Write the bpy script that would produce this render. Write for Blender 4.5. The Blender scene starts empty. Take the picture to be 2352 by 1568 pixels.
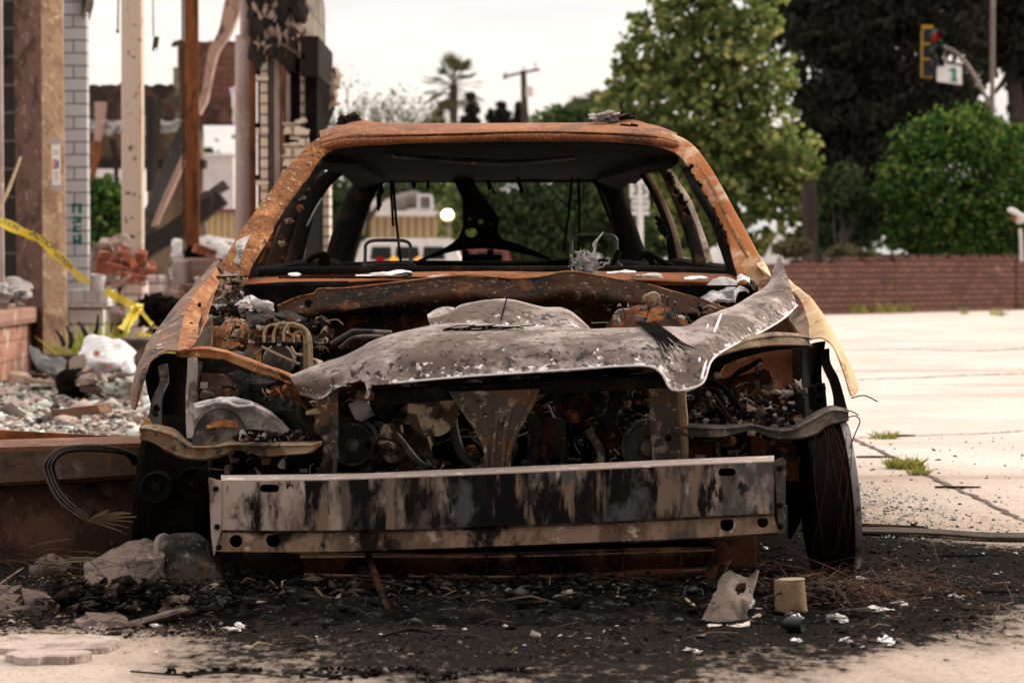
import bpy, math, random
import numpy as np
from mathutils import Vector, Matrix, noise, Euler
from mathutils.geometry import tessellate_polygon

# ------------------------------------------------------------------ camera, sky, sun, exposure
S = bpy.context.scene
COL = S.collection
CAMZ, F, CU, CV = 0.785, 5553.0, 1176.0, 784.0
TILT = math.atan(179.0 / F)
cam = bpy.data.cameras.new('camera')
cam.lens = 85.0; cam.sensor_width = 36.0
cam.clip_start = 0.1; cam.clip_end = 2000
cam.dof.use_dof = True; cam.dof.focus_distance = 6.5; cam.dof.aperture_fstop = 6.2
camo = bpy.data.objects.new('camera', cam); COL.objects.link(camo)
camo.location = (0, 0, CAMZ); camo.rotation_euler = (math.pi / 2 - TILT, 0, 0)
S.camera = camo
S.render.resolution_x = 1024; S.render.resolution_y = 682

SUN_EL, SUN_AZ = math.radians(24), math.radians(62)     # azimuth measured from +Y towards +X
W = bpy.data.worlds.new('World'); S.world = W; W.use_nodes = True
nt = W.node_tree; nt.nodes.clear()
out = nt.nodes.new('ShaderNodeOutputWorld'); bg = nt.nodes.new('ShaderNodeBackground')
sky = nt.nodes.new('ShaderNodeTexSky'); sky.sky_type = 'NISHITA'; sky.sun_disc = False
sky.sun_elevation = SUN_EL; sky.sun_rotation = SUN_AZ; sky.dust_density = 3.0; sky.ozone_density = 1.0
tc = nt.nodes.new('ShaderNodeTexCoord')
mp = nt.nodes.new('ShaderNodeMapping'); mp.inputs['Scale'].default_value = (2.2, 1.0, 14.0)
nz = nt.nodes.new('ShaderNodeTexNoise'); nz.inputs['Scale'].default_value = 2.2; nz.inputs['Detail'].default_value = 5
rp = nt.nodes.new('ShaderNodeValToRGB')
rp.color_ramp.elements[0].position = .36; rp.color_ramp.elements[0].color = (.84, .81, .795, 1)
rp.color_ramp.elements[1].position = .62; rp.color_ramp.elements[1].color = (1.12, 1.02, .93, 1)
sep = nt.nodes.new('ShaderNodeSeparateXYZ')
fac = nt.nodes.new('ShaderNodeMapRange')     # the bright cloud deck lies on the sunset side (+Y), thinner and dimmer behind
fac.inputs['From Min'].default_value = -1; fac.inputs['From Max'].default_value = 1
fac.inputs['To Min'].default_value = 1.5; fac.inputs['To Max'].default_value = 4.7
zen = nt.nodes.new('ShaderNodeMath'); zen.operation = 'MULTIPLY_ADD'; zen.use_clamp = False; zen.inputs[1].default_value = 3.3; zen.inputs[2].default_value = 1.0   # overcast deck: brighter overhead than at the horizon
zm = nt.nodes.new('ShaderNodeMath'); zm.operation = 'MULTIPLY'; zc = nt.nodes.new('ShaderNodeMath'); zc.operation = 'MAXIMUM'; zc.inputs[1].default_value = 0.0
mul = nt.nodes.new('ShaderNodeVectorMath'); mul.operation = 'SCALE'
mixw = nt.nodes.new('ShaderNodeMix'); mixw.data_type = 'RGBA'; mixw.inputs[0].default_value = .93
L = nt.links.new
L(tc.outputs['Generated'], mp.inputs['Vector']); L(mp.outputs[0], nz.inputs['Vector']); L(nz.outputs['Fac'], rp.inputs['Fac'])
L(tc.outputs['Generated'], sep.inputs[0]); L(sep.outputs['Y'], fac.inputs['Value'])
L(sep.outputs['Z'], zc.inputs[0]); L(zc.outputs[0], zen.inputs[0]); L(fac.outputs[0], zm.inputs[0]); L(zen.outputs[0], zm.inputs[1])
L(rp.outputs['Color'], mul.inputs[0]); L(zm.outputs[0], mul.inputs['Scale'])
L(sky.outputs[0], mixw.inputs[6]); L(mul.outputs[0], mixw.inputs[7])
L(mixw.outputs[2], bg.inputs['Color']); bg.inputs['Strength'].default_value = .10
L(bg.outputs[0], out.inputs['Surface'])

sl = bpy.data.lights.new('sun', 'SUN'); sl.energy = 1.9; sl.angle = math.radians(12); sl.color = (1, .86, .70)
so = bpy.data.objects.new('sun', sl); COL.objects.link(so)
sd = Vector((math.sin(SUN_AZ) * math.cos(SUN_EL), math.cos(SUN_AZ) * math.cos(SUN_EL), math.sin(SUN_EL)))
so.rotation_euler = (-sd).to_track_quat('-Z', 'Y').to_euler(); so.location = sd * 60
vs = S.view_settings
vs.view_transform = 'Standard'; vs.look = 'None'; vs.gamma = 1; vs.exposure = 0.9; vs.use_curve_mapping = False
S.cycles.max_bounces = 6; S.cycles.transparent_max_bounces = 8
try: S.cycles.use_denoising = True
except Exception: pass

# ------------------------------------------------------------------ helpers
CT, ST = math.cos(TILT), math.sin(TILT)
def P(u, v, Y):
    """The place at depth Y seen at (u, v) of the photograph."""
    xc, yc = (u - CU) / F, (CV - v) / F
    dy, dz = CT + yc * ST, -ST + yc * CT
    t = Y / dy
    return Vector((xc * t, Y, CAMZ + dz * t))
def G(u, v, z=0.0):
    """The ground point seen at (u, v)."""
    yc = (CV - v) / F
    dy, dz = CT + yc * ST, -ST + yc * CT
    t = (z - CAMZ) / dz
    return Vector(((u - CU) / F * t, dy * t, z))
def PP(pts, Y=None):
    return [P(p[0], p[1], Y if len(p) < 3 else p[2]) for p in pts]

def cr(A, n):
    A = np.asarray(A, float); k = len(A)
    if k == 1: return np.repeat(A, n, 0)
    t = np.linspace(0, k - 1, n); i = np.clip(t.astype(int), 0, k - 2); f = (t - i).reshape((-1,) + (1,) * (A.ndim - 1))
    E = np.concatenate([[2 * A[0] - A[1]], A, [2 * A[-1] - A[-2]]])
    p0, p1, p2, p3 = E[i], E[i + 1], E[i + 2], E[i + 3]
    return .5 * (2 * p1 + (p2 - p0) * f + (2 * p0 - 5 * p1 + 4 * p2 - p3) * f ** 2 + (3 * p1 - p0 - 3 * p2 + p3) * f ** 3)
def path(pts, n=24, Y=None):
    return [Vector(p) for p in cr([tuple(q) for q in PP(pts, Y)], n)]

BASE = {}
def tag(o, label=None, cat=None, group=None, kind=None):
    if label: o['label'] = label
    if cat: o['category'] = cat
    if group: o['group'] = group
    if kind: o['kind'] = kind
    return o
def thing(name, label, cat, base, group=None):
    o = bpy.data.objects.new(name, None); COL.objects.link(o)
    o.location = base; o.empty_display_size = .1; BASE[o.name] = Vector(base)
    return tag(o, label, cat, group)

class MB:
    def __init__(s): s.v = []; s.f = []
    def add(s, v, f):
        n = len(s.v); s.v += [tuple(x) for x in v]; s.f += [tuple(i + n for i in q) for q in f]; return s
    def box(s, c, size, rot=None):
        c = Vector(c); hx, hy, hz = [q / 2 for q in size]
        R = rot.to_matrix() if isinstance(rot, Euler) else (rot or Matrix.Identity(3))
        vs_ = [c + R @ Vector((x * hx, y * hy, z * hz)) for x, y, z in
               ((-1,-1,-1),(1,-1,-1),(1,1,-1),(-1,1,-1),(-1,-1,1),(1,-1,1),(1,1,1),(-1,1,1))]
        return s.add(vs_, [(0,3,2,1),(4,5,6,7),(0,1,5,4),(1,2,6,5),(2,3,7,6),(3,0,4,7)])
    def pbox(s, u0, u1, v0, v1, Y, depth):
        a, b = P(u0, v0, Y), P(u1, v1, Y)
        return s.box(((a.x + b.x) / 2, Y + depth / 2, (a.z + b.z) / 2), (abs(b.x - a.x), depth, abs(a.z - b.z)))
    def tube(s, pts, r, n=8, caps=True):
        pts = [Vector(p) for p in pts]; k = len(pts)
        rr = r if isinstance(r, (list, tuple, np.ndarray)) else [r] * k
        if len(rr) != k: rr = np.interp(np.linspace(0, 1, k), np.linspace(0, 1, len(rr)), rr)
        t0 = (pts[1] - pts[0]).normalized(); nrm = t0.orthogonal().normalized(); V = []
        for i in range(k):
            t = (pts[min(i + 1, k - 1)] - pts[max(i - 1, 0)]).normalized()
            nrm = (nrm - t * nrm.dot(t)); nrm = nrm.normalized() if nrm.length > 1e-6 else t.orthogonal().normalized()
            b = t.cross(nrm)
            V += [pts[i] + (nrm * math.cos(2 * math.pi * j / n) + b * math.sin(2 * math.pi * j / n)) * rr[i] for j in range(n)]
        Fc = [(i * n + j, i * n + (j + 1) % n, (i + 1) * n + (j + 1) % n, (i + 1) * n + j) for i in range(k - 1) for j in range(n)]
        if caps: Fc += [tuple(range(n))[::-1], tuple(range((k - 1) * n, k * n))]
        return s.add(V, Fc)
    def strip(s, A, B, T, n=24, thick=None):
        """solid band between two edges (lists of world points), thickened by vector T"""
        A = [Vector(p) for p in cr([tuple(q) for q in A], n)]; B = [Vector(p) for p in cr([tuple(q) for q in B], n)]
        T = Vector(T); V = []
        for a, b in zip(A, B): V += [a, b, b + T, a + T]
        Fc = []
        for i in range(n - 1):
            o, p = i * 4, i * 4 + 4
            for j in range(4):
                q = (j + 1) % 4; Fc.append((o + j, o + q, p + q, p + j))
        Fc += [(3, 2, 1, 0), tuple((n - 1) * 4 + j for j in range(4))]
        return s.add(V, Fc)
    def prism(s, outline, depth, holes=()):
        loops = [[Vector(p) for p in outline]] + [[Vector(p) for p in h] for h in holes]
        D = Vector(depth); flat = [p for l in loops for p in l]; n = len(flat)
        # tessellate in a 2D projection
        N = Vector((0, 0, 0)); l0 = loops[0]
        for i in range(len(l0)):
            N += l0[i].cross(l0[(i + 1) % len(l0)])
        ax = Vector((l0[1] - l0[0])).normalized(); N.normalize(); ay = N.cross(ax).normalized()
        l2 = [[Vector((p.dot(ax), p.dot(ay), 0)) for p in l] for l in loops]
        tris = tessellate_polygon(l2)
        V = flat + [p + D for p in flat]; Fc = []
        for t in tris: Fc += [tuple(t), tuple(i + n for i in reversed(t))]
        o = 0
        for l in loops:
            m = len(l)
            for i in range(m):
                a, b = o + i, o + (i + 1) % m; Fc.append((a, b, b + n, a + n))
            o += m
        return s.add(V, Fc)
    def lathe(s, org, axis, prof, n=24, sx=1.0):
        org = Vector(org); ax = Vector(axis).normalized(); a = ax.orthogonal().normalized(); b = ax.cross(a); V = []
        for r, h in prof:
            V += [org + ax * h + (a * math.cos(2 * math.pi * j / n) + b * math.sin(2 * math.pi * j / n)) * max(r, 1e-4) for j in range(n)]
        Fc = [(i * n + j, i * n + (j + 1) % n, (i + 1) * n + (j + 1) % n, (i + 1) * n + j) for i in range(len(prof) - 1) for j in range(n)]
        Fc += [tuple(range(n))[::-1], tuple(range((len(prof) - 1) * n, len(prof) * n))]
        return s.add(V, Fc)
    def sheet(s, rows, nu=40, nv=24, thick=.003, amp=0., ns=6., seed=0., holes=None, creased=False):
        """curved metal sheet through a grid of world points"""
        A = np.array([[tuple(p) for p in r] for r in rows])
        if creased:
            t_ = np.linspace(0, len(A) - 1, nv); i_ = np.clip(t_.astype(int), 0, len(A) - 2); f_ = (t_ - i_)[:, None, None]; A = A[i_] * (1 - f_) + A[i_ + 1] * f_
        else: A = cr(A, nv)
        A = np.swapaxes(cr(np.swapaxes(A, 0, 1), nu), 0, 1)
        du = np.gradient(A, axis=1); dv = np.gradient(A, axis=0); N = np.cross(du, dv)
        N /= np.maximum(np.linalg.norm(N, axis=2, keepdims=True), 1e-9)
        if amp:
            d = np.array([[noise.fractal(Vector(A[i, j]) * ns + Vector((seed, 0, 0)), 1., 2., 3) for j in range(nu)] for i in range(nv)])
            A = A + N * (d * amp)[..., None]
        B = A + N * thick
        n = nu * nv; V = np.concatenate([A.reshape(-1, 3), B.reshape(-1, 3)]); Fc = []
        ok = lambda i, j: holes is None or not holes(i / (nv - 1), j / (nu - 1))
        cell = {(i, j) for i in range(nv - 1) for j in range(nu - 1) if ok(i + .5, j + .5)}
        for i, j in cell:
            a, b, c, d = i * nu + j, i * nu + j + 1, (i + 1) * nu + j + 1, (i + 1) * nu + j
            Fc += [(a, d, c, b), (a + n, b + n, c + n, d + n)]
            for q, (e0, e1) in (((i - 1, j), (a, b)), ((i, j + 1), (b, c)), ((i + 1, j), (c, d)), ((i, j - 1), (d, a))):
                if q not in cell: Fc.append((e0, e1, e1 + n, e0 + n))
        return s.add(V, Fc)
    def rock(s, c, size, seed=0, rough=.25, flat=1., rot=None, sub=2):
        rnd = random.Random(seed); c = Vector(c)
        n1, n2 = (10, 7) if sub >= 2 else (7, 5)
        off = Vector((rnd.uniform(-50, 50), rnd.uniform(-50, 50), rnd.uniform(-50, 50)))
        sz = size if isinstance(size, (tuple, list)) else (size, size, size * flat)
        R = (rot or Euler((rnd.uniform(-.3, .3), rnd.uniform(-.3, .3), rnd.uniform(0, 6.3)))).to_matrix(); V = []
        for i in range(n2):
            ph = math.pi * i / (n2 - 1)
            for j in range(n1):
                th = 2 * math.pi * j / n1
                d = Vector((math.sin(ph) * math.cos(th), math.sin(ph) * math.sin(th), math.cos(ph)))
                k = max(abs(d.x), abs(d.y), abs(d.z)); d2 = d * (.55 + .45 / k * .8)
                d2 = d2 * (1 + rough * noise.fractal(d * 1.7 + off, 1., 2., 3) * 1.6)
                V.append(c + R @ Vector((d2.x * sz[0], d2.y * sz[1], d2.z * sz[2])))
        Fc = [(i * n1 + j, (i + 1) * n1 + j, (i + 1) * n1 + (j + 1) % n1, i * n1 + (j + 1) % n1) for i in range(n2 - 1) for j in range(n1)]
        return s.add(V, Fc)
    def build(s, name, mat, parent=None, smooth=True, bevel=0, origin=None):
        V = np.array(s.v, float)
        if parent is not None: b = BASE[parent.name]
        else:
            b = Vector(origin) if origin is not None else Vector((float(V[:, 0].mean()), float(V[:, 1].mean()), float(V[:, 2].min())))
        me = bpy.data.meshes.new(name); me.from_pydata([tuple(x) for x in (V - np.array(b))], [], s.f); me.validate(); me.update()
        if smooth: me.polygons.foreach_set('use_smooth', [True] * len(me.polygons))
        me.materials.append(mat)
        o = bpy.data.objects.new(name, me); COL.objects.link(o)
        if parent is not None: o.parent = parent
        else: o.location = b
        BASE[o.name] = Vector(b)
        if smooth:
            try: me.set_sharp_from_angle(angle=math.radians(38))
            except Exception: pass
        if bevel:
            m = o.modifiers.new('bevel', 'BEVEL'); m.width = bevel; m.segments = 2; m.limit_method = 'ANGLE'
        return o

def s_attr(o, nu, nv):
    n = nu * nv; s_ = np.repeat(np.linspace(0, 1, nv), nu).astype(np.float32); a = o.data.attributes.new('s', 'FLOAT', 'POINT')
    full = np.concatenate([s_, s_]); full = np.resize(full, len(o.data.vertices)); a.data.foreach_set('value', full)

def raw_mesh(name, V, quads, mat, parent=None, k=4):
    """fast numpy mesh of equal-sized polygons"""
    V = np.asarray(V, np.float32); quads = np.asarray(quads, np.int32)
    b = BASE[parent.name] if parent is not None else Vector((float(V[:, 0].mean()), float(V[:, 1].mean()), float(V[:, 2].min())))
    V = V - np.array(b, np.float32)
    me = bpy.data.meshes.new(name)
    me.vertices.add(len(V)); me.vertices.foreach_set('co', V.ravel())
    me.loops.add(quads.size); me.loops.foreach_set('vertex_index', quads.ravel())
    me.polygons.add(len(quads)); me.polygons.foreach_set('loop_start', np.arange(0, quads.size, k, dtype=np.int32))
    me.update(calc_edges=True); me.validate(); me.materials.append(mat)
    o = bpy.data.objects.new(name, me); COL.objects.link(o)
    if parent is not None: o.parent = parent
    else: o.location = b
    BASE[o.name] = Vector(b)
    return o

def text(body, size, M4, mat, parent, name='lettering', align='CENTER', extrude=.001):
    cu = bpy.data.curves.new(name, 'FONT'); cu.body = body; cu.size = size; cu.align_x = align; cu.align_y = 'CENTER'
    cu.extrude = extrude; cu.offset = size * .018; cu.materials.append(mat)
    tmp = bpy.data.objects.new(name, cu); COL.objects.link(tmp); dg = bpy.context.evaluated_depsgraph_get()
    me = bpy.data.meshes.new_from_object(tmp.evaluated_get(dg)); bpy.data.objects.remove(tmp); bpy.data.curves.remove(cu)
    me.materials.clear(); me.materials.append(mat)
    o = bpy.data.objects.new(name, me); COL.objects.link(o)
    o.parent = parent; m = M4.copy(); m.translation = m.translation - BASE[parent.name]; o.matrix_local = m
    return o
def facing(pos, roll=0.0, yaw=0.0):
    return Matrix.Translation(pos) @ Euler((math.pi / 2, 0, yaw)).to_matrix().to_4x4() @ Matrix.Rotation(roll, 4, 'Z')

# ------------------------------------------------------------------ materials
def new_mat(name):
    m = bpy.data.materials.new(name); m.use_nodes = True
    n = m.node_tree; n.nodes.clear(); return m, n
class NB:
    def __init__(s, nt): s.nt = nt
    def n(s, t, **kw):
        o = s.nt.nodes.new(t)
        for k, v in kw.items():
            if k in o.inputs: o.inputs[k].default_value = v
            else: setattr(o, k, v)
        return o
    def l(s, a, b): s.nt.links.new(a, b)
def ramp(nb, src, lo, hi):
    r = nb.n('ShaderNodeMapRange'); r.interpolation_type = 'SMOOTHSTEP'
    r.inputs['From Min'].default_value = lo; r.inputs['From Max'].default_value = hi
    nb.l(src, r.inputs['Value']); return r.outputs[0]
def c4(c): return (c[0], c[1], c[2], 1)

def mat(name, base, layers=(), rough=.85, metal=0., bump=(), spec=.25, seed=0., extra=None):
    """layers: (colour, scale, lo, hi[, (sx,sy,sz)]) noise-masked coats; bump: (scale, strength)"""
    m, nt = new_mat(name); nb = NB(nt)
    out = nb.n('ShaderNodeOutputMaterial'); bs = nb.n('ShaderNodeBsdfPrincipled')
    nb.l(bs.outputs[0], out.inputs[0])
    tcx = nb.n('ShaderNodeTexCoord')
    col = nb.n('ShaderNodeRGB'); col.outputs[0].default_value = c4(base); cur = col.outputs[0]
    for i, ly in enumerate(layers):
        c, sc, lo, hi = ly[:4]; st = ly[4] if len(ly) > 4 else (1, 1, 1)
        mpx = nb.n('ShaderNodeMapping'); mpx.inputs['Scale'].default_value = st
        mpx.inputs['Location'].default_value = (seed + i * 7.3, i * 3.1, seed * 2)
        nb.l(tcx.outputs['Object'], mpx.inputs['Vector'])
        nz = nb.n('ShaderNodeTexNoise'); nz.inputs['Scale'].default_value = sc; nz.inputs['Detail'].default_value = 9; nz.inputs['Roughness'].default_value = .66
        nb.l(mpx.outputs[0], nz.inputs['Vector'])
        mx = nb.n('ShaderNodeMix', data_type='RGBA'); nb.l(ramp(nb, nz.outputs['Fac'], lo, hi), mx.inputs[0])
        nb.l(cur, mx.inputs[6]); mx.inputs[7].default_value = c4(c); cur = mx.outputs[2]
    if extra: cur = extra(nb, tcx, cur)
    nb.l(cur, bs.inputs['Base Color'])
    bs.inputs['Roughness'].default_value = rough; bs.inputs['Metallic'].default_value = metal
    bs.inputs['Specular IOR Level'].default_value = spec
    nrm = None
    for sc, stg in bump:
        nz = nb.n('ShaderNodeTexNoise'); nz.inputs['Scale'].default_value = sc; nz.inputs['Detail'].default_value = 6; nz.inputs['Roughness'].default_value = .65
        nb.l(tcx.outputs['Object'], nz.inputs['Vector'])
        bp = nb.n('ShaderNodeBump'); bp.inputs['Strength'].default_value = stg; bp.inputs['Distance'].default_value = .6 / sc
        nb.l(nz.outputs['Fac'], bp.inputs['Height'])
        if nrm: nb.l(nrm, bp.inputs['Normal'])
        nrm = bp.outputs[0]
    if nrm: nb.l(nrm, bs.inputs['Normal'])
    return m

def brick_mat(name, c1, c2, mortar, bw=.2, bh=.07, mort=.008, layers=(), rough=.9, bumpd=.012, off=.5):
    m, nt = new_mat(name); nb = NB(nt)
    out = nb.n('ShaderNodeOutputMaterial'); bs = nb.n('ShaderNodeBsdfPrincipled', Roughness=rough); nb.l(bs.outputs[0], out.inputs[0])
    bs.inputs['Specular IOR Level'].default_value = .2
    tcx = nb.n('ShaderNodeTexCoord'); sp = nb.n('ShaderNodeSeparateXYZ'); nb.l(tcx.outputs['Object'], sp.inputs[0])
    ad = nb.n('ShaderNodeMath', operation='ADD'); nb.l(sp.outputs[0], ad.inputs[0]); nb.l(sp.outputs[1], ad.inputs[1])
    nw = nb.n('ShaderNodeTexNoise'); nw.inputs['Scale'].default_value = 9; nb.l(tcx.outputs['Object'], nw.inputs['Vector'])
    mw = nb.n('ShaderNodeMath', operation='MULTIPLY_ADD'); nb.l(nw.outputs['Fac'], mw.inputs[0]); mw.inputs[1].default_value = .012; nb.l(sp.outputs[2], mw.inputs[2])
    cb = nb.n('ShaderNodeCombineXYZ'); nb.l(ad.outputs[0], cb.inputs[0]); nb.l(mw.outputs[0], cb.inputs[1])
    br = nb.n('ShaderNodeTexBrick'); br.offset = off
    for k, v in (('Color1', c4(c1)), ('Color2', c4(c2)), ('Mortar', c4(mortar)), ('Scale', 1.), ('Mortar Size', mort), ('Mortar Smooth', .3), ('Brick Width', bw), ('Row Height', bh), ('Bias', 0.)):
        br.inputs[k].default_value = v
    nb.l(cb.outputs[0], br.inputs['Vector']); cur = br.outputs['Color']
    for i, ly in enumerate(layers):
        c, sc, lo, hi = ly[:4]; st = ly[4] if len(ly) > 4 else (1, 1, 1)
        mpx = nb.n('ShaderNodeMapping'); mpx.inputs['Scale'].default_value = st; mpx.inputs['Location'].default_value = (i * 7.3, i * 3.1, 0)
        nb.l(tcx.outputs['Object'], mpx.inputs['Vector'])
        nz = nb.n('ShaderNodeTexNoise'); nz.inputs['Scale'].default_value = sc; nz.inputs['Detail'].default_value = 9; nz.inputs['Roughness'].default_value = .66
        nb.l(mpx.outputs[0], nz.inputs['Vector'])
        mx = nb.n('ShaderNodeMix', data_type='RGBA'); nb.l(ramp(nb, nz.outputs['Fac'], lo, hi), mx.inputs[0])
        nb.l(cur, mx.inputs[6]); mx.inputs[7].default_value = c4(c); cur = mx.outputs[2]
    nb.l(cur, bs.inputs['Base Color'])
    inv = nb.n('ShaderNodeMath', operation='SUBTRACT'); inv.inputs[0].default_value = 1; nb.l(br.outputs['Fac'], inv.inputs[1])
    bp = nb.n('ShaderNodeBump'); bp.inputs['Strength'].default_value = .7; bp.inputs['Distance'].default_value = bumpd; nb.l(inv.outputs[0], bp.inputs['Height'])
    nz = nb.n('ShaderNodeTexNoise'); nz.inputs['Scale'].default_value = 60; nz.inputs['Detail'].default_value = 5; nb.l(tcx.outputs['Object'], nz.inputs['Vector'])
    b2 = nb.n('ShaderNodeBump'); b2.inputs['Strength'].default_value = .35; b2.inputs['Distance'].default_value = .01; nb.l(nz.outputs['Fac'], b2.inputs['Height']); nb.l(bp.outputs[0], b2.inputs['Normal'])
    nb.l(b2.outputs[0], bs.inputs['Normal'])
    return m

def island_mat(name, stops, rough=.9, trans=0., spec=.2, noise_scale=0):
    """each loose piece takes one of the colours of its own"""
    m, nt = new_mat(name); nb = NB(nt)
    out = nb.n('ShaderNodeOutputMaterial'); g = nb.n('ShaderNodeNewGeometry'); r = nb.n('ShaderNodeValToRGB')
    nb.l(g.outputs['Random Per Island'], r.inputs['Fac']); e = r.color_ramp.elements
    while len(e) < len(stops): e.new(.5)
    for el, (p, c) in zip(e, stops): el.position = p; el.color = c4(c)
    if trans:
        d = nb.n('ShaderNodeBsdfPrincipled', Roughness=rough); d.inputs['Specular IOR Level'].default_value = spec
        t = nb.n('ShaderNodeBsdfTranslucent'); x = nb.n('ShaderNodeMixShader'); x.inputs[0].default_value = trans
        nb.l(r.outputs[0], d.inputs['Base Color'])
        hs = nb.n('ShaderNodeHueSaturation'); hs.inputs['Hue'].default_value = .485; hs.inputs['Saturation'].default_value = 1.1; hs.inputs['Value'].default_value = 1.5
        nb.l(r.outputs[0], hs.inputs['Color']); nb.l(hs.outputs[0], t.inputs['Color'])
        nb.l(d.outputs[0], x.inputs[1]); nb.l(t.outputs[0], x.inputs[2]); nb.l(x.outputs[0], out.inputs[0])
    else:
        d = nb.n('ShaderNodeBsdfPrincipled', Roughness=rough); d.inputs['Specular IOR Level'].default_value = spec
        nb.l(r.outputs[0], d.inputs['Base Color']); nb.l(d.outputs[0], out.inputs[0])
    return m
def emit_mat(name, c, st):
    m, nt = new_mat(name); nb = NB(nt); out = nb.n('ShaderNodeOutputMaterial'); e = nb.n('ShaderNodeEmission')
    e.inputs['Color'].default_value = c4(c); e.inputs['Strength'].default_value = st; nb.l(e.outputs[0], out.inputs[0]); return m

SOOT = (.007, .006, .0055); DRUST = (.075, .024, .010); RUST = (.30, .085, .022); ORUST = (.44, .135, .03); ASH = (.33, .285, .27); WASH = (.62, .57, .56); TAN = (.42, .27, .15)
m_rust = mat('bright_rust', (.20, .062, .018), [((.36, .11, .027), 7, .48, .66), (DRUST, 9, .52, .66), ((.38, .21, .11), 22, .60, .72), (DRUST, 60, .62, .70), (SOOT, 5, .66, .80)], rough=.8, bump=((40, .35), (160, .3)))
m_pillar = mat('pitted_rust', (.20, .068, .021), [((.055, .022, .011), 4, .54, .68), ((.36, .14, .042), 10, .46, .60), ((.10, .035, .015), 7, .54, .66), ((.46, .28, .15), 60, .54, .63), ((.045, .022, .014), 42, .565, .62), ((.12, .045, .018), 120, .53, .60)], rough=.8, bump=((30, .35), (130, .35)))
m_pillar_pale = mat('pale_rust', (.36, .12, .032), [((.56, .41, .27), 6, .48, .62), (ORUST, 16, .55, .66), ((.10, .04, .02), 40, .62, .70)], rough=.75, bump=((30, .25), (140, .3)))
m_roof = mat('roof_rust', (.20, .067, .024), [((.32, .115, .038), 5, .46, .64), ((.06, .025, .013), 5, .50, .62), ((.34, .24, .17), 9, .60, .70), ((.45, .32, .22), 11, .64, .74), ((.60, .42, .30), 16, .64, .74, (1, 4, 4)), ((.14, .045, .018), 26, .57, .66), ((.42, .21, .10), 130, .54, .62), ((.15, .05, .02), 160, .55, .62)], rough=.78, bump=((50, .2), (220, .3)))
m_drust = mat('dark_rust', (.06, .018, .007), [(SOOT, 6, .44, .58), ((.19, .058, .015), 13, .54, .65), ((.20, .13, .085), 70, .62, .70)], rough=.9, spec=.1, bump=((40, .4), (150, .3)))
m_soot = mat('soot', SOOT, [((.022, .014, .010), 9, .5, .66), ((.075, .06, .052), 30, .66, .76), ((.04, .015, .007), 7, .60, .72)], rough=.95, spec=.06, bump=((35, .5), (140, .4)))
m_black = mat('black_char', (.005, .0042, .004), [((.012, .009, .007), 8, .5, .65)], rough=.97, spec=.04, bump=((30, .5),))
m_fender_l = mat('burnt_fender', (.17, .092, .062), [((.06, .035, .025), 3.5, .48, .62), ((.30, .12, .045), 8, .53, .64), ((.20, .058, .05), 6, .54, .64), ((.045, .034, .03), 9, .55, .62), ((.48, .34, .25), 28, .58, .66, (1, 1, 3)), ((.035, .02, .014), 50, .58, .65)], rough=.7, bump=((28, .3), (120, .3)))
m_flange = mat('orange_flange', (.25, .085, .026), [((.36, .17, .065), 9, .46, .60), ((.07, .025, .010), 14, .54, .64), ((.44, .30, .19), 60, .57, .65), ((.04, .02, .012), 46, .60, .66)], rough=.8, bump=((40, .3), (130, .25)))
m_fender_r = mat('pale_fender', (.50, .32, .155), [((.66, .52, .36), 7, .48, .62), ((.33, .15, .045), 10, .54, .64), ((.10, .05, .022), 30, .60, .67), ((.60, .45, .30), 70, .56, .63)], rough=.65, bump=((40, .2), (130, .25)))
def hood_extra(nb, tcx, cur):
    # white frost burnt onto the lower edge, brown scorch across the middle of the sheet (s runs from the rear fold to the lower edge)
    at = nb.n('ShaderNodeAttribute', attribute_name='s')
    def lay(cur, c, sc, lo, hi, x0, x1, g0, g1, det=9):
        nz = nb.n('ShaderNodeTexNoise'); nz.inputs['Scale'].default_value = sc; nz.inputs['Detail'].default_value = det; nz.inputs['Roughness'].default_value = .68; nb.l(tcx.outputs['Object'], nz.inputs['Vector'])
        a = nb.n('ShaderNodeMapRange'); a.interpolation_type = 'SMOOTHSTEP'
        for k, v in zip(('From Min', 'From Max', 'To Min', 'To Max'), (x0, x1, g0, g1)): a.inputs[k].default_value = v
        nb.l(at.outputs['Fac'], a.inputs['Value']); s1 = nb.n('ShaderNodeMath', operation='ADD'); nb.l(nz.outputs['Fac'], s1.inputs[0]); nb.l(a.outputs[0], s1.inputs[1])
        mx = nb.n('ShaderNodeMix', data_type='RGBA'); nb.l(ramp(nb, s1.outputs[0], lo, hi), mx.inputs[0]); nb.l(cur, mx.inputs[6]); mx.inputs[7].default_value = c4(c); return mx.outputs[2]
    cur = lay(cur, (.115, .08, .066), 4.0, .46, .62, .20, .52, -.12, .10)
    cur = lay(cur, (.30, .245, .225), 6.0, .54, .68, .62, .92, -.10, .08)
    cur = lay(cur, (.035, .026, .023), 38, .54, .61, .3, .7, -.04, .02)
    cur = lay(cur, (.74, .68, .68), 44, .58, .635, .52, 1.0, -.07, .08)
    cur = lay(cur, (.76, .70, .70), 7, .57, .68, .68, 1.0, -.10, .07)
    cur = lay(cur, (.13, .095, .085), 30, .54, .60, .7, 1.0, -.02, .03)
    cur = lay(cur, (.50, .43, .415), 7, .50, .68, .0, .42, .08, -.08)
    cur = lay(cur, (.10, .075, .07), 50, .565, .60, .6, .95, -.02, .035)
    return cur
m_hood = mat('ash_coated_metal', (.33, .275, .255), [((.19, .145, .13), 5, .46, .62), ((.25, .15, .09), 8, .62, .74), ((.09, .08, .08), 85, .62, .68)], rough=.75, metal=.0, bump=((24, .15), (110, .3)), spec=.15, extra=hood_extra)
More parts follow.
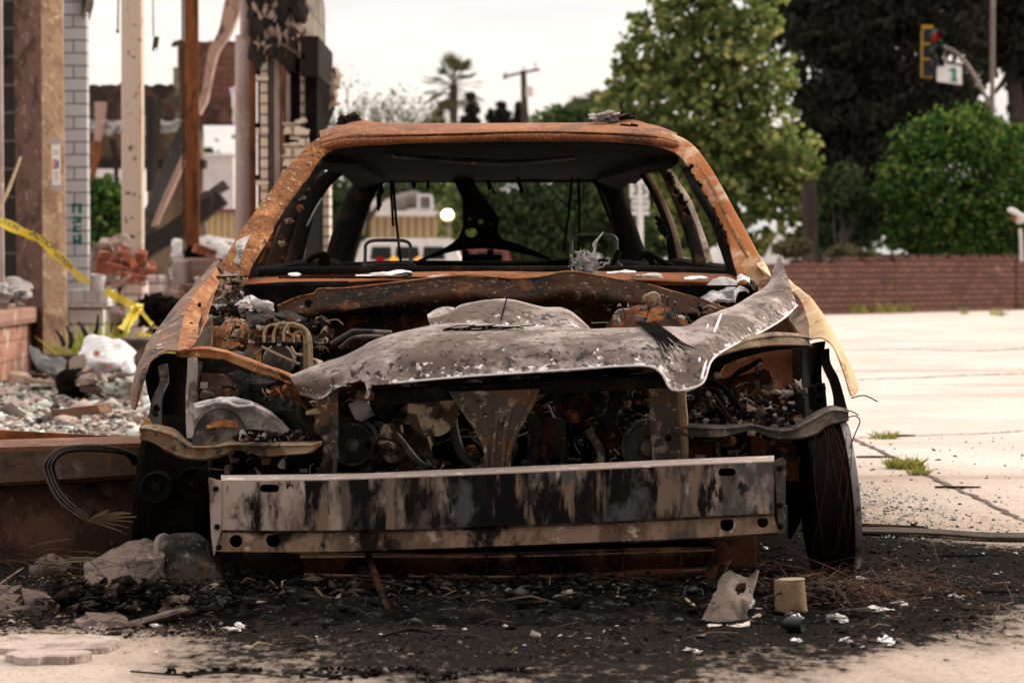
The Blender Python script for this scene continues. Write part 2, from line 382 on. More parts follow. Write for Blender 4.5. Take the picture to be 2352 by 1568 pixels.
m_ash = mat('pale_ash', (.46, .43, .42), [((.16, .14, .14), 10, .50, .62), ((.68, .66, .65), 18, .55, .66), ((.06, .05, .05), 40, .60, .68)], rough=.95, bump=((30, .7), (120, .5)))
m_ashdk = mat('dark_ash', (.025, .021, .02), [((.15, .13, .125), 14, .56, .68), (SOOT, 9, .5, .62), ((.34, .31, .30), 50, .64, .70)], rough=.95, bump=((30, .8), (120, .6)))
m_bracket = mat('heat_bleached_steel', (.15, .088, .045), [((.30, .215, .13), 7, .48, .62), ((.24, .075, .02), 9, .54, .65), ((.03, .02, .014), 14, .54, .64), ((.05, .04, .036), 5, .57, .66), ((.02, .013, .01), 60, .58, .64)], rough=.7, metal=.1, bump=((40, .25), (140, .25)), spec=.4)
m_bracket_g = mat('grey_burnt_steel', (.045, .036, .032), [((.16, .125, .10), 7, .53, .66), ((.012, .010, .0095), 10, .50, .62), ((.24, .12, .05), 14, .60, .68), ((.26, .21, .18), 50, .60, .67)], rough=.7, metal=.1, bump=((40, .2), (140, .25)), spec=.4)
m_wire = mat('grey_tube_steel', (.10, .10, .105), [((.17, .16, .16), 20, .5, .62), ((.12, .06, .03), 25, .6, .7)], rough=.5, metal=.4)
m_brake = mat('brass_brown_pipe', (.26, .19, .11), [((.12, .08, .05), 30, .5, .65)], rough=.5, metal=.3)
m_mottle = mat('mottled_burnt_steel', (.055, .042, .032), [((.27, .21, .16), 26, .52, .60), ((.10, .045, .02), 12, .5, .62), ((.32, .27, .22), 60, .60, .66), (SOOT, 10, .55, .64)], rough=.8, bump=((60, .4),))
def bumper_extra(nb, tcx, cur):
    # soot blotches and runs with their own shape: thick in the middle, thin at the left end, blue-grey scorch to the right
    sp = nb.n('ShaderNodeSeparateXYZ'); nb.l(tcx.outputs['Object'], sp.inputs[0])
    def lay(cur, c, sc, st, lo, hi, xr):
        mpx = nb.n('ShaderNodeMapping'); mpx.inputs['Scale'].default_value = st; mpx.inputs['Location'].default_value = (sc, 2.2, .3); nb.l(tcx.outputs['Object'], mpx.inputs['Vector'])
        nz = nb.n('ShaderNodeTexNoise'); nz.inputs['Scale'].default_value = sc; nz.inputs['Detail'].default_value = 10; nz.inputs['Roughness'].default_value = .62; nb.l(mpx.outputs[0], nz.inputs['Vector'])
        a = nb.n('ShaderNodeMapRange'); a.interpolation_type = 'SMOOTHSTEP'
        for k, v in zip(('From Min', 'From Max'), xr[:2]): a.inputs[k].default_value = v
        a.inputs['To Min'].default_value = 0; a.inputs['To Max'].default_value = xr[2]; nb.l(sp.outputs[0], a.inputs['Value'])
        b = nb.n('ShaderNodeMapRange'); b.interpolation_type = 'SMOOTHSTEP'
        for k, v in zip(('From Min', 'From Max'), xr[3:5]): b.inputs[k].default_value = v
        b.inputs['To Min'].default_value = 0; b.inputs['To Max'].default_value = xr[5]; nb.l(sp.outputs[0], b.inputs['Value'])
        s1 = nb.n('ShaderNodeMath', operation='ADD'); nb.l(nz.outputs['Fac'], s1.inputs[0]); nb.l(a.outputs[0], s1.inputs[1])
        s2 = nb.n('ShaderNodeMath', operation='ADD'); nb.l(s1.outputs[0], s2.inputs[0]); nb.l(b.outputs[0], s2.inputs[1])
        mx = nb.n('ShaderNodeMix', data_type='RGBA'); nb.l(ramp(nb, s2.outputs[0], lo, hi), mx.inputs[0]); nb.l(cur, mx.inputs[6]); mx.inputs[7].default_value = c4(c); return mx.outputs[2]
    cur = lay(cur, (.085, .066, .055), 11, (1, 1, .30), .50, .62, (-.6, -.35, .06, .1, .5, .05))
    cur = lay(cur, (.007, .006, .006), 10, (1.1, 1, .36),  .50, .60, (-.60, -.38, .065, .30, .50, -.10))
    cur = lay(cur, (.006, .005, .006), 4.2, (1.2, 1, .7), .55, .63, (-.50, -.25, .10, .34, .52, -.15))
    cur = lay(cur, (.010, .008, .008), 26, (1, 1, .30), .600, .63, (-.7, -.3, .03, .5, .8, 0.))
    cur = lay(cur, (.17, .115, .085), 15, (1.2, 1, .22), .56, .66, (-.7, -.3, .03, .5, .8, 0.))
    cur = lay(cur, (.065, .062, .064), 6, (1, 1, .6), .545, .64, (.22, .48, .12, .6, .7, 0.))
    return cur
m_bumper_top = mat('bumper_top', (.30, .235, .21), [((.30, .22, .18), 12, .54, .66), ((.62, .54, .52), 26, .56, .66), ((.10, .08, .07), 30, .66, .72)], rough=.6, bump=((80, .2),), spec=.2)
m_bumper_low = mat('bumper_low', (.25, .165, .115), [((.12, .075, .05), 9, .47, .60, (1, 1, .5)), ((.46, .34, .26), 22, .56, .65), ((.008, .006, .005), 7, .49, .59, (1, 1, .6)), ((.05, .05, .055), 4, .58, .68)], rough=.65, bump=((80, .15),), spec=.12)
m_bumper = mat('scorched_bumper', (.36, .285, .25), [((.17, .125, .10), 7, .42, .62, (1, 1, .5)), ((.46, .375, .34), 18, .57, .66, (1, 1, .35)), ((.18, .10, .06), 40, .57, .63, (1, 1, .5))], rough=.7, bump=((60, .12), (200, .15)), spec=.06, extra=bumper_extra)
m_tyre = mat('burnt_tread_wire', (.006, .0045, .004), [((.02, .010, .006), 12, .52, .64, (1, .2, .2)), ((.06, .05, .05), 40, .64, .7, (1, .15, .15))], rough=.85, spec=.04, bump=((60, .5),))
m_rimedge = mat('scorched_rim', (.20, .18, .18), [((.40, .37, .37), 10, .5, .62), ((.05, .04, .04), 16, .5, .62)], rough=.45, metal=.5)

m_cream = mat('cream_paint', (.60, .48, .385), [((.54, .39, .28), 3, .5, .65, (1, 1, .3)), ((.44, .22, .09), 9, .58, .66, (2, 2, .35)), ((.055, .028, .016), 9, .595, .625)], rough=.7, bump=((60, .15),))
m_col_rust = mat('column_rust', (.17, .058, .019), [((.28, .095, .027), 5, .48, .62, (1.5, 1, .3)), ((.055, .022, .011), 6, .50, .62, (1.5, 1, .35)), ((.34, .16, .07), 40, .6, .68)], rough=.85, bump=((50, .3),))
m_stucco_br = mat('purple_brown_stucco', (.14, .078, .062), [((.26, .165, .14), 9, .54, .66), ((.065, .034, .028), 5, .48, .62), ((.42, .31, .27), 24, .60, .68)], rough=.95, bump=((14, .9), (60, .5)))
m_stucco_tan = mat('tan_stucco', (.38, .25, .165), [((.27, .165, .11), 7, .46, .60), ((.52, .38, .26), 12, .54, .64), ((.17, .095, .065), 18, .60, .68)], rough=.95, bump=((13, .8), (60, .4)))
m_pink = mat('pink_grey_stucco', (.42, .33, .31), [((.30, .21, .18), 4, .48, .64, (1, 1, .4)), ((.52, .43, .41), 12, .55, .66), ((.20, .13, .11), 9, .64, .72)], rough=.95, bump=((30, .3),))
m_whitebrick = brick_mat('white_painted_brick', (.66, .65, .67), (.58, .57, .60), (.30, .29, .30), .30, .094, .008, [((.42, .40, .41), 9, .6, .72)], bumpd=.02)
m_glazed = brick_mat('cream_glazed_brick', (.58, .50, .40), (.66, .57, .47), (.28, .20, .15), .22, .085, .012, [((.20, .13, .09), 5, .58, .72)])
m_redbrick = brick_mat('dark_red_brick', (.16, .06, .042), (.22, .085, .062), (.15, .11, .09), .2, .075, .010, [((.035, .026, .023), 2.2, .52, .64), ((.46, .37, .32), 3.4, .60, .68)])
m_backbrick = brick_mat('sooty_back_brick', (.14, .085, .062), (.11, .06, .045), (.09, .06, .048), .22, .085, .010, [((.03, .022, .018), 1.1, .44, .58), ((.24, .20, .18), 2.3, .62, .72, (1, 1, 2)), ((.02, .016, .014), 3, .58, .70)])
m_backbrick_r = brick_mat('red_back_brick', (.17, .07, .055), (.12, .05, .04), (.08, .045, .038), .22, .085, .010, [((.03, .018, .015), 1.0, .47, .62), ((.16, .10, .07), 2, .58, .70)])
m_tanband = mat('scorched_tan_plaster', (.17, .12, .085), [((.09, .06, .042), 1.5, .46, .62), ((.05, .036, .03), 3, .58, .70)], rough=.95, bump=((20, .3),))
m_charblock = brick_mat('charred_block', (.028, .025, .024), (.036, .032, .03), (.11, .098, .09), .40, .20, .012, [((.12, .105, .098), 5, .62, .72), ((.008, .007, .007), 3, .55, .7)], bumpd=.03)
m_greyblock = brick_mat('grey_sooty_block', (.20, .175, .14), (.17, .15, .12), (.09, .08, .065), .40, .20, .010, [((.06, .05, .042), 3, .5, .64)])
m_lowwall = brick_mat('dusty_pink_brick', (.40, .215, .165), (.33, .175, .135), (.24, .14, .105), .42, .135, .008, [((.56, .44, .37), 4, .55, .66), ((.17, .085, .062), 7, .55, .66), ((.60, .50, .44), 22, .60, .68)], bumpd=.014)
m_soldier = brick_mat('dusty_soldier_brick', (.36, .215, .17), (.30, .175, .14), (.20, .12, .09), .085, .40, .010, [((.50, .40, .35), 5, .58, .70), ((.2, .1, .08), 9, .6, .7)], bumpd=.014)
m_roadwall = brick_mat('red_brick_wall', (.19, .075, .055), (.115, .044, .034), (.038, .025, .021), .28, .092, .018, [((.33, .19, .15), 2.2, .62, .74), ((.04, .022, .018), 1.3, .55, .70)], bumpd=.02)
m_brick = mat('loose_red_brick', (.26, .075, .042), [((.42, .27, .21), 9, .52, .64), ((.12, .035, .02), 9, .54, .66)], rough=.95, bump=((60, .4),))
m_brickdust = mat('mortar_rubble', (.46, .36, .31), [((.62, .53, .48), 6, .5, .64), ((.28, .12, .08), 5, .58, .68), ((.14, .10, .09), 10, .6, .7)], rough=.97, bump=((20, .8), (80, .5)))
m_conc = mat('broken_concrete', (.15, .105, .085), [((.055, .037, .03), 7, .46, .60), ((.29, .225, .195), 18, .58, .67), ((.016, .012, .010), 26, .55, .63)], rough=.97, bump=((30, .7), (120, .5)))
m_charwood = mat('charred_timber', (.022, .018, .017), [((.10, .07, .055), 7, .56, .68, (1, 1, .4)), ((.30, .19, .15), 9, .66, .74, (1, 1, .5))], rough=.95, bump=((24, .9),))
m_pinkwood = mat('peeled_timber', (.36, .235, .195), [((.10, .06, .05), 4, .5, .62, (1, 1, .5)), ((.50, .37, .32), 9, .58, .68)], rough=.95, bump=((20, .6),))
m_steel_dk = mat('dark_bent_steel', (.055, .042, .036), [((.13, .085, .065), 5, .52, .66), ((.02, .016, .014), 8, .55, .68)], rough=.75, bump=((40, .3),))
m_white = mat('off_white_paint', (.72, .69, .68), [((.60, .56, .55), 2, .5, .66)], rough=.8)
m_greywall = mat('pale_grey_wall', (.62, .57, .57), [((.52, .47, .47), 1.2, .5, .66)], rough=.85)
m_sign = mat('sign_white', (.78, .77, .75), [((.66, .64, .62), 6, .55, .7)], rough=.5)
m_ink = mat('black_ink', (.03, .03, .03), rough=.6)
m_teal = mat('teal_paint', (.035, .19, .17), [((.09, .30, .27), 18, .55, .68)], rough=.8)
m_redp = mat('red_print', (.55, .06, .04), rough=.7)
m_bluep = mat('blue_print', (.10, .15, .35), rough=.7)
m_greyp = mat('grey_print', (.35, .34, .34), rough=.7)
m_tape = mat('yellow_plastic_tape', (.78, .60, .05), [((.62, .46, .04), 14, .5, .65)], rough=.4, spec=.5)
m_bag = mat('white_plastic', (.62, .60, .61), [((.48, .45, .45), 7, .48, .62)], rough=.5, bump=((12, .5),))
m_paper = mat('scorched_paper', (.62, .58, .56), [((.45, .38, .33), 14, .52, .66), ((.20, .16, .14), 20, .66, .74)], rough=.95, bump=((50, .4),))
m_clay = mat('dusty_clay', (.155, .10, .058), [((.09, .056, .033), 9, .5, .64), ((.23, .16, .10), 30, .58, .68)], rough=.9, bump=((80, .25),))
m_glasspc = mat('sooty_green_glass', (.006, .009, .008), [((.035, .038, .036), 10, .6, .7)], rough=.35, spec=.3)
m_yellow = mat('signal_yellow', (.42, .22, .015), rough=.5)
m_dkhouse = mat('signal_black', (.012, .014, .016), rough=.45)
m_pole = mat('galvanised_pole', (.17, .135, .12), [((.24, .20, .18), 2, .5, .65)], rough=.5, metal=.3)
m_bark = mat('bark', (.045, .033, .028), [((.09, .07, .06), 8, .52, .66, (1, 1, .3))], rough=.95, bump=((16, .7),))
m_drywood = mat('dry_leaf', (.34, .25, .15), [((.20, .13, .075), 14, .48, .64), ((.46, .37, .24), 30, .58, .68)], rough=.7)
m_needle = mat('rusty_needles', (.05, .018, .008), [((.17, .07, .028), 20, .54, .66)], rough=.8)
m_strap = mat('dirty_strap', (.06, .042, .033), [((.03, .02, .016), 7, .5, .65), ((.13, .10, .08), 30, .60, .70)], rough=.9, bump=((60, .3),))
m_wood = mat('brown_board', (.20, .105, .065), [((.12, .06, .04), 9, .5, .65, (.3, 1, 1))], rough=.85, bump=((30, .3),))
m_insul = mat('torn_insulation', (.40, .29, .245), [((.20, .115, .085), 5, .46, .60), ((.12, .08, .07), 8, .62, .7)], rough=.97, bump=((20, .9),))
m_red = emit_mat('red_lamp', (1, .02, .02), .16)
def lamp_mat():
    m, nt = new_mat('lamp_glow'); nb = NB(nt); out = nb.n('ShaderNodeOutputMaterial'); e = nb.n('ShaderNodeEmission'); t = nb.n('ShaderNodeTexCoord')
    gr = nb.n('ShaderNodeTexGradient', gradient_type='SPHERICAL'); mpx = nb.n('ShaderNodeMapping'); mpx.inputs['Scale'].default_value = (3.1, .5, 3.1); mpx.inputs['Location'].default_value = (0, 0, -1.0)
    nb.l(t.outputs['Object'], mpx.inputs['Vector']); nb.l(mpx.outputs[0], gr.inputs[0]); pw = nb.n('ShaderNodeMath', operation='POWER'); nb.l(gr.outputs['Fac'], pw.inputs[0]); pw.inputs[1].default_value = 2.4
    ml = nb.n('ShaderNodeMath', operation='MULTIPLY'); nb.l(pw.outputs[0], ml.inputs[0]); ml.inputs[1].default_value = 26.; nb.l(ml.outputs[0], e.inputs['Strength'])  # emission fades outward, putting a soft halo into the lamp face
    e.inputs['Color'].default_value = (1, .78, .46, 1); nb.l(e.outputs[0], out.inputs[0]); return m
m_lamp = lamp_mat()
m_amber = emit_mat('amber_lamp', (1, .45, .05), .7)

# ------------------------------------------------------------------ ground
def ground_mat():
    m, nt = new_mat('pale_concrete'); nb = NB(nt)
    out = nb.n('ShaderNodeOutputMaterial'); bs = nb.n('ShaderNodeBsdfPrincipled', Roughness=.9); nb.l(bs.outputs[0], out.inputs[0]); bs.inputs['Specular IOR Level'].default_value = .0; bs.inputs['Roughness'].default_value = 1.
    t = nb.n('ShaderNodeTexCoord'); O = t.outputs['Object']; sp = nb.n('ShaderNodeSeparateXYZ'); nb.l(O, sp.inputs[0])
    def nzz(sc, det=8, rgh=.6, st=(1, 1, 1)):
        mpx = nb.n('ShaderNodeMapping'); mpx.inputs['Scale'].default_value = st; nb.l(O, mpx.inputs['Vector'])
        n = nb.n('ShaderNodeTexNoise'); n.inputs['Scale'].default_value = sc; n.inputs['Detail'].default_value = det; n.inputs['Roughness'].default_value = rgh; nb.l(mpx.outputs[0], n.inputs['Vector']); return n.outputs['Fac']
    def mix(f, a, c):
        x = nb.n('ShaderNodeMix', data_type='RGBA'); nb.l(f, x.inputs[0])
        if isinstance(a, tuple): x.inputs[6].default_value = c4(a)
        else: nb.l(a, x.inputs[6])
        x.inputs[7].default_value = c4(c); return x.outputs[2]
    cur = mix(ramp(nb, nzz(.9), .4, .62), (.55, .485, .44), (.63, .57, .53))
    cur = mix(ramp(nb, nzz(46, 6, .7), .52, .66), cur, (.33, .25, .21))
    cur = mix(ramp(nb, nzz(150, 4, .6), .58, .66), cur, (.22, .165, .14))
    cur = mix(ramp(nb, nzz(.55, 6, .6, (.25, 1.6, 1)), .56, .70), cur, (.41, .33, .285))
    cur = mix(ramp(nb, nzz(1.7, 8, .7, (1, .6, 1)), .58, .72), cur, (.40, .315, .265))
    cur = mix(ramp(nb, nzz(8, 6, .6), .66, .74), cur, (.30, .225, .19))
    def md(op, a, b=None):
        n = nb.n('ShaderNodeMath', operation=op)
        for i, q in enumerate((a, b)):
            if q is None: continue
            if isinstance(q, (int, float)): n.inputs[i].default_value = q
            else: nb.l(q, n.inputs[i])
        return n.outputs[0]
    # scorch mark left by the fire: a ragged oval under and around the car
    def oval(cx, cy, rx, ry):
        a = md('DIVIDE', md('SUBTRACT', sp.outputs[0], cx), rx); b = md('DIVIDE', md('SUBTRACT', sp.outputs[1], cy), ry)
        return md('SQRT', md('ADD', md('MULTIPLY', a, a), md('MULTIPLY', b, b)))
    e = md('MINIMUM', md('MINIMUM', md('MINIMUM', oval(.02, 7.0, .98, 2.60), oval(.92, 6.22, .58, .74)), oval(.13, 5.75, 1.08, 1.0)), oval(-1.0, 5.85, .72, .62))
    rag = md('MULTIPLY', md('SUBTRACT', nzz(3.4, 10, .72, (1.25, .8, 1)), .5), .75)
    e2 = md('ADD', e, rag)
    halo = nb.n('ShaderNodeMapRange'); halo.interpolation_type = 'SMOOTHSTEP'
    for k, v in (('From Min', .92), ('From Max', 1.30), ('To Min', 1.), ('To Max', 0.)): halo.inputs[k].default_value = v
    nb.l(e2, halo.inputs['Value'])
    dust = nb.n('ShaderNodeMapRange'); dust.interpolation_type = 'SMOOTHSTEP'
    for k, v in (('From Min', 1.0), ('From Max', 2.1), ('To Min', .62), ('To Max', 0.)): dust.inputs[k].default_value = v
    nb.l(md('ADD', e, md('MULTIPLY', rag, .6)), dust.inputs['Value']); cur = mix(dust.outputs[0], cur, (.27, .19, .135))
    cur = mix(md('MULTIPLY', halo.outputs[0], .72), cur, (.085, .065, .055))
    core = nb.n('ShaderNodeMapRange'); core.interpolation_type = 'SMOOTHSTEP'
    for k, v in (('From Min', .92), ('From Max', 1.12), ('To Min', 1.), ('To Max', 0.)): core.inputs[k].default_value = v
    nb.l(md('ADD', e2, md('MULTIPLY', md('SUBTRACT', nzz(26, 8, .72, (1.3, .7, 1)), .5), .95)), core.inputs['Value'])
    cur = mix(md('MULTIPLY', core.outputs[0], .96), cur, (.0095, .0086, .0083))
    cur = mix(md('MULTIPLY', md('MULTIPLY', core.outputs[0], ramp(nb, nzz(7, 9, .7, (1.3, .8, 1)), .55, .68)), .8), cur, (.028, .0245, .0225))
    cur = mix(md('MULTIPLY', md('MULTIPLY', core.outputs[0], ramp(nb, nzz(60, 6, .7), .60, .66)), .7), cur, (.07, .063, .059))
    nb.l(cur, bs.inputs['Base Color'])
    b1 = nb.n('ShaderNodeBump'); b1.inputs['Strength'].default_value = .5; b1.inputs['Distance'].default_value = .006; nb.l(nzz(120, 5, .65), b1.inputs['Height'])
    b2 = nb.n('ShaderNodeBump'); b2.inputs['Strength'].default_value = .35; b2.inputs['Distance'].default_value = .02; nb.l(nzz(14, 6, .6), b2.inputs['Height']); nb.l(b1.outputs[0], b2.inputs['Normal'])
    nb.l(b2.outputs[0], bs.inputs['Normal'])
    return m
g = MB(); g.add([(-900, -60, 0), (900, -60, 0), (900, 1500, 0), (-900, 1500, 0)], [(0, 1, 2, 3)])
tag(g.build('ground', ground_mat(), smooth=False, origin=(0, 0, 0)), kind='structure')

m_joint = mat('joint_dirt', (.10, .07, .055), [((.17, .12, .09), 30, .5, .6)], rough=1)
def joint(pts, w, name='pavement_joint'):
    b = MB(); rnd = random.Random(len(pts) + int(pts[0][0])); q = [Vector(p) for p in cr([tuple(G(*p)) for p in pts], 60)]
    V = []; Fc = []
    for i, p in enumerate(q):
        d = (q[min(i + 1, 59)] - q[max(i - 1, 0)]).normalized(); s_ = Vector((-d.y, d.x, 0)); ww = w * rnd.uniform(.5, 1.3); p = p + s_ * rnd.uniform(-.4, .4) * w
        V += [p + s_ * ww / 2 + Vector((0, 0, .004)), p - s_ * ww / 2 + Vector((0, 0, .004))]
        if i: Fc.append((2 * i - 2, 2 * i - 1, 2 * i + 1, 2 * i))
    b.add(V, Fc); tag(b.build(name, m_joint, smooth=False), kind='structure')
joint([(1900, 985), (1990, 1022), (2100, 1078), (2230, 1138), (2360, 1200)], .022)
joint([(1960, 1006), (2100, 1001), (2250, 996), (2370, 989)], .022, 'pavement_joint')
joint([(1960, 872), (2100, 868), (2200, 863), (2370, 857)], .05, 'pavement_crack')
joint([(1930, 804), (2100, 802), (2230, 806), (2370, 800)], .07, 'pavement_crack')

# ------------------------------------------------------------------ scatter helpers (numpy)
RNG = np.random.default_rng(7)
def chips(pos, size, flat=.25, rng=RNG):
    """irregular six-cornered chips"""
    n = len(pos); base = np.array([(1, 0, 0), (-1, 0, 0), (0, 1, 0), (0, -1, 0), (0, 0, 1), (0, 0, -1)], float)
    V = base[None] * rng.uniform(.5, 1.2, (n, 6, 1)); V[..., 2] *= flat
    V[..., 0] *= rng.uniform(.5, 1.6, (n, 1))
    a = rng.uniform(0, 6.28, n); ca, sa = np.cos(a), np.sin(a)
    tx = rng.normal(0, .35, n); ct, st = np.cos(tx), np.sin(tx)
    y = V[..., 1] * ct[:, None] - V[..., 2] * st[:, None]; z = V[..., 1] * st[:, None] + V[..., 2] * ct[:, None]; x = V[..., 0]
    V = np.stack([x * ca[:, None] - y * sa[:, None], x * sa[:, None] + y * ca[:, None], z], -1) * size[:, None, None] + pos[:, None]
    T = np.array([(0, 2, 4), (2, 1, 4), (1, 3, 4), (3, 0, 4), (2, 0, 5), (1, 2, 5), (3, 1, 5), (0, 3, 5)])
    return V.reshape(-1, 3), (T[None] + (np.arange(n) * 6)[:, None, None]).reshape(-1, 3)
def leaves(cen, size, asp=.55, droop=.25, rng=RNG, up=.4):
    n = len(cen); d = rng.normal(0, 1, (n, 3)); d[:, 2] -= droop; d /= np.linalg.norm(d, axis=1, keepdims=True)
    nn = rng.normal(0, 1, (n, 3)); nn[:, 2] += up; s = np.cross(d, nn); s /= np.maximum(np.linalg.norm(s, axis=1, keepdims=True), 1e-6)
    m_ = np.cross(s, d); sz = size[:, None]
    b0 = cen - d * sz * .5; t = cen + d * sz * .5; w = sz * asp * .5
    l_ = cen + s * w + m_ * sz * .12; r_ = cen - s * w + m_ * sz * .12
    V = np.stack([b0, l_, t, r_], 1).reshape(-1, 3); return V, np.arange(n * 4).reshape(-1, 4)
def blob_points(rng, blobs, Y, n, clump=.16, shell=.55, clumps=60, dy=1.0):
    """points in leaf clumps through a union of crown lobes given as (u, v, ru, rv[, Y])"""
    pts = []; area = np.array([b[2] * b[3] for b in blobs], float); area /= area.sum(); cl = []
    for b, a in zip(blobs, area):
        yy = b[4] if len(b) > 4 else Y; c = np.array(P(b[0], b[1], yy)); rx, rz = b[2] / F * yy, b[3] / F * yy; ry = (rx + rz) / 2 * dy
        k = max(6, int(clumps * a * len(blobs) ** .5)); m = max(1, int(n * a / k))
        for _ in range(k):
            d = rng.normal(0, 1, 3); d /= np.linalg.norm(d); q = c + d * np.array([rx, ry, rz]) * (rng.uniform(shell, 1.0)) 
            cs = clump * min(rx, rz) * rng.uniform(.6, 1.5); cl.append((c, q))
            g_ = rng.normal(0, 1, (m, 3)); g_ *= np.minimum(1, 1.6 / np.maximum(np.linalg.norm(g_, axis=1, keepdims=True), 1e-6))
            pts.append(q + g_ * cs * np.array([1.15, 1.15, .75]))
    return np.concatenate(pts), cl
def tree(name, label, cat, foot, trunk_r, blobs, Y, n, leaf, lmat, clump=.2, shell=.5, clumps=80, asp=.55, droop=.25, seed=1, group=None, limbs=26, tmat=None, top=None, part='crown', up=.4, dy=1.0, lean=0):
    rng = np.random.default_rng(seed); rnd = random.Random(seed)
    foot = Vector(foot); T = thing(name, label, cat, foot, group)
    pts, cl = blob_points(rng, blobs, Y, n, clump, shell, clumps, dy)
    pts = pts[pts[:, 2] > .05]
    V, Q = leaves(pts, leaf * rng.uniform(.6, 1.4, len(pts)), asp, droop, rng, up)
    raw_mesh(part, V, Q, lmat, T)
    tb = MB(); hi = Vector(top) if top else Vector(pts.mean(0)); hi.z = max(hi.z, foot.z + .6)
    spine = [foot.lerp(hi, t) + Vector((math.sin(t * 4 + seed) * .06, 0, 0)) * (hi - foot).length * .3 for t in np.linspace(0, 1, 10)]
    tb.tube(spine, [trunk_r * 1.25, trunk_r, trunk_r * .8, trunk_r * .4], 10)
    rnd.shuffle(cl)
    for c, q in cl[:limbs]:
        a = spine[rnd.randint(4, 9)]; c = Vector(c); q = Vector(q); mid = a.lerp(q, .5) + Vector((0, 0, -.06 * (q - a).length))
        tb.tube([Vector(x) for x in cr([tuple(a), tuple(mid), tuple(q)], 8)], [trunk_r * .35, trunk_r * .18, trunk_r * .06], 6)
    tb.build('trunk', tmat or m_bark, T)
    return T
# ------------------------------------------------------------------ buildings and ruins on the left
def simple(name, mb, m, label, cat, group=None, kind=None, **kw):
    return tag(mb.build(name, m, **kw), label, cat, group, kind)

# pale stucco edge and charred block wall at the frame's left
simple('stucco_wall', MB().pbox(-90, 10, -260, 900, 16.2, .03), m_pink, 'pale grey stucco wall end at the far left edge of the photo', 'wall', smooth=False)
simple('charred_block_wall', MB().pbox(2, 56, -260, 900, 17.3, .6), m_charblock, 'charred black block wall with dripping mortar left of the stucco pillar', 'wall', smooth=False)
simple('leaning_lath', MB().tube([P(-6, 492, 15.6), P(22, 430, 15.7), P(47, 362, 15.9)], [.012, .014, .009], 6), m_drywood, 'thin splintered lath leaning on the charred block wall', 'lath')

pb = P(96, 872, 17.0)
sp_ = thing('stucco_pillar', 'rough stucco pillar with a purple brown side and a tan side', 'pillar', (pb.x, 17.0, 0))
b = MB()
a0, a1 = P(43, 700, 17.25), P(98, 700, 16.95)
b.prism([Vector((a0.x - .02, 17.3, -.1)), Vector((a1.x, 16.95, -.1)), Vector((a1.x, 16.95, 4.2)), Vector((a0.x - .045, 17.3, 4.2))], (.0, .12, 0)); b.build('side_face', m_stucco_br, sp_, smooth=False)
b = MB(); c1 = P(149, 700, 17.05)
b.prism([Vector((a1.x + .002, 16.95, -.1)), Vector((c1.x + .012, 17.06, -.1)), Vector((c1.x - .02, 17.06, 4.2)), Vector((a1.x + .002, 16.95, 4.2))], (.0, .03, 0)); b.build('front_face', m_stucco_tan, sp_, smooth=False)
nt_ = MB().prism([P(118, 330, 16.92), P(138, 326, 16.92), P(139, 425, 16.92), P(121, 431, 16.92)], (0, .004, 0)).build('paper_notice', m_sign, None, smooth=False)
tag(nt_, 'white paper notice taped to the tan face of the stucco pillar', 'notice')
for (u0, u1, v0, v1, m_) in ((122, 128, 366, 388, m_redp), (129.5, 135, 368, 386, m_bluep), (122, 134, 345, 347.5, m_greyp), (122, 134, 352, 354, m_greyp), (123, 135, 396, 398, m_greyp), (123, 134, 403, 405, m_greyp), (124, 134, 411, 413, m_greyp)):
    MB().pbox(u0, u1, v0, v1, 16.912, .004).build('printed_mark', m_, nt_, smooth=False)
MB().pbox(123.7, 126.5, 372, 375, 16.909, .002).build('printed_mark', m_sign, nt_, smooth=False)
MB().pbox(123.7, 126.5, 379, 382, 16.909, .002).build('printed_mark', m_sign, nt_, smooth=False)
for v0, v1, du in ((319, 331, -1), (425, 436, 1)):
    MB().pbox(116 + du, 141 + du, v0, v1, 16.914, .003).build('tape_strip', m_greyp, nt_, smooth=False)

wb = P(172, 700, 18.0)
wp = thing('white_brick_pillar', 'white painted brick pillar with teal lettering and a low capped base', 'pillar', (wb.x, 18.0, 0))
b = MB(); q0, q1 = P(147, 300, 18.0), P(200, 300, 18.0)
b.box(((q0.x + q1.x) / 2, 18.05, 2.2), (q1.x - q0.x, .1, 4.6)); b.build('shaft', m_whitebrick, wp, smooth=False)
b = MB(); q0, q1 = P(158, 700, 17.75), P(236, 700, 17.75)
b.box(((q0.x + q1.x) / 2, 17.92, .28), (q1.x - q0.x, .34, .56)); b.build('base', brick_mat('grey_base_brick', (.60, .57, .57), (.52, .49, .49), (.20, .18, .18), .30, .115, .010, [((.36, .31, .30), 8, .58, .7)], bumpd=.03), wp, smooth=False, bevel=.008)
b = MB(); q0, q1 = P(155, 700, 17.7), P(250, 700, 17.7); zt = P(0, 668, 17.7).z
b.box(((q0.x + q1.x) / 2, 17.90, zt - .05), (q1.x - q0.x, .46, .125)); b.build('cap', brick_mat('cap_brick', (.68, .66, .67), (.60, .58, .59), (.42, .40, .40), .10, .5, .006, [((.5, .46, .45), 9, .6, .72)]), wp, smooth=False, bevel=.01)
tl = MB()
for k, (v0, v1) in enumerate(((468, 490), (497, 512), (519, 533), (538, 562))):
    for (u0, u1, w0, w1) in ([(166, 188, 0, .3), (166, 172, 0, 1), (180, 188, .2, 1)], [(166, 187, 0, .28), (176, 187, .2, 1), (166, 176, .72, 1)], [(168, 187, 0, .3), (168, 175, .2, 1), (168, 187, .72, 1)], [(179, 188, 0, 1), (168, 179, .55, .85), (168, 174, .1, .8)])[k]:
        tl.pbox(u0, u1, v0 + (v1 - v0) * w0, v0 + (v1 - v0) * w1, 17.996, .004)
tl.build('lettering', m_teal, wp, smooth=False)
